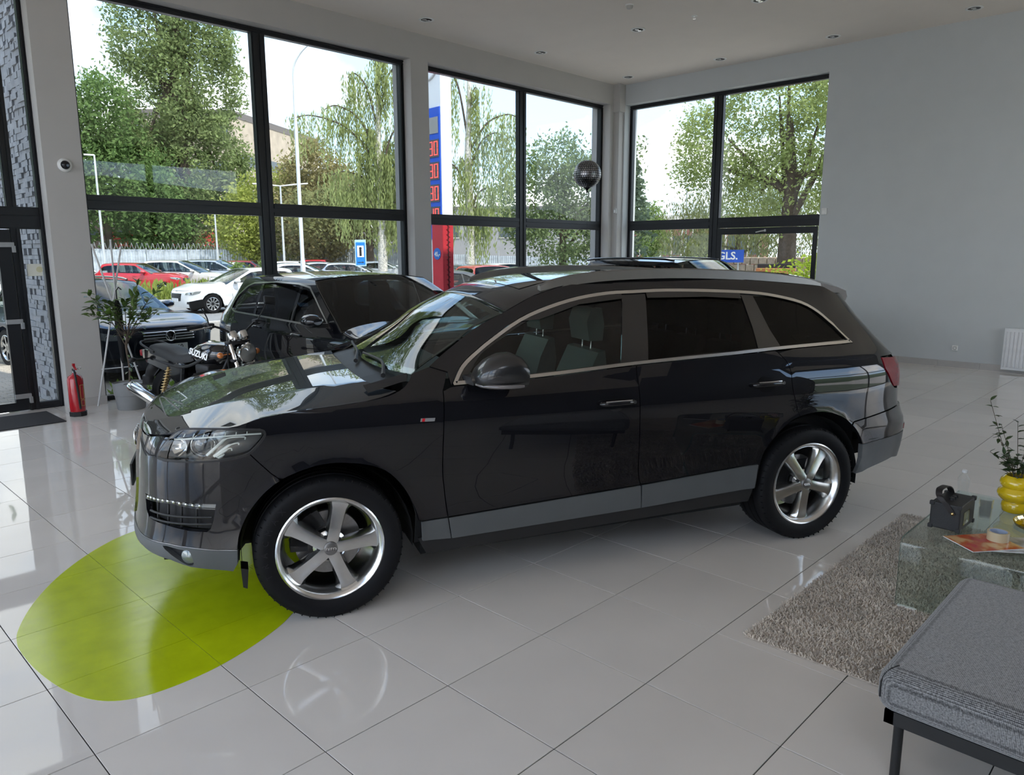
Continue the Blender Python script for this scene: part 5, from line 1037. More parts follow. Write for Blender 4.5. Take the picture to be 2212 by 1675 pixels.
def tree(name, label, x, y, blobs, leafm, n=500, per=18, spread=.5, size=.28, trunk=(.35, 6), bark=None, branches=6, cat='tree', group='trees beyond the road', drop=None, z=GZ):
    r = empty(name, (x, y, z), 0, label, cat, group); leaf_cloud('crown', clumps(blobs, n, per, spread), size, leafm, r, drop=drop)
    if trunk:
        m = MB(); R_, Hh = trunk; tops = [b for b in sorted(blobs, key=lambda q: -q[2])]
        m.tube([(0, 0, -.1), (.02*Hh, .01*Hh, Hh*.3), (0, 0, Hh*.65), (tops[0][0]*.5, tops[0][1]*.5, Hh)], [R_*1.25, R_, R_*.75, R_*.35], 8)
        for k in range(min(branches, len(blobs))):
            b_ = tops[k]; z0 = Hh*(.35+.5*k/max(1, branches)); m.tube([(0, 0, z0), (b_[0]*.4, b_[1]*.4, z0+(b_[2]-z0)*.35), (b_[0]*.9, b_[1]*.9, b_[2])], [R_*.45, R_*.3, R_*.1], 6)
        m.build('trunk', bark or M_bark, r, 60)
    return r
G1 = leafmat('leaf_deep', (.17, .26, .09)); G2 = leafmat('leaf_poplar', (.25, .31, .13)); G3 = leafmat('leaf_yellow', (.38, .42, .11)); G4 = leafmat('leaf_brown', (.32, .28, .13)); G5 = leafmat('leaf_birch', (.36, .41, .17)); G6 = leafmat('leaf_oak', (.34, .40, .15)); G7 = leafmat('leaf_spruce', (.16, .21, .14))
tree('leafy_tree', 'deep green broad tree left of the poplar beyond the fence', 18.45, 59.92, [(-2, 0, 9, 3.2, 3, 4), (1.5, 0, 7.5, 3.4, 3, 4), (-3, 1, 5.5, 3, 3, 3.5), (3.5, 0, 4.8, 3, 3, 3), (0, -1, 12, 2.2, 2, 2.6), (-4, 0, 11, 2, 2, 3)], G1, 700, 44, .55, .17, (.3, 9))
pb = [(0, 0, 4, 3.6, 3.4, 3.5), (-.5, 0, 8, 4.3, 3.6, 4.5), (1.5, 0, 10, 4.2, 3.6, 4.5), (-1.2, 0, 14, 3.8, 3.2, 4.5), (1.8, 0, 16, 3.6, 3, 5), (-2, 0, 19.5, 3, 2.6, 4.6), (2.2, 0, 21, 3.2, 2.6, 5), (-1.6, 0, 24.5, 2.4, 2, 4), (1.8, 0, 26, 2.4, 2, 4), (3.6, 0, 8, 2.6, 2.4, 4), (-3.6, 0, 9, 2, 2, 4)]
tree('poplar', 'very tall twin-stemmed poplar rising above the window top', 25.2, 61.67, pb, G2, 1250, 46, .42, .16, (.55, 24), branches=11)
tree('leafy_tree', 'yellow green tree in front of the beige building', 28.89, 53.24, [(0, 0, 5.5, 3.2, 3, 3), (-2.6, 0, 4, 2.4, 2, 2.6), (2.6, 0, 4.6, 2.6, 2, 2.8), (0, 0, 2.5, 3.5, 2, 1.6)], G3, 460, 40, .42, .15, (.22, 6))
tree('leafy_tree', 'brownish tree between the yellow tree and the birch', 30.64, 49.9, [(0, 0, 8, 2.4, 2.4, 2.6), (1.4, 0, 6, 2.6, 2.4, 2.6), (-1.6, 0, 5.4, 2.2, 2, 2.4), (0, 0, 3.2, 3, 2, 1.8)], G4, 420, 36, .38, .15, (.24, 8))
tree('leafy_tree', 'dark spreading tree with bare trunks behind the info sign', 31.6, 44.5, [(0, 0, 5.2, 3.4, 2.4, 2.0), (-3, 1, 4.6, 3, 2, 1.8), (3, -1, 5, 3, 2, 2.2)], leafmat('leaf_dull', (.26, .27, .12)), 360, 34, .45, .15, (.3, 5))
def weeping(label, x, y, trunk_h, hang, n, seed):
    """birch: white trunk, arching boughs, curtains of hanging twigs"""
    r = empty('weeping_birch', (x, y, GZ), 0, label, 'tree', 'trees beyond the road'); g = np.random.default_rng(seed); m = MB(); pts = []
    m.tube([(0, 0, 0), (.12, .05, trunk_h*.25), (-.08, 0, trunk_h*.55), (.1, 0, trunk_h*.8), (0, 0, trunk_h)], [.30, .26, .20, .13, .04], 9); m.build('trunk', M_birch, r, 60)
    m = MB()
    for (dx, dy, z0, z1, ln) in hang:
        P_ = catmull([(0, 0, z0), (dx*.35, dy*.35, z0+(z1-z0)*.75), (dx*.75, dy*.75, z1), (dx, dy, z1-.25)], 6); m.tube(P_, [.07-.05*i/len(P_) for i in range(len(P_))], 5)
        for k in range(n):
            q = P_[int(g.integers(len(P_)//3, len(P_)))]; off = g.normal(size=2)*.28; L_s = ln*g.uniform(.3, 1.0); nn = int(L_s*7)+2
            z = np.linspace(0, 1, nn); pts.append(np.stack([q.x+off[0]+.12*z*g.normal(), q.y+off[1]+.12*z*g.normal(), q.z-z*L_s], 1)+g.normal(size=(nn, 3))*.05)
    m.build('bough', M_bark, r, 60); leaf_cloud('crown', np.concatenate(pts), .13, G5, r, drop=1.0)
    return r
weeping('weeping birch with pale spotted trunk behind the blue sign', 25.24, 34.27, 13.5, [(-2.6, 1.5, 7.5, 10.2, 3.2), (-4.2, 2.4, 7, 9.6, 2.6), (-1.4, .8, 9, 12, 4.5), (.2, -.3, 10, 13.4, 4.5), (1.4, -.9, 9, 12.6, 4.5), (-1.0, .6, 5, 7.6, 4.0), (.9, -.5, 4.5, 7.2, 3.6), (1.8, -1.1, 6, 9.5, 5), (-1.9, 1.1, 4, 5.6, 3.2), (.3, .2, 3, 5.4, 3.6), (-.6, .4, 6.6, 9, 4), (1.2, -.8, 3, 5, 3.5), (.2, -.6, 4.4, 7.6, 4.6), (1.0, .2, 5.6, 8.4, 5), (-2.4, 1.4, 5.4, 6.6, 3.6)], 60, 5)
weeping('weeping birch hanging its strands over the grey building', 27.92, 29.47, 13, [(-1.1, 1.0, 8, 12.0, 5), (.4, -.4, 9, 11.0, 6), (2.2, -1.9, 7.5, 9.6, 5), (1.5, -1.3, 6.5, 8.6, 5.5), (-.4, .3, 5, 7.2, 4.6), (.5, -.5, 3.4, 4.6, 4.0), (-1.2, 1.1, 5, 7.0, 5), (1.0, -.9, 4, 5.6, 3.6)], 40, 9)
tree('leafy_tree', 'broad chestnut tree behind the balloon by the corner', 34.67, 28.21, [(-1.6, 1.5, 5.2, 2.4, 2.4, 2.4), (1.4, -1.2, 5.6, 2.4, 2.4, 2.6), (0, 0, 3.2, 3.0, 3, 2.2), (2.6, -2, 7.4, 1.6, 1.6, 2.2), (-.4, .3, 7.4, 1.8, 1.8, 1.6), (2.6, -2.4, 3.6, 2, 2, 2)], leafmat('leaf_chestnut', (.22, .28, .13)), 480, 40, .34, .12, (.25, 5))
for x, y, l in ((-9, 34, 'tall green tree across the road left of the door view'), (-1.5, 38, 'tall green tree across the road behind the door'), (-19, 28, 'broad tree across the road far to the left')):
    tree('leafy_tree', l, x, y, [(0, 0, 5, 4, 4, 3.6), (-2, 0, 9, 3.6, 3.4, 3.6), (2.2, 0, 10, 3.4, 3.2, 3.6), (0, 0, 13, 3, 3, 3)], G1, 380, 34, .6, .24, (.35, 9))
# spruce: whorls of drooping boughs
r = empty('spruce', (32.22, 21.6, GZ), 0, 'dark spruce standing right behind the corner column', 'tree', 'trees beyond the road'); pts = []
for k in range(26):
    z = .8+k*.30; R_ = 2.1*(1-k/27)
    for j in range(11): a = NR.uniform(0, 2*PI); t = np.linspace(.15, 1, 12)[:, None]; pts.append(np.concatenate([t*R_*math.cos(a), t*R_*math.sin(a), z-.25*R_*t**1.5], 1)+NR.normal(size=(12, 3))*.06)
leaf_cloud('crown', np.concatenate(pts), .16, G7, r); m = MB(); m.tube([(0, 0, 0), (0, 0, 4), (0, 0, 8.6)], [.18, .12, .02], 7); m.build('trunk', M_bark, r)
tree('oak', 'large light green oak seen through the corner window', 32.72, 12.76, [(0, 0, 5, 2.6, 2.6, 2.2), (-1.2, 3.0, 7.2, 2.2, 2.2, 1.6), (0, -1.2, 7.6, 2.8, 2.6, 2.4), (.6, 1.2, 9.2, 2.6, 2.6, 2), (0, -2.8, 9.4, 2.4, 2.4, 2.6), (-.6, 4.6, 6.3, 1.5, 1.6, 1.3), (0, -3.4, 5.4, 2, 2.2, 2.4), (.8, 2.2, 4.6, 1.8, 1.8, 1.6), (0, .5, 11, 2.2, 2.4, 1.6)], G6, 720, 52, .30, .085, (.42, 8), branches=9)
tree('leafy_tree', 'thin willow standing behind the blue parcel sign', 41.0, 19.6, [(0, 0, 4, 2.6, 3.4, 2.2), (0, -3, 3.6, 2, 2.6, 2.4), (0, 3.4, 3.2, 2, 2, 1.8)], leafmat('leaf_willow', (.25, .27, .12)), 380, 34, .45, .11, (.2, 4), drop=.8)
tree('young_tree', 'small bright green tree in front of the red brick hall', 58.0, 37.2, [(0, 0, 3.2, 1.3, 1.4, 2.0), (0, 0, 5.0, .8, .9, 1.2)], leafmat('leaf_young', (.22, .30, .09)), 160, 24, .3, .14, (.1, 3), branches=2)
tree('young_tree', 'second small tree right of the one before the brick hall', 55.0, 30.0, [(0, 0, 1.8, 1.1, 1.2, 1.3)], leafmat('leaf_young2', (.26, .30, .09)), 90, 16, .3, .22, (.08, 2), branches=1)
tree('round_bush', 'bright lime green round bush below the oak', 20.01, 6.89, [(0, .3, .55, .9, 1.0, .85), (.2, -.7, .8, .9, .9, 1.0)], leafmat('leaf_lime', (.34, .42, .06)), 260, 16, .14, .075, None, cat='bush', group='shrubs outside')
# weeds on the verge
pts = []
for k in range(1100): x, y = NR.uniform(7, 17.6), NR.uniform(29.2, 31.3); hh = NR.uniform(.25, .8); t = np.linspace(0, 1, 4)[:, None]; pts.append(np.concatenate([x+t*NR.normal()*.12, y+t*NR.normal()*.12, GZ+t*hh], 1))
vg = leaf_cloud('verge_grass', np.concatenate(pts), .13, leafmat('leaf_grass', (.30, .36, .09)), None, drop=1.0); tag(vg, 'tall wild grass growing on the roadside verge', 'grass', kind='stuff')
for k, (x, y, l) in enumerate(((14.9, 31.4, 'leafy weed clump beside the red car nose'), (16.2, 31.6, 'leafy weed clump in front of the pale people carrier'))):
    tree('weed_clump', l, x, y, [(0, 0, .5, .5, .4, .5), (0, 0, 1.0, .35, .3, .5)], leafmat('leaf_weed', (.17, .24, .07)), 70, 14, .12, .08, None, cat='weed', group='weeds on the verge')
pts = []
for k in range(500): x, y = NR.uniform(1.2, 6), NR.uniform(7.66, 7.95); t = np.linspace(0, 1, 3)[:, None]; hh = NR.uniform(.05, .22); pts.append(np.concatenate([x+t*NR.normal()*.06, y+t*NR.normal()*.05, GZ+.03+t*hh], 1))
tag(leaf_cloud('edge_grass', np.concatenate(pts), .05, leafmat('leaf_grass2', (.27, .40, .07)), None, drop=.6), 'low grass along the foot of the window outside', 'grass', kind='stuff')

# ---- fence of ribbed sheets with razor wire
M_sheet = mat('fence_sheet', (.52, .56, .60), .5, .2, noise=(3, .3)); M_galv = mat('galvanised', (.55, .57, .58), .4, .6)
def fence(A, B, H0, H1, label, wire):
    A = Vector((*A, GZ)); B = Vector((*B, GZ)); d = (B-A); n = int(d.length/2.5); d.normalize(); nrm = Vector((d.y, -d.x, 0)); R_ = empty('sheet_fence', A, math.atan2(d.y, d.x), label, 'fence', 'fences round the car park'); L_ = (B-A).length/n
    for k in range(n):
        hh = H0+(H1-H0)*k/n+rnd.uniform(-.04, .04); m = MB(); nr = 16; pts = []
        for j in range(nr*2+1): pts.append((j*L_*.985/(nr*2), .02 if j % 2 else -.02))
        m.add([(a, c, 0) for a, c in pts]+[(a, c, hh) for a, c in pts], [(j, j+1, len(pts)+j+1, len(pts)+j) for j in range(len(pts)-1)]); o = m.build('fence_panel', M_sheet, R_); o.location = (k*L_, 0, 0)
        m = MB(); m.cyl((0, .06, 0), (0, .06, hh+.45), .035, 6); o = m.build('fence_post', M_galv, R_); o.location = (k*L_, 0, 0)
        if wire[0] <= k < wire[1]:
            m = MB(); m.tube([(L_*t/90.0, .05+.24*math.cos(t*.56), hh+.24+.24*math.sin(t*.56)) for t in range(91)], .018, 4); o = m.build('razor_wire', M_galv, R_); o.location = (k*L_, 0, 0)
    return R_
fence((12.5, 60.9), (30.5, 52.2), 2.35, 2.15, 'grey ribbed sheet fence topped with razor wire coils', (0, 7)); fence((30.7, 52.1), (47.5, 32.0), 2.05, 1.45, 'pale weathered sheet fence continuing behind the white cars', (0, 2))
# ---- buildings
M_beige = mat('concrete_beige', (.48, .40, .31), .8, noise=(1.2, .18)); M_dkband = mat('roof_edge', (.16, .14, .13), .7); M_bwin = mat('far_window', (.10, .12, .13), .2); M_grb = mat('render_grey', (.36, .35, .35), .8, noise=(1, .08)); M_brick = mat('brick_red', (.33, .14, .11), .8, noise=(30, .25)); M_brickb = mat('brick_brown', (.20, .13, .11), .85, noise=(20, .25)); M_cream = mat('pilaster_cream', (.66, .62, .56), .7)
def block(name, label, corners, h, m_wall, m_top, cat='building', topband=.9, z=GZ):
    """corners: plan polygon; separate wall faces so windows can be put on them"""
    c = Vector((corners[0][0], corners[0][1], z)); R_ = empty(name, c, 0, label, cat, None); q = [(a-c.x, b_-c.y) for a, b_ in corners]
    m = MB(); m.prism(q, 0, h-topband); m.build('wall', m_wall, R_); m = MB(); ctr = (sum(a for a, _ in q)/len(q), sum(b_ for _, b_ in q)/len(q)); q2 = [(ctr[0]+(a-ctr[0])*1.01, ctr[1]+(b_-ctr[1])*1.01) for a, b_ in q]; m.prism(q2, h-topband, h); m.build('roof_edge', m_top, R_)
    return R_, q
def on_face(R_, a, b_, s0, s1, z0, z1, m_, nm, out=.06, sub=None):
    """a panel on the facade from plan point a to b_, between fractions s0..s1 and heights z0..z1"""
    A = Vector((*a, 0)); B = Vector((*b_, 0)); d = (B-A).normalized(); n = Vector((d.y, -d.x, 0)); p0 = A+(B-A)*s0; p1 = A+(B-A)*s1; m = MB()
    m.add([p+n*o_+Vector((0, 0, z)) for p in (p0, p1) for o_ in (-.05, out) for z in (z0, z1)], [(0, 1, 3, 2), (4, 6, 7, 5), (0, 4, 5, 1), (2, 3, 7, 6), (0, 2, 6, 4), (1, 5, 7, 3)]); return m.build(nm, m_, R_)
BB, q = block('beige_building', 'tall beige concrete block behind the poplar and yellow trees', [(29.2, 85.8), (37.9, 77.85), (55.7, 89.7), (47, 98)], 17.2, M_beige, M_dkband, topband=.7)
for k in range(9): on_face(BB, q[1], q[2], .03+k*.108, .03+k*.108+.1, 11.6, 12.8, M_bwin, 'window')
for k in range(9): on_face(BB, q[1], q[2], .03+k*.108, .03+k*.108+.1, 7.4, 9.0, M_bwin, 'window')
for k in range(5): on_face(BB, q[0], q[1], .04+k*.19, .04+k*.19+.16, 14.2, 15.6, M_bwin, 'window'); on_face(BB, q[0], q[1], .04+k*.19, .04+k*.19+.16, 10.2, 11.8, M_bwin, 'window')
BR, q = block('brick_building', 'low dark brick building behind the left trees and fence', [(14.0, 72.5), (33, 68.8), (34, 76), (15, 80)], 6.2, M_brickb, M_dkband, topband=.5)
for k in range(9): on_face(BR, q[0], q[1], .02+k*.11, .02+k*.11+.036, 3.4, 4.0, M_bwin, 'window')
on_face(BR, q[0], q[1], 0, 1, 4.5, 4.65, M_cream, 'ledge')
on_face(BR, q[0], q[1], .42, .92, 2.6, 4.0, mat('red_panel', (.45, .05, .04), .6), 'red_wall_panel')
GB, q = block('grey_building', 'grey two-storey building with dark windows behind the hanging birch', [(42.5, 54.5), (53.5, 41.0), (60, 46), (49, 60)], 6.2, M_grb, M_dkband, topband=.25)
for k in range(6): on_face(GB, q[0], q[1], .06+k*.155, .06+k*.155+.09, 3.4, 4.7, M_bwin, 'window'); on_face(GB, q[0], q[1], .06+k*.155-.006, .06+k*.155+.096, 3.3, 3.38, M_cream, 'window_sill')
GB2, q = block('grey_building', 'long low grey building with dark openings behind the info sign', [(33.5, 66.5), (44.0, 58.0), (48, 62), (38, 71)], 4.4, M_grb, M_dkband, topband=.9)
for k in range(5): on_face(GB2, q[0], q[1], .05+k*.19, .05+k*.19+.13, 1.6, 2.9, M_bwin, 'window')
RB, q = block('brick_hall', 'red brick hall with cream pilasters and white fascia', [(72, 56), (80.5, 37), (90, 41), (82, 60)], 6.3, M_brick, M_cream, topband=.7)
for k in range(17): on_face(RB, q[0], q[1], .01+k*.06, .01+k*.06+.010, .2, 5.6, M_cream, 'pilaster', .2)
for k in range(16): on_face(RB, q[0], q[1], .01+k*.06+.014, .01+k*.06+.056, 1.7, 3.9, M_bwin, 'window')
m = MB(); m.b2((-1.4, -.05, 1.6), (1.4, .05, 2.2)); r = empty('depot_sign', (68.5, 51.2, GZ), 0, 'white depot sign low in front of the brick hall', 'sign'); m.build('board', M_white, r); r.rotation_euler = (0, 0, -1.0); text_obj('lettering', 'DEPO', .5, M_ink, r, (0, -.056, 1.9), frame_rot((1, 0, 0), (0, 0, 1)), .003); m = MB(); m.cyl((-1, 0, 0), (-1, 0, 1.7), .05, 6); m.build('post', M_galv, r); m = MB(); m.cyl((1, 0, 0), (1, 0, 1.7), .05, 6); m.build('post', M_galv, r)
# rubble-stone yard wall and orange skip below the parcel sign
r = empty('yard_wall', (38.5, 18.9, GZ), 0, 'rough stone yard wall under the blue parcel sign', 'wall'); M_rub2 = mat('rubble', (.42, .33, .25), .9, noise=(6, .3))
for j in range(4):
    for i in range(12): m = MB(); m.box((.0, -i*.5-(j % 2)*.25, .22+j*.42), (.4+rnd.uniform(0, .06), .47, .39), bev=.04); m.build('stone', M_rub2, r)
r = empty('skip', (30.5, 12.2, GZ), .4, 'orange steel skip with black cover beside the bush', 'skip'); m = MB(); m.loft([[(x, y, z) for x, y in ((-1.2, -.8), (1.2, -.8), (1.2, .8), (-1.2, .8))] if z else [(x*.8, y*.9, z) for x, y in ((-1.2, -.8), (1.2, -.8), (1.2, .8), (-1.2, .8))] for z in (0, 1.25)]); m.build('body', mat('skip_orange', (.42, .16, .06), .6, noise=(5, .3)), r); m = MB(); m.b2((-.2, -.8, 1.25), (1.2, .8, 1.42)); m.build('cover', M_blk, r)
# ---- lamp posts
M_pole = mat('pole_galv', (.62, .64, .65), .45, .3)
r = empty('street_lamp', (15.83, 27.3, GZ), 0, 'tall pale street lamp with curved neck and white head', 'street lamp'); m = MB(); m.tube([(0, 0, 0), (0, 0, 1.6), (0, 0, 1.65), (0, 0, 7.5), (0, 0, 7.55), (0, 0, 8.8)], [.11, .11, .085, .075, .06, .055], 10); m.build('pole', M_pole, r, 40)
m = MB(); m.tube(catmull([(0, 0, 8.8), (.02, -.02, 9.7), (.25, -.23, 10.3), (.60, -.58, 10.75)], 5), .04, 8); m.build('neck', M_pole, r, 60)
m = MB(); m.loft([[(.56+t*.5+.13*k*math.cos(a)*.69, -.54-t*.48+.13*k*math.cos(a)*.72, 10.74+t*.14+.10*k*math.sin(a)) for a in (2*PI*i/12 for i in range(12))] for t, k in ((0, .5), (.2, 1.2), (.6, 1.5), (.9, 1.1), (1, .3))]); m.build('lamp_head', M_lampw, r, 60)
for x, y, hh, kind, l in ((14.78, 49.54, 8.0, 'L', 'thin pale lamp post left of the poplar'), (23.19, 51.64, 5.2, '', 'thin plain post by the fence under the poplar'), (24.5, 44.4, 6.4, 'T', 'lamp post with two flat arms left of the tall lamp'), (44.5, 25.4, 6.5, '', 'thin bare pole right of the blue parcel sign')):
    r = empty('lamp_post', (x, y, GZ), 0, l, 'street lamp', 'lamp posts in the car park'); m = MB(); m.tube([(0, 0, 0), (0, 0, 1.5), (0, 0, hh)], [.11, .08, .055], 8); m.build('pole', M_pole, r, 60)
    if kind == 'T':
        for s in (-1, 1): m = MB(); m.tube([(0, 0, hh), (s*.7, -s*.7, hh+.10), (s*1.3, -s*1.3, hh+.16)], [.04, .05, .05], 6); m.build('arm', M_lampw, r)
    if kind == 'L': m = MB(); m.tube([(0, 0, hh), (-.5, .3, hh+.02)], .05, 6); m.build('arm', M_lampw, r)
# ---- blue fuel sign
def face(right, out):   # local frame with x = right, z = up, -y = out of the board
    return None
r = empty('information_sign', (16.83, 24.29, GZ), math.radians(-38), 'blue roadside sign with white panel and black pump symbol', 'sign'); M_sblue = mat('sign_blue', (.02, .22, .62), .35); M_sedge = mat('sign_edge', (.45, .68, .80), .4)
m = MB(); m.box((0, 0, 1.95), (.46, .03, 1.10), bev=.05); m.build('board', M_sedge, r); m = MB(); m.b2((-.19, -.024, 1.46), (.19, -.015, 2.40)); m.build('blue_field', M_sblue, r); m = MB(); m.b2((-.14, -.03, 1.78), (.14, -.022, 2.26)); m.build('white_field', M_white, r)
m = MB(); m.b2((-.045, -.036, 1.83), (.045, -.03, 2.10)); m.cyl((0, -.03, 2.15), (0, -.036, 2.15), .055, 14); m.build('pump_symbol', M_ink, r); m = MB(); m.b2((-.13, -.03, 1.55), (.09, -.024, 1.575)); m.prism([(.07, 1.53), (.14, 1.5625), (.07, 1.595)], -.03, -.024, lambda a, c, h: (a, h, c)); m.build('arrow', M_ink, r)
m = MB(); m.cyl((0, .03, 0), (0, .03, 1.5), .03, 8); m.build('post', M_galv, r)
# ---- blue parcel sign
r = empty('parcel_sign', (35.04, 17.1, GZ), math.radians(-63), 'blue parcel shop board with white lettering', 'sign'); m = MB(); m.box((0, 0, 1.75), (1.75, .06, .66)); m.build('board', mat('parcel_blue', (.02, .09, .50), .4), r); text_obj('lettering', 'GLS.', .55, M_white, r, (.05, -.034, 1.75), frame_rot((1, 0, 0), (0, 0, 1)), .004, bold=.012)
for x in (-.6, .6): m = MB(); m.cyl((x, .05, 0), (x, .05, 1.5), .04, 8); m.build('post', M_galv, r)
# ---- fuel price pylon: white box, blue front with red digits
PY = empty('price_pylon', (11.13, 12.31, GZ), math.radians(-94), 'white fuel price pylon with blue front and red digits', 'sign')
M_pyl = mat('pylon_white', (.78, .80, .82), .35); M_pblue = mat('pylon_blue', (.02, .10, .58), .35); M_seg = mat('display_grey', (.09, .09, .095), .4); M_led = mat('led_red', (.5, .03, .03), .4, emit=(1.0, .06, .05, 1.6))
m = MB(); m.b2((-1.05, 0, 0), (0, .34, 8.6)); m.build('pylon_body', M_pyl, PY); m = MB(); m.b2((-1.02, -.03, 2.30), (-.02, 0, 5.60)); m.build('blue_front', M_pblue, PY); m = MB(); m.b2((-.95, -.05, 4.96), (-.08, -.03, 5.36)); m.build('blank_display', mat('display_pale', (.30, .30, .29), .5), PY)
SEGS = {'9': 'abcdfg', '0': 'abcdef', '4': 'bcfg'}
def digit(ch, x, z, w, h, par):
    t = .035; box = {'a': (x, x+w, z+h-t, z+h), 'd': (x, x+w, z, z+t), 'g': (x, x+w, z+h/2-t/2, z+h/2+t/2), 'b': (x+w-t, x+w, z+h/2, z+h), 'c': (x+w-t, x+w, z, z+h/2), 'f': (x, x+t, z+h/2, z+h), 'e': (x, x+t, z, z+h/2)}
    m = MB(); ax = {'a', 'd', 'g'}
    for sname in SEGS[ch]:
        x0, x1, z0, z1 = box[sname]; m.b2((x0+.008, -.058, z0+.008), (x1-.008, -.05, z1-.008))
    m.build('digit', M_led, par)
for k, txt in enumerate(('90', '90', '90', '40')):
    z = 4.40-k*.56; m = MB(); m.b2((-.97, -.05, z-.03), (-.06, -.03, z+.41)); dp = m.build('price_display', M_seg, PY)
    for j, ch in enumerate(txt): digit(ch, -.47+j*.22, z+.01, .17, .36, dp)
m = MB(); m.tube([(-.52+.50*math.cos(a), -.02, 6.85+.55*math.sin(a)) for a in (2*PI*i/40 for i in range(40))], .035, 6, closed=True); m.build('logo_ring', mat('logo_grey', (.6, .6, .6), .4), PY, 60)
# ---- red banner column
BC = empty('banner_column', (9.17, 10.04, GZ), math.radians(-93), 'tall red fabric advertising column laced up one edge', 'banner'); M_bred = mat('banner_red', (.62, .03, .045), .55, noise=(4, .08), bump=(5, .6))
m = MB(); m.box((-.19, .15, 1.32), (.40, .30, 2.62), bev=.015); m.build('fabric', M_bred, BC); m = MB(); m.b2((-.40, -.012, .92), (.022, .31, .97)); m.build('blue_band', mat('banner_blue', (.12, .14, .55), .5), BC)
m = MB(); m.cyl((-.20, -.002, 1.92), (-.20, -.010, 1.92), .13, 24); cc = m.build('price_disc', mat('disc_blue', (.02, .16, .55), .5), BC); text_obj('lettering', '45,-', .13, M_white, cc, (-.19, -.013, 1.91), frame_rot((1, 0, 0), (0, 0, 1)), .002, bold=.004)
text_obj('lettering', 'POINT', .11, M_white, BC, (-.19, -.006, .80), frame_rot((1, 0, 0), (0, 0, 1)), .002, bold=.003)
lace = []
for k in range(22): z = .25+k*.11; lace += [(.012, .10, z), (.012, .20, z+.055)]
m = MB(); m.tube(lace, .006, 4); m.tube([(.012, .15, .2), (.012, .15, 2.6)], .01, 5); m.build('lacing', M_blk, BC)
# ---- stone-clad cheek wall outside the door
M_stone = mat('split_stone', (.44, .44, .46), .85, noise=(7, .25), bump=(40, .4)); SWo = MB(); SWo.b2((.78, 7.63, GZ), (1.13, 9.7, 6.4)); SW = tag(SWo.build('wall_stone', mat('stone_backing', (.16, .16, .17), .9)), kind='structure')
rs = random.Random(3); z = GZ; allst = []
while z < 6.3:
    hh = rs.uniform(.045, .085); y = 7.63-rs.uniform(0, .1)
    while y < 9.68:
        ln = rs.uniform(.08, .22); y0_, y1_ = max(y, 7.635), min(y+ln, 9.69)
        if y1_-y0_ > .02: allst.append((z+hh/2, (y0_+y1_)/2, y1_-y0_, hh, rs.uniform(.015, .05)))
        y += ln
    z += hh
sb = bmesh.new(); bmesh.ops.create_cube(sb, size=1); stm = bpy.data.meshes.new('stone'); 
for q_ in sb.verts: q_.co += Vector((rs.uniform(-.12, .12), rs.uniform(-.03, .03), rs.uniform(-.04, .04)))
sb.to_mesh(stm); sb.free(); stm.materials.append(M_stone)
vis_s = []
for st in allst:
    q_ = px_of((.77, st[1], st[0])); vis_s.append((0 if q_ and -5 < q_[0] < 130 and 380 < q_[1] < 890 else 1, st))
vis_s.sort(key=lambda t: (t[0], t[1][0])); restS = MB(); nst = 0
for v_, st in vis_s:
    zc, yc, ln, hh, dp = st
    if nst < 300: o = link(bpy.data.objects.new('stone', stm), SW); o.location = (.78-dp/2+.005, yc, zc); o.scale = (dp+.02, ln-.004, hh-.004); o.rotation_euler = (0, rs.uniform(-.1, .1), rs.uniform(-.12, .12)); nst += 1
    else: restS.box((.78-dp/2+.005, yc, zc), (dp+.02, ln-.004, hh-.004), rs.uniform(-.12, .12))
tag(restS.build('upper_stones', M_stone, SW), kind='stuff')
# ---- cars outside
M_navy = mat('paint_navy', (.016, .022, .038), .3, .5, .5, 1, .015); M_wht = mat('paint_white', (.78, .78, .77), .35, 0, .5, 1, .02); M_redp = mat('paint_red', (.50, .02, .03), .35, .1, .5, 1, .02); M_silv = mat('paint_silver', (.50, .51, .52), .3, .6, .5, 1, .02); M_dgr = mat('paint_darkgrey', (.06, .065, .07), .3, .4, .5, 1, .02); M_skg = mat('paint_palegreen', (.42, .46, .45), .3, .4, .5, 1, .02); M_redo = mat('paint_orangered', (.58, .06, .03), .35, .1, .5, 1, .02)
VW = dict(W=.92, H=1.52, fo=.90, wb=2.79, ro=1.08, hz=(.80, .98), cx=-.55, wx=-1.40, rx=-3.15, tx=-3.65, belt=(.96, 1.03), wr=.335, rails=True, railm=M_trim, chrome=True, h=.07, grille=(.61, .785), gu=None, bars=4, barr=.010, barm=mat('grille_silver', (.72, .72, .72), .28, .8), pz=.52, crown=.085, wsglass=glass('screen_blue', (.35, .45, .50)))
def with_gu(P, d): P = dict(P); P['gu'] = 1e9; return P
VW.pop('gu'); v1, SV = gcar('dark_blue_estate', 'dark blue estate car facing the window with chrome grille bars', 'car', M_navy, VW); place(v1, 2.52, 9.75, -82, GZ)
ufv = SV.uf; X_ = float(SV(ufv, .70)[0])+.03
EM = empty('front_emblem', (X_, 0, .70), 0, parent=v1); m = MB(); m.tube([(0, .075*math.cos(a), .075*math.sin(a)) for a in (2*PI*i/30 for i in range(30))], .009, 6, closed=True); m.build('emblem_ring', M_chrome, EM, 60); m = MB(); m.lathe([(0, -.006), (.07, -.006), (.072, -.012)], 24, ax=(1, 0, 0)); m.build('emblem_back', M_gloss, EM)
for pts in ([(-.045, .055), (0, .008), (.045, .055)], [(-.062, .028), (-.028, -.055), (0, .0), (.028, -.055), (.062, .028)]): m = MB(); m.tube([(0, a, c) for a, c in pts], .0075, 6); m.build('emblem_letter', M_chrome, EM, 60)
Xp = float(SV(ufv, .52)[0])+.0195; text_obj('plate_text', '4SP 5560', .10, M_ink, v1, (Xp, 0, .52), frame_rot((0, 1, 0), (0, 0, 1)), .001, sx=1.0)
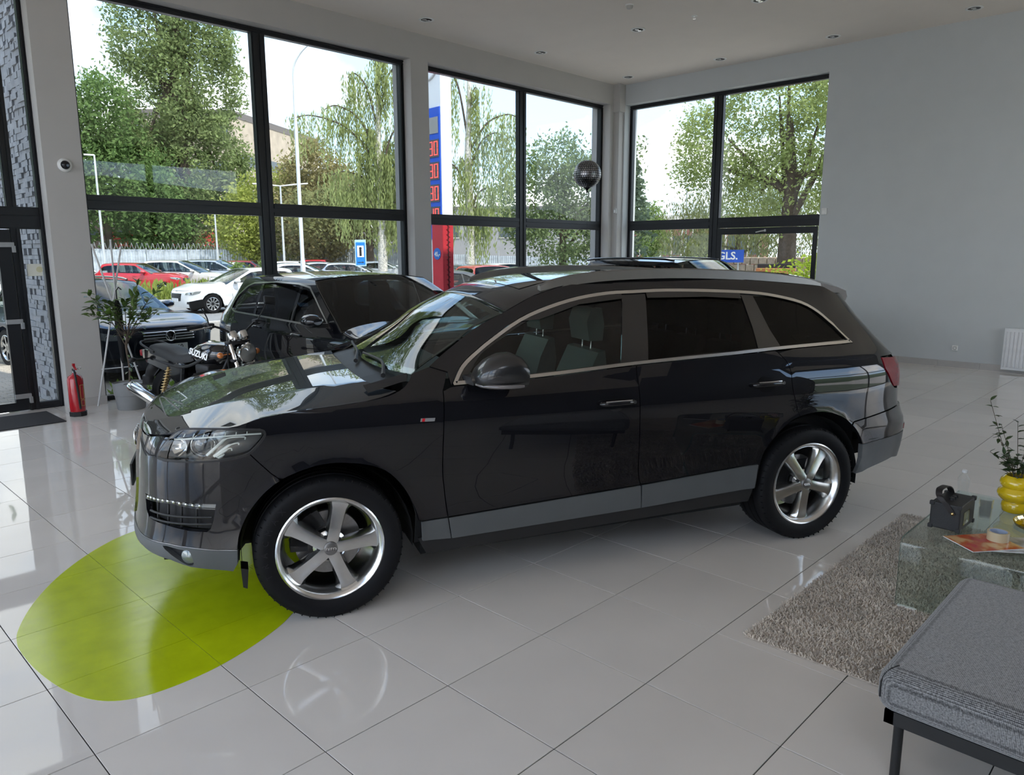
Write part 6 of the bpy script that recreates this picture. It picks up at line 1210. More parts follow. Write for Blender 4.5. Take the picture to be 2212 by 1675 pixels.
HB = dict(W=.89, H=1.45, fo=.87, wb=2.65, ro=.80, hz=(.74, .94), cx=-.52, wx=-1.42, rx=-3.0, tx=-3.30, belt=(.93, 1.02), wr=.315, h=.08, pillars=(-1.50, -2.45), grille=(.42, .66), bars=4, barm=M_blk, crown=.09, spokes=10)
h1, SH = gcar('white_hatchback', 'white hatchback driving past on the road, facing left', 'car', M_wht, HB); place(h1, 9.0, 22.25, 178, GZ)
DC = dict(W=.87, H=1.52, fo=.82, wb=2.59, ro=.66, hz=(.86, 1.02), cx=-.52, wx=-1.25, rx=-2.85, tx=-3.05, belt=(1.0, 1.06), wr=.31, h=.08, pillars=(-1.45, -2.32), grille=(.66, .80), bars=3, crown=.075)
d1, SD = gcar('red_hatchback', 'bright red hatchback parked behind the tall grass', 'car', M_redp, DC); place(d1, 12.7, 34.2, -42, GZ)
MP = dict(W=.91, H=1.62, fo=.93, wb=2.73, ro=.72, hz=(.80, .98), cx=-.18, wx=-1.30, rx=-3.05, tx=-3.30, belt=(.98, 1.05), wr=.32, h=.09, pillars=(-1.55, -2.45), grille=(.48, .60), bars=2, crown=.09)
p1, SM = gcar('people_carrier', 'pale cream people carrier parked right behind the red hatchback', 'car', mat('paint_cream', (.66, .64, .60), .35, .1, .5, 1, .02), MP); place(p1, 15.3, 35.6, -45, GZ)
def dupcar(src, old, newm, name, label, x, y, deg, z=GZ):
    c = copy_tree(src); c.name = name; c['label'] = label; place(c, x, y, deg, z); recolour(c, old, newm); return c
old = MATS['paint_cream']
dupcar(p1, old, M_silv, 'people_carrier', 'silver people carrier, third car along the front row', 17.9, 37.0, -46)
dupcar(h1, M_wht, M_wht, 'white_hatchback', 'white hatchback fourth along the front row, half behind the mullion', 20.3, 39.6, -48)
dupcar(d1, M_redp, mat('paint_darkred', (.25, .02, .03), .35, .2, .5, 1, .02), 'dark_red_hatchback', 'dark red hatchback just left of the window mullion', 22.2, 41.6, -48)
dupcar(h1, M_wht, M_wht, 'white_hatchback', 'white hatchback at the very left, behind the red one', 11.0, 38.4, -45)
SDN = dict(W=.90, H=1.45, fo=.88, wb=2.70, ro=1.02, hz=(.74, .94), cx=-.52, wx=-1.42, rx=-2.75, tx=-3.15, belt=(.94, 1.0), wr=.315, h=.09, pillars=(-1.50, -2.40), boot=True, grille=(.48, .64), bars=2, crown=.08, tb=-3.62)
s1, SS = gcar('pale_saloon', 'pale blue-white saloon right of the street lamp foot', 'car', mat('paint_palewhite', (.70, .76, .78), .35, .1, .5, 1, .02), SDN); place(s1, 20.0, 31.4, -32, GZ)
oldS = MATS['paint_palewhite']
dupcar(h1, M_wht, M_wht, 'white_hatchback', 'white hatchback right of the mullion in the second row', 25.5, 41.3, -48)
dupcar(d1, M_redp, M_redp, 'red_hatchback', 'red hatchback whose roof shows behind the lamp post', 28.4, 43.0, -48)
dupcar(s1, oldS, M_silv, 'silver_saloon', 'silver saloon behind the black SUV roof', 24.4, 36.0, -36); dupcar(s1, oldS, M_wht, 'white_saloon', 'white saloon left of the blue sign post', 28.4, 35.9, -38)
dupcar(h1, M_wht, M_silv, 'silver_hatchback', 'silver hatchback below the blue roadside sign', 23.4, 31.8, -40); dupcar(s1, oldS, M_dgr, 'grey_saloon', 'grey saloon just outside at the right end of the long window', 10.8, 14.6, 180)
VN = dict(W=.92, H=1.85, fo=.85, wb=2.70, ro=.85, hz=(.90, 1.10), cx=-.45, wx=-1.05, rx=-3.45, tx=-3.52, belt=(1.08, 1.12), wr=.32, h=.1, pillars=(-1.3, -2.3), tum=.86, bars=2)
n1, SN = gcar('white_van', 'small white van behind the birch trunk', 'car', M_wht, VN); place(n1, 31.0, 40.6, 140, GZ)
dupcar(n1, M_wht, M_wht, 'white_van', 'white van roof beside the lime bush at the wall edge', 25.68, 8.4, 100)
dupcar(d1, M_redp, M_redo, 'orange_hatchback', 'orange red hatchback seen from behind beside the red banner', 17.6, 18.7, 70)
dupcar(h1, M_wht, M_dgr, 'dark_hatchback', 'dark grey hatchback beyond the orange red one', 21.4, 23.9, 75); dupcar(h1, M_wht, M_wht, 'white_hatchback', 'white hatchback under the hanging birch strands', 25.2, 25.4, 70)
dupcar(h1, M_wht, mat('paint_blue', (.16, .26, .42), .3, .4, .5, 1, .02), 'blue_hatchback', 'blue grey hatchback just outside behind the wide pier', 8.3, 8.9+.35, -20); dupcar(n1, M_wht, M_wht, 'white_van', 'white van passing outside the entrance door', 3.5, 22.4, 0)
# ================================================================ things on the showroom floor
# ---- fire extinguisher
r = empty('fire_extinguisher', (.665, 6.62, 0), 0, 'red fire extinguisher on a black foot beside the door', 'extinguisher'); M_fred = mat('extinguisher_red', (.42, .012, .02), .25, coat=.6)
m = MB(); m.lathe([(.0, .045), (.078, .045), (.082, .06), (.082, .42), (.07, .455), (.035, .48), (.022, .49), (.022, .50)], 28); m.build('cylinder_body', M_fred, r, 40)
m = MB(); m.lathe([(.0, .0), (.092, .0), (.094, .05), (.085, .055), (.08, .04)], 8); m.build('foot', M_blk, r); m = MB(); m.cyl((0, 0, .49), (0, 0, .535), .016, 12); m.box((0, -.0, .53), (.03, .05, .03)); m.build('valve', M_chrome, r)
m = MB(); m.box((0, -.03, .565), (.022, .10, .012), m=Matrix.Rotation(.5, 3, 'X')); m.box((0, .0, .59), (.024, .035, .03)); m.build('trigger', M_fred, r)
m = MB(); m.tube(catmull([(-.01, -.03, .53), (-.02, -.095, .48), (-.01, -.10, .3), (.0, -.098, .09)], 5), .011, 8); m.build('hose', M_blk, r, 60); m = MB(); m.tube([(.05+.018*math.cos(a), -.02, .55+.018*math.sin(a)) for a in (2*PI*i/14 for i in range(14))], .003, 5, closed=True); m.build('safety_ring', M_chrome, r)
M_gold = mat('label_gold', (.55, .42, .12), .5)
for z0, z1 in ((.20, .36), (.12, .185)):
    m = MB(); q = [(.25, z0), (.85, z0), (.85, z1), (.25, z1)]
    for (a0, za), (a1, zb) in zip(q, q[1:]+q[:1]): m.tube([(.0832*math.cos(-PI/2+a0+(a1-a0)*t), .0832*math.sin(-PI/2+a0+(a1-a0)*t), za+(zb-za)*t) for t in (0, .33, .66, 1)], .0022, 4)
    tag(m.build('label_outline', M_gold, r), kind='stuff')
# ---- potted ficus
PT = empty('potted_tree', (1.24, 6.60, 0), 0, 'small leafy tree in a round grey pot by the window', 'plant'); M_pot = mat('pot_grey', (.22, .225, .23), .6)
m = MB(); m.lathe([(.0, .0), (.150, .0), (.155, .01), (.170, .165), (.172, .17), (.178, .175), (.190, .315), (.182, .32), (.176, .30), (.0, .295)], 40); m.build('pot', M_pot, PT, 30); m = MB(); m.lathe([(.177, .288), (.1, .296), (0, .299)], 24); m.build('soil', mat('soil', (.04, .03, .022), .95, bump=(60, 1)), PT)
m = MB(); trunkp = catmull([(.0, 0, .29), (.02, .01, .5), (.0, 0, .75), (.03, .0, .88)], 5); m.tube(trunkp, .014, 8); m.build('trunk', M_bark, PT, 60)
lm = bpy.data.meshes.new('leaf'); lp = [(0, 0, 0), (.016, .022, .004), (.02, .045, .0), (.012, .072, -.008), (0, .095, -.02), (-.012, .072, -.008), (-.02, .045, .0), (-.016, .022, .004), (0, .045, -.006)]; lm.from_pydata(lp, [], [(0, 1, 8), (1, 2, 8), (2, 3, 8), (3, 4, 8), (4, 5, 8), (5, 6, 8), (6, 7, 8), (7, 0, 8)])
lm.materials.append(mat('ficus_leaf', (.10, .17, .035), .3, noise=(12, .35), spec=.5)); lm.shade_smooth(); rl = random.Random(5)
def put_leaf(par, p, d, mesh, sc=1.0):
    o = link(bpy.data.objects.new('leaf', mesh), par); d = Vector(d).normalized(); up = Vector((rl.uniform(-.5, .5), rl.uniform(-.5, .5), 1)); x = d.cross(up); x.normalize(); z = x.cross(d); M_ = Matrix((x, d, z)).transposed().to_4x4(); M_.translation = p; o.matrix_local = M_ @ Matrix.Scale(sc*rl.uniform(.8, 1.2), 4); return o
crown_c = Vector((.03, 0, 1.13))
for k in range(15):
    a = 2*PI*k/15+rl.uniform(-.3, .3); el = rl.uniform(-.05, .95); R_ = rl.uniform(.26, .46)*(1.15 if k % 4 == 0 else 1); tip = Vector((.02+R_*math.cos(a)*math.cos(el)*1.15, R_*math.sin(a)*math.cos(el)*.8, .98+R_*math.sin(el)*1.15+.10)); st = trunkp[-1-rl.randrange(0, 6)]
    P_ = catmull([st, st.lerp(tip, .5)+Vector((0, 0, .08)), tip], 5); m = MB(); m.tube(P_, [.006-.0045*i/len(P_) for i in range(len(P_))], 5); m.build('branch', M_bark, PT)
    for j in range(19 if el > .1 else 12):
        t = rl.uniform(.35, 1); q = P_[min(len(P_)-1, int(t*len(P_)))]; d = (tip-st).normalized()+Vector((rl.uniform(-1, 1), rl.uniform(-1, 1), rl.uniform(-.7, .3))); put_leaf(PT, q+Vector((rl.uniform(-.02, .02), rl.uniform(-.02, .02), rl.uniform(-.02, .02))), d, lm, 1.1)
for j in range(24):
    a = rl.uniform(0, 2*PI); p = Vector((.05+.16*math.cos(a), .12*math.sin(a), rl.uniform(.86, 1.02))); m = MB(); m.tube([trunkp[-1], p], [.003, .0015], 4); m.build('twig', M_bark, PT); put_leaf(PT, p, (math.cos(a), math.sin(a), -.3), lm, .45)
for j in range(6): put_leaf(PT, Vector((-.01+.02*rl.random(), -.02, .40+.05*j)), (rl.uniform(-1, 1), -1, rl.uniform(-.6, .2)), lm, .8)
# ---- tripod of bare aluminium poles with a furled black umbrella
TP = empty('pole_tripod', (1.05, 6.98, 0), 0, 'white pole tripod leaning behind the potted tree', 'stand'); M_pol = mat('pole_white', (.66, .66, .66), .4, .2)
for a, b_ in (((-.05, .05, 0), (.33, -.10, 1.92)), ((.52, .02, 0), (.02, -.06, 1.95)), ((.30, .16, 0), (.20, -.16, 2.0))): m = MB(); m.tube([a, b_], .011, 8); m.build('pole', M_pol, TP)
m = MB(); m.tube([(.02, .03, .45), (.44, .02, .45)], .006, 6); m.build('cross_bar', M_pol, TP)
UM = empty('furled_umbrella', (1.265, 6.84, 0), 0, 'furled black umbrella hanging in the pole tripod', 'umbrella'); m = MB(); m.lathe([(.008, .52), (.02, .56), (.035, .8), (.05, 1.0), (.045, 1.2), (.015, 1.3)], 10); m.build('canopy', mat('umbrella_cloth', (.008, .008, .009), .8), UM); m = MB(); m.tube([(0, 0, 1.28), (0, 0, 1.40), (.03, 0, 1.44), (.06, 0, 1.41)], .008, 6); m.build('handle', M_blk, UM); m = MB(); m.tube([(.0, 0, .45), (0, 0, .53)], .005, 6); m.build('tip', M_chrome, UM)
# ---- motorcycle
BK = empty('motorcycle', (1.27, 5.36, 0), math.radians(-78.6), 'black naked motorcycle with chrome silencer between plant and black SUV', 'motorcycle'); M_tank = mat('tank_black', (.004, .004, .005), .12, coat=1); M_seat = mat('seat_vinyl', (.022, .023, .024), .6, bump=(80, .1)); M_eng = mat('engine_black', (.03, .03, .032), .45, .5); M_mch = mat('moto_chrome', (.75, .75, .74), .12, 1.0); M_goldp = mat('shock_gold', (.42, .30, .14), .35, .8)
def bwheel(x, r_, w_, nm):
    R_ = empty(nm, (x, 0, r_), 0, parent=BK); rr = r_*.72; m = MB(); m.lathe([(rr, -w_*.8), (r_*.9, -w_), (r_*.98, -w_*.6), (r_, 0), (r_*.98, w_*.6), (r_*.9, w_), (rr, w_*.8)], 40, ax=(0, 1, 0)); m.build('tire', M_rub, R_, 40)
    m = MB(); m.lathe([(rr+.005, -w_*.8), (rr-.015, -w_*.6), (rr-.02, 0), (rr-.015, w_*.6), (rr+.005, w_*.8)], 40, ax=(0, 1, 0)); m.build('rim', M_blk, R_, 40)
    for k in range(5): a = 2*PI*k/5; m = MB(); m.tube([(.03*math.cos(a), 0, .03*math.sin(a)), ((rr-.01)*math.cos(a), 0, (rr-.01)*math.sin(a))], [.022, .014], 6); m.build('spoke', M_blk, R_)
    for s in (-1, 1): m = MB(); m.lathe([(.07, s*.065), (.14, s*.065), (.14, s*.07), (.07, s*.07)], 30, ax=(0, 1, 0)); m.build('brake_disc', M_disc, R_)
    return R_
bwheel(0, .31, .085, 'rear_wheel'); bwheel(1.43, .30, .06, 'front_wheel')
def bk(nm, mb, m_, sm=50): return mb.build(nm, m_, BK, sm)
m = MB(); m.loft([[(x, y*w_, z0+(z1-z0)*zz) for y, zz in ((-.55, 0), (-.95, .3), (-1, .62), (-.7, .93), (0, 1.02), (.7, .93), (1, .62), (.95, .3), (.55, 0))] for x, w_, z0, z1 in ((.46, .085, .77, .83), (.52, .12, .73, .88), (.64, .155, .695, .935), (.78, .16, .69, .955), (.90, .145, .73, .94), (.99, .11, .78, .91), (1.03, .06, .82, .88))]); TK = bk('fuel_tank', m, M_tank, 60)
for s in (-1, 1): text_obj('tank_lettering', 'SUZUKI', .085, mat('letter_silver', (.75, .75, .75), .3, .5), TK, (.715, s*.1615, .835), frame_rot((1, 0, -.18) if s < 0 else (-1, 0, .18), (0, -s*.20, 1)), .003, bold=.003, sx=1.0)
m = MB(); m.lathe([(0, .012), (.035, .012), (.038, 0)], 18, (.72, 0, .948)); m.build('fuel_cap', M_mch, TK, 40)
m = MB(); m.loft([[(x, y*w_, z+(h_*zz)) for y, zz in ((-1, 0), (-1.05, .45), (-.85, .9), (-.3, 1.0), (.3, 1.0), (.85, .9), (1.05, .45), (1, 0))] for x, w_, z, h_ in ((-.26, .09, .80, .05), (-.20, .115, .775, .10), (-.02, .125, .755, .115), (.12, .13, .735, .105), (.24, .13, .71, .085), (.36, .115, .71, .095), (.47, .09, .73, .10), (.51, .07, .75, .09))]); bk('seat', m, M_seat, 60)
m = MB(); m.loft([[(x, y*w_, z0+(z1-z0)*zz) for y, zz in ((-1, 0), (-1, 1), (1, 1), (1, 0))] for x, w_, z0, z1 in ((-.42, .07, .72, .80), (-.30, .10, .67, .81), (.0, .12, .62, .755), (.30, .12, .56, .71), (.42, .09, .56, .70))]); bk('tail_fairing', m, M_tank, 50)
m = MB(); m.tube(catmull([(-.10, .13, .80), (-.30, .13, .86), (-.40, .09, .885), (-.43, 0, .89), (-.40, -.09, .885), (-.30, -.13, .86), (-.10, -.13, .80)], 5), .011, 8); bk('grab_rail', m, M_blk, 60)
m = MB(); m.box((-.45, 0, .76), (.05, .14, .07), bev=.012); bk('rear_lamp', m, M_red)
for s in (-1, 1): m = MB(); m.tube([(-.38, s*.08, .70), (-.40, s*.16, .70)], .008, 6); m.sphere((-.40, s*.20, .70), .035, 8, (.8, 1.2, .8)); bk('rear_indicator', m, M_blk, 60)
m = MB(); m.tube(catmull([(-.30, 0, .64), (-.42, 0, .52), (-.44, 0, .42)], 4), [.05, .06, .06, .055, .05, .05, .05, .045, .04], 8); bk('rear_mudguard', m, M_blk, 60)
m = MB(); m.tube([(-.46, 0, .50), (-.47, 0, .40)], .07, 4); bk('plate_carrier', m, M_blk)
# engine
m = MB(); m.box((.62, 0, .36), (.46, .30, .22), bev=.04); bk('crankcase', m, M_eng); 
for s in (-1, 1): m = MB(); m.lathe([(0, .03), (.09, .03), (.105, .012), (.108, 0)], 24, (.68, s*.15, .37), (0, s, 0)); bk('engine_cover', m, M_eng if s > 0 else M_mch, 40)
for k in range(8): m = MB(); m.box((.74+k*.006, 0, .48+k*.022), (.24, .40, .010), bev=.003); bk('cylinder_fin', m, M_eng)
m = MB(); m.box((.76, 0, .57), (.19, .34, .20), bev=.01); bk('cylinder_block', m, M_eng); m = MB(); m.box((.80, 0, .70), (.21, .40, .08), bev=.02); bk('cylinder_head', m, M_eng)
for y in (-.15, -.05, .05, .15): m = MB(); m.tube(catmull([(.88, y, .66), (.98, y, .58), (.96, y*.9, .36), (.82, y*.7, .22), (.55, y*.5-.08, .18)], 5), .02, 8); bk('exhaust_header', m, M_mch, 60)
m = MB(); m.tube(catmull([(.55, -.12, .18), (.30, -.19, .21), (.12, -.22, .26)], 4), .026, 10); bk('exhaust_link', m, M_mch, 60)
m = MB(); d_ = Vector((-.62, -.03, .20)).normalized(); m.lathe([(.03, 0), (.055, .05), (.062, .10), (.062, .50), (.058, .56), (.05, .575), (.03, .56), (.0, .55)], 28, (.15, -.22, .25), d_); bk('silencer', m, M_mch, 40)
# frame, swing arm, shocks, side panels
for s in (-1, 1):
    m = MB(); m.tube(catmull([(1.0, s*.04, .90), (.80, s*.14, .80), (.42, s*.14, .68), (.0, s*.11, .70), (-.30, s*.08, .74)], 4), .016, 8); bk('frame_tube', m, M_blk, 60); m = MB(); m.tube(catmull([(1.03, s*.03, .82), (.98, s*.12, .60), (.90, s*.13, .30), (.60, s*.13, .22), (.36, s*.13, .40), (.38, s*.13, .66)], 4), .015, 8); bk('frame_tube', m, M_blk, 60)
    m = MB(); m.tube([(.40, s*.11, .40), (.0, s*.12, .31), (-.05, s*.12, .31)], [.024, .022, .02], 8); bk('swing_arm', m, M_mch if s < 0 else M_blk, 60)
    m = MB(); m.tube([(.02, s*.15, .35), (.16, s*.14, .66)], .016, 8); sh = bk('shock', m, M_goldp, 60); m = MB(); a_ = Vector((.04, s*.15, .39)); b_ = Vector((.15, s*.14, .63)); m.tube([a_.lerp(b_, t/72)+Vector((.030*math.cos(t*.7), .030*math.sin(t*.7), 0)) for t in range(73)], .006, 5); m.build('spring', M_goldp, sh, 60)
    m = MB(); m.prism([(.12, .58), (.40, .50), (.44, .68), (.30, .71), (.14, .66)], s*.115, s*.14, lambda a, c, h: (a, h, c)); bk('side_panel', m, M_tank)
    m = MB(); m.cyl((.36, s*.13, .33), (.36, s*.26, .33), .014, 8); bk('footpeg', m, M_blk)
    # front end
    m = MB(); m.tube([(1.14, s*.10, .97), (1.43, s*.10, .30)], [.021, .021], 12); bk('fork_tube', m, M_mch, 60); m = MB(); m.tube([(1.29, s*.10, .63), (1.44, s*.10, .28)], .029, 12); bk('fork_slider', m, M_mch, 60)
    m = MB(); m.tube([(1.13, s*.10, .86), (1.14, s*.19, .86)], .008, 6); m.sphere((1.14, s*.215, .86), .034, 8, (1, .9, .9)); bk('front_indicator', m, M_amber, 60)
    m = MB(); m.tube(catmull([(1.12, s*.05, 1.02), (1.14, s*.12, 1.09), (1.09, s*.26, 1.15), (1.04, s*.36, 1.145)], 4), .011, 8); bk('handlebar', m, M_blk, 60); m = MB(); m.tube([(1.06, s*.33, 1.148), (.99, s*.45, 1.13)], .017, 10); bk('grip', m, M_rub, 60)
    m = MB(); m.tube([(1.12, s*.27, 1.145), (1.11, s*.34, 1.135), (1.05, s*.46, 1.115)], .006, 6); bk('lever', m, M_mch, 60); m = MB(); m.box((1.09, s*.27, 1.15), (.06, .07, .05), bev=.01); bk('switch_block', m, M_blk)
    m = MB(); m.tube(catmull([(1.09, s*.28, 1.16), (1.12, s*.32, 1.24), (1.13, s*.38, 1.33)], 4), .006, 6); mr = bk('mirror_stem', m, M_blk, 60); m = MB(); m.box((1.13, s*.42, 1.36), (.025, .15, .085), bev=.012, m=frame_rot((1, s*.1, .15), (0, 1, -.12*s))); m.build('mirror_head', M_blk, mr); m = MB(); m.box((1.116, s*.42, 1.358), (.004, .13, .07), m=frame_rot((1, s*.1, .15), (0, 1, -.12*s))); m.build('mirror_glass', M_chrome, mr)
    m = MB(); m.lathe([(0, .045), (.045, .042), (.05, .03), (.048, -.03), (.03, -.045), (0, -.048)], 20, (1.15, s*.062, 1.03), (-.55, 0, .83)); g_o = bk('gauge', m, M_mch, 40); m = MB(); m.lathe([(0, .0465), (.041, .0455)], 20, (1.15, s*.062, 1.03), (-.55, 0, .83)); m.build('gauge_face', M_ink, g_o)
m = MB(); m.box((1.13, 0, .97), (.07, .26, .03), bev=.01); bk('triple_clamp', m, M_eng); m = MB(); m.box((1.20, 0, .80), (.07, .26, .03), bev=.01); bk('triple_clamp', m, M_eng)
m = MB(); ax = Vector((1, 0, -.08)).normalized(); m.lathe([(0, -.10), (.05, -.09), (.085, -.045), (.097, .02), (.100, .035), (.092, .04)], 30, (1.25, 0, .87), ax); hb = bk('headlight', m, M_mch, 40); m = MB(); m.lathe([(.092, .035), (.07, .048), (0, .058)], 28, (1.25, 0, .87), ax); m.build('headlight_glass', mat('moto_lens', (.30, .31, .30), .08, .4, coat=1), hb, 60)
m = MB(); m.loft([[(1.43+.345*math.cos(a), y, .30+.345*math.sin(a)+dz) for y, dz in ((-.075, -.03), (-.05, .0), (0, .012), (.05, .0), (.075, -.03))] for a in np.linspace(.35, 2.6, 12)], cyc=False, cap=False); bk('front_mudguard', m, M_tank, 60)
m = MB(); m.tube(catmull([(1.06, -.06, 1.02), (1.16, -.14, .92), (1.14, -.12, .70), (1.30, -.11, .52)], 5), .007, 6); bk('brake_hose', m, M_blk, 60); m = MB(); m.tube([(.50, .14, .26), (.42, .26, .02)], .012, 8); bk('side_stand', m, M_blk)
# ---- rug
r = empty('rug', (0, 0, 0), 0, 'beige shag rug under the glass table', 'rug'); M_rug = mat('rug_base', (.42, .36, .30), .95, noise=(9, .2), bump=(150, .8)); x0, x1, y0_, y1_ = 1.262, 3.64, -3.7, -1.318
m = MB(); m.b2((x0+.006, y0_, .0015), (x1-.006, y1_-.006, .010)); m.build('backing', M_rug, r)
n = 60000; P_ = np.stack([NR.uniform(x0, x1, n), NR.uniform(-3.0, y1_, n), np.full(n, .010)], 1); d = NR.normal(size=(n, 3))*np.array([.006, .006, .002])+np.array([0, 0, .011]); wv = NR.normal(size=(n, 3))*np.array([1, 1, 0]); wv /= np.linalg.norm(wv, axis=1, keepdims=True); wv *= .0035
V = np.stack([P_-wv, P_+wv, P_+d+wv*.6, P_+d-wv*.6], 1).reshape(-1, 3); me = bpy.data.meshes.new('pile'); me.vertices.add(4*n); me.vertices.foreach_set('co', V.ravel()); me.loops.add(4*n); me.loops.foreach_set('vertex_index', np.arange(4*n)); me.polygons.add(n); me.polygons.foreach_set('loop_start', np.arange(0, 4*n, 4)); me.polygons.foreach_set('loop_total', np.full(n, 4)); me.update(); me.materials.append(mat('rug_pile', (.56, .49, .41), .9, noise=(5, .22), sheen=.2)); tag(link(bpy.data.objects.new('pile', me), r), kind='stuff')
# ---- bent glass table
TB = empty('glass_table', (0, 0, 0), 0, 'low coffee table bent from one sheet of clear glass', 'table'); M_tg = glass('table_glass', (.88, .93, .91), 1.4); M_te = mat('glass_edge', (.16, .30, .26), .08, coat=1)
zt, xa, xb, th = .386, 2.10, 3.22, .012; prof = [(xa, .014)]+[(xa+.045-.045*math.cos(a), zt-.045+.045*math.sin(a)) for a in np.linspace(0, PI/2, 8)]+[(xb-.045+.045*math.sin(a), zt-.045+.045*math.cos(a)) for a in np.linspace(0, PI/2, 8)]+[(xb, .014)]
inn = [(xa+th, .014)]+[(xa+.045-(.045-th)*math.cos(a), zt-.045+(.045-th)*math.sin(a)) for a in np.linspace(0, PI/2, 8)]+[(xb-.045+(.045-th)*math.sin(a), zt-.045+(.045-th)*math.cos(a)) for a in np.linspace(0, PI/2, 8)]+[(xb-th, .014)]
m = MB(); k = len(prof); ya, yb = -1.743, -2.60
for P2 in (prof, inn): m.add([(a, y, c) for y in (ya, yb) for a, c in P2], [(i, i+1, k+i+1, k+i) for i in range(k-1)])
m.build('glass_sheet', M_tg, TB, 40)
for y in (ya, yb): m = MB(); m.add([(a, y, c) for a, c in prof]+[(a, y, c) for a, c in inn], [(i, i+1, k+i+1, k+i) for i in range(k-1)]); m.build('glass_edge', M_te, TB)
for y in (-1.80, -2.5): m = MB(); m.box((xa+.006, y, .017), (.022, .09, .006)); m.build('foot_strip', M_lampw, TB)
# on the table
sp_r = empty('portable_speaker', (2.485, -1.876, zt), math.radians(-2), 'small black portable speaker with leather strap on the table', 'speaker'); M_sp = mat('speaker_black', (.014, .014, .015), .5, bump=(250, .15))
m = MB(); m.box((0, 0, .075), (.25, .145, .14), bev=.006); m.build('cabinet', M_sp, sp_r)
for a in (-1, 1):
    for c in (-1, 1):
        for z in (.012, .138): m = MB(); m.box((a*.118, c*.066, z), (.024, .024, .022), bev=.004); m.build('corner_cap', M_blk, sp_r)
m = MB(); P_ = catmull([(-.127, .0, .105), (-.132, .005, .16), (-.10, .02, .205), (.0, .04, .215), (.09, .05, .19), (.127, .05, .14)], 5); rings = []
P_ = catmull([(-.128, -.035, .10), (-.130, -.01, .135), (-.128, .03, .175), (-.10, .045, .205), (-.05, .045, .21), (.03, .045, .20), (.10, .045, .165), (.128, .04, .11)], 4)
m.loft([[(p.x, p.y-.016, p.z-.0025), (p.x, p.y+.016, p.z-.0025), (p.x, p.y+.016, p.z+.0025), (p.x, p.y-.016, p.z+.0025)] if abs(p.x) < .12 else [(p.x-.0025, p.y-.016, p.z), (p.x-.0025, p.y+.016, p.z), (p.x+.0025, p.y+.016, p.z), (p.x+.0025, p.y-.016, p.z)] for p in P_]); m.build('strap', mat('strap_leather', (.015, .012, .012), .55), sp_r, 50)
m = MB(); m.lathe([(0, .006), (.006, .005), (.009, 0)], 14, (-.131, -.035, .10), (-1, 0, 0)); m.build('strap_stud', mat('brass', (.72, .55, .25), .25, 1), sp_r, 50)
for k_ in range(3): m = MB(); m.lathe([(0, .014), (.012, .014), (.013, 0)], 16, (-.03+k_*.035, 0, .145)); m.build('knob', M_blk, sp_r, 40)
m = MB(); m.b2((-.07, -.0745, .03), (.03, -.073, .10)); m.build('grille_mesh', M_gloss, sp_r)
br_ = empty('water_bottle', (3.02, -1.80, zt), 0, 'clear empty plastic bottle behind the speaker', 'bottle'); M_pet = glass('pet_plastic', (.97, .98, .98), 1.42)
m = MB(); m.lathe([(.0, .004), (.028, .002), (.033, .01), (.033, .03), (.029, .06), (.032, .085), (.034, .10), (.031, .125), (.017, .148), (.012, .155), (.012, .162)], 28); m.build('bottle_body', M_pet, br_, 40); m = MB(); m.lathe([(0, .175), (.014, .175), (.0145, .160), (.013, .158)], 20); m.build('cap', mat('cap_white', (.75, .76, .76), .4), br_, 40)
gl_ = empty('tumbler', (2.70, -1.985, zt), 0, 'clear faceted drinking glass between speaker and vase', 'glass'); m = MB(); m.lathe([(.0, .012), (.026, .012), (.027, .02), (.031, .10), (.034, .118)], 10); m.build('inner_wall', M_pet, gl_); m = MB(); m.lathe([(.0, .0), (.029, .0), (.031, .01), (.034, .085), (.036, .09), (.037, .118), (.034, .118)], 10); m.build('outer_wall', M_pet, gl_)
VS = empty('yellow_vase', (2.96, -2.075, zt), 0, 'glossy yellow vase with bulging rings holding green sprigs', 'vase'); m = MB(); m.lathe([(.0, .002), (.05, .0), (.062, .006), (.068, .03), (.064, .055), (.058, .062), (.072, .072), (.090, .092), (.094, .108), (.088, .125), (.072, .138), (.070, .142), (.082, .155), (.086, .172), (.080, .190), (.066, .205), (.060, .212), (.054, .208), (.058, .19)], 40); m.build('vase_body', mat('vase_yellow', (.75, .53, .01), .08, coat=1), VS, 60)
lm2 = lm.copy(); lm2.materials.clear(); lm2.materials.append(mat('sprig_leaf', (.035, .065, .02), .35, noise=(12, .3)))
sprigs = [((-.02, .17, .62), 15), ((-.05, .10, .50), 12), ((.05, .04, .50), 12), ((.0, -.10, .46), 10), ((-.10, .06, .34), 10), ((.08, -.06, .36), 10), ((-.04, .14, .33), 12), ((.02, -.02, .40), 10), ((.0, .12, .42), 10)]
for tip, nl in sprigs:
    tip = Vector(tip); P_ = catmull([(0, 0, .10), Vector((tip.x*.3, tip.y*.3, .26)), tip], 7); m = MB(); m.tube(P_, [.0028-.0018*i/len(P_) for i in range(len(P_))], 5); m.build('stem', M_bark, VS)
    for j in range(nl): q = P_[min(len(P_)-1, int((.45+.55*j/nl)*len(P_)))]; put_leaf(VS, q, Vector((rl.uniform(-1, 1), rl.uniform(-1, 1), rl.uniform(-.2, .8))), lm2, .50)
for j in range(45): a = rl.uniform(0, 2*PI); put_leaf(VS, Vector((.045*math.cos(a), .045*math.sin(a), rl.uniform(.21, .30))), (math.cos(a), math.sin(a), rl.uniform(-.1, .9)), lm2, .62)
ty = empty('serving_tray', (2.78, -2.255, zt), 0, 'round mirror tray with raised rim beside the vase', 'tray'); m = MB(); m.lathe([(0, .004), (.135, .004), (.145, .018), (.150, .018), (.142, .0), (0, .0)], 40); m.build('dish', mat('tray_mirror', (.62, .52, .25), .06, 1), ty, 40)
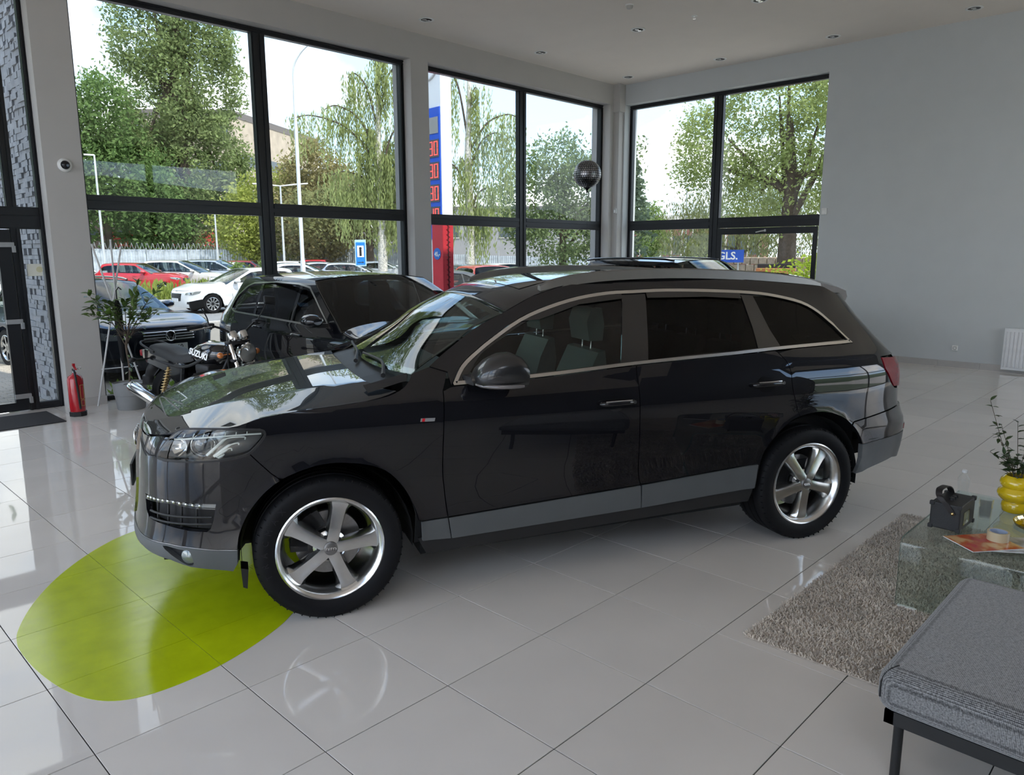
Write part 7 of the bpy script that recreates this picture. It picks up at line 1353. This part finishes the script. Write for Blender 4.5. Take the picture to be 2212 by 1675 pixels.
gf = empty('gift_box', (2.79, -2.235, zt+.005), .3, 'small yellow box on the mirror tray', 'box'); m = MB(); m.box((0, 0, .018), (.11, .10, .036), bev=.003); m.build('box_body', mat('box_yellow', (.70, .58, .01), .4), gf); m = MB(); m.box((0, 0, .0385), (.112, .102, .005)); m.build('box_lid', MATS['box_yellow'], gf)
fw_ = empty('flower_posy', (2.79, -2.235, zt+.047), 0, 'posy of pale pink blossoms lying on the yellow box', 'flowers')
for j in range(7):
    a = rl.uniform(0, 2*PI); R_ = rl.uniform(0, .035); m = MB(); c_ = (R_*math.cos(a), R_*math.sin(a), .022+rl.uniform(0, .02))
    for p_ in range(5): m.sphere((c_[0]+.011*math.cos(p_*1.256), c_[1]+.011*math.sin(p_*1.256), c_[2]), .009, 4, (1, 1, .7))
    m.build('blossom', mat('blossom_pink', (.62, .42, .46), .6), fw_, 60)
for j in range(8): a = rl.uniform(0, 2*PI); put_leaf(fw_, Vector((0, 0, .004)), (math.cos(a), math.sin(a), .25), lm2, .5)
def magazine(loc, rz, d, cols, label, nm='magazine'):
    r_ = empty(nm, loc, rz, label, 'magazine'); m = MB(); m.box((0, 0, d[2]/2), (d[0], d[1], d[2])); m.build('pages', mat('paper_white', (.78, .77, .75), .5), r_); m = MB(); m.box((0, 0, d[2]+.0004), (d[0], d[1], .0008)); m.build('cover', cols, r_); return r_
def cover_mat(name, a, b_, c):
    m_ = mat(name, a, .25); t = m_.node_tree; bs = t.nodes['Principled BSDF']; n_ = t.nodes.new('ShaderNodeTexNoise'); n_.inputs['Scale'].default_value = 9; n_.inputs['Detail'].default_value = 3; cr = t.nodes.new('ShaderNodeValToRGB'); cr.color_ramp.elements[0].position = .38; cr.color_ramp.elements[0].color = (*a, 1); cr.color_ramp.elements[1].position = .62; cr.color_ramp.elements[1].color = (*c, 1); e = cr.color_ramp.elements.new(.5); e.color = (*b_, 1); co = t.nodes.new('ShaderNodeTexCoord'); t.links.new(co.outputs['Object'], n_.inputs['Vector']); t.links.new(n_.outputs[0], cr.inputs[0]); t.links.new(cr.outputs[0], bs.inputs['Base Color']); return m_
magazine((2.36, -2.16, zt), math.radians(-55), (.29, .21, .004), cover_mat('cover_grey', (.22, .22, .21), (.35, .35, .34), (.5, .52, .5)), 'grey magazine under the red one on the table')
magazine((2.29, -2.07, zt+.0052), math.radians(-38), (.28, .21, .004), cover_mat('cover_red', (.42, .02, .02), (.45, .10, .03), (.60, .38, .18)), 'magazine with a red and gold cover on the table')
magazine((2.24, -2.43, zt), math.radians(-75), (.28, .21, .005), mat('cover_black', (.012, .012, .014), .2), 'black covered magazine at the table edge')
tpr = empty('tape_roll', (2.375, -2.115, zt+.0102), 0, 'roll of brown packing tape lying on the red magazine', 'tape'); m = MB(); m.lathe([(.040, 0), (.050, 0), (.050, .045), (.040, .045), (.040, 0)], 36); m.build('tape_winding', mat('tape_tan', (.55, .46, .30), .25, coat=.5), tpr, 40); m = MB(); m.lathe([(.0375, 0), (.040, 0), (.040, .045), (.0375, .045), (.0375, 0)], 36); m.build('core', mat('tape_core', (.35, .42, .55), .6), tpr, 40)
# ---- upholstered bench
BN = empty('upholstered_bench', (0, 0, 0), 0, 'grey tweed bench on a black steel frame, cut by the picture edge', 'bench')
M_tw = mat('tweed', (.20, .20, .205), .95, sheen=.3); t = M_tw.node_tree; bs = t.nodes['Principled BSDF']; co = t.nodes.new('ShaderNodeTexCoord'); w1 = t.nodes.new('ShaderNodeTexWave'); w1.inputs['Scale'].default_value = 70; w1.inputs['Distortion'].default_value = 1.5; w1.inputs['Detail Scale'].default_value = 30; w2 = t.nodes.new('ShaderNodeTexWave'); w2.bands_direction = 'Y'; w2.inputs['Scale'].default_value = 70; w2.inputs['Distortion'].default_value = 1.5; w2.inputs['Detail Scale'].default_value = 30
w3 = t.nodes.new('ShaderNodeTexWave'); w3.bands_direction = 'Z'; w3.inputs['Scale'].default_value = 70; w3.inputs['Distortion'].default_value = 1.5
n_ = t.nodes.new('ShaderNodeTexNoise'); n_.inputs['Scale'].default_value = 160; n_.inputs['Detail'].default_value = 2; ad = t.nodes.new('ShaderNodeMath'); ad.operation = 'ADD'; ad2 = t.nodes.new('ShaderNodeMath'); ad2.operation = 'MULTIPLY_ADD'; ad2.inputs[1].default_value = 2.6; ad3 = t.nodes.new('ShaderNodeMath'); ad3.operation = 'ADD'; cr = t.nodes.new('ShaderNodeValToRGB'); cr.color_ramp.elements[0].position = .40; cr.color_ramp.elements[0].color = (.03, .03, .032, 1); cr.color_ramp.elements[1].position = .68; cr.color_ramp.elements[1].color = (.30, .30, .30, 1); dv = t.nodes.new('ShaderNodeMath'); dv.operation = 'MULTIPLY'; dv.inputs[1].default_value = 1/5.4
for w_ in (w1, w2, w3, n_): t.links.new(co.outputs['Object'], w_.inputs['Vector'])
t.links.new(w1.outputs['Fac'], ad.inputs[0]); t.links.new(w2.outputs['Fac'], ad.inputs[1]); t.links.new(ad.outputs[0], ad3.inputs[0]); t.links.new(w3.outputs['Fac'], ad3.inputs[1]); t.links.new(n_.outputs[0], ad2.inputs[0]); t.links.new(ad3.outputs[0], ad2.inputs[2]); t.links.new(ad2.outputs[0], dv.inputs[0]); t.links.new(dv.outputs[0], cr.inputs[0]); t.links.new(cr.outputs[0], bs.inputs['Base Color']); bp = t.nodes.new('ShaderNodeBump'); bp.inputs['Strength'].default_value = .5; bp.inputs['Distance'].default_value = .003; t.links.new(dv.outputs[0], bp.inputs['Height']); t.links.new(bp.outputs[0], bs.inputs['Normal'])
bx0, bx1, by0, by1 = .60, 1.66, -3.9, -2.12
bm = bmesh.new(); bmesh.ops.create_cube(bm, size=1)
for q in bm.verts: q.co = Vector(((bx0+bx1)/2+q.co.x*(bx1-bx0), (by0+by1)/2+q.co.y*(by1-by0), .375+q.co.z*.16))
bmesh.ops.bevel(bm, geom=bm.edges[:], offset=.055, segments=5, affect='EDGES', profile=.5)
me = bpy.data.meshes.new('cushion'); bm.to_mesh(me); bm.free(); me.materials.append(M_tw); me.shade_smooth(); link(bpy.data.objects.new('cushion', me), BN)
m = MB(); m.tube([(bx0+.016, by1-.016, .345), (bx0+.016, by1-.016, .40), (bx0+.022, by1-.024, .428), (bx0+.036, by1-.038, .447), (bx0+.06, by1-.055, .4545)], .004, 6); m.build('seam_piping', M_blk, BN, 60)
M_bs = mat('steel_black', (.012, .013, .014), .45)
m = MB()
for lo, hi in (((bx0+.03, by0, .25), (bx0+.06, by1-.03, .298)), ((bx1-.06, by0, .25), (bx1-.03, by1-.03, .298)), ((bx0+.03, by1-.06, .25), (bx1-.03, by1-.03, .298))): m.b2(lo, hi)
m.build('frame', M_bs, BN)
for x, y in ((bx0+.125, by1-.055), (bx1-.10, by1-.055), (bx0+.125, by0+.10), (bx1-.10, by0+.10)): m = MB(); m.tube([(x, y, .012 if x > 1.26 else 0), (x, y, .252)], .0165, 14); m.build('leg', M_bs, BN, 40)
# ---- foil balloon
BL = empty('foil_balloon', (7.56, 4.70, 3.04), 0, 'mirror ball foil balloon floating in front of the corner window', 'balloon'); M_foil = mat('foil_dark', (.05, .05, .055), .15, .9); M_fac = mat('foil_silver', (.36, .36, .37), .32, 1.0)
Rb = .215; m = MB(); m.sphere((0, 0, 0), Rb-.004, 16, (1, 1, .98)); m.lathe([(.10, -.17), (.055, -.205), (.018, -.235), (.012, -.26), (.022, -.275), (.01, -.28)], 14); m.build('envelope', M_foil, BL, 60)
m = MB(); nl = 20
for i in range(1, nl-1):
    th0 = PI*i/nl+.018; th1 = PI*(i+1)/nl-.018; nn = max(6, int(round(2*PI*math.sin((th0+th1)/2)*Rb/.034)))
    for j in range(nn):
        a0 = 2*PI*j/nn+(.03)/math.sin((th0+th1)/2)*.6; a1 = 2*PI*(j+1)/nn-(.03)/math.sin((th0+th1)/2)*.6; m.add([(Rb*math.sin(t_)*math.cos(a_), Rb*math.sin(t_)*math.sin(a_), -Rb*.98*math.cos(t_)) for t_, a_ in ((th0, a0), (th0, a1), (th1, a1), (th1, a0))], [(0, 1, 2, 3)])
tag(m.build('silver_facets', M_fac, BL), kind='stuff'); m = MB(); m.tube(catmull([(0, 0, -.275), (.01, 0, -.8), (-.005, .01, -1.6), (.0, .0, -3.0)], 6), .0016, 4); m.build('ribbon', M_blk, BL)
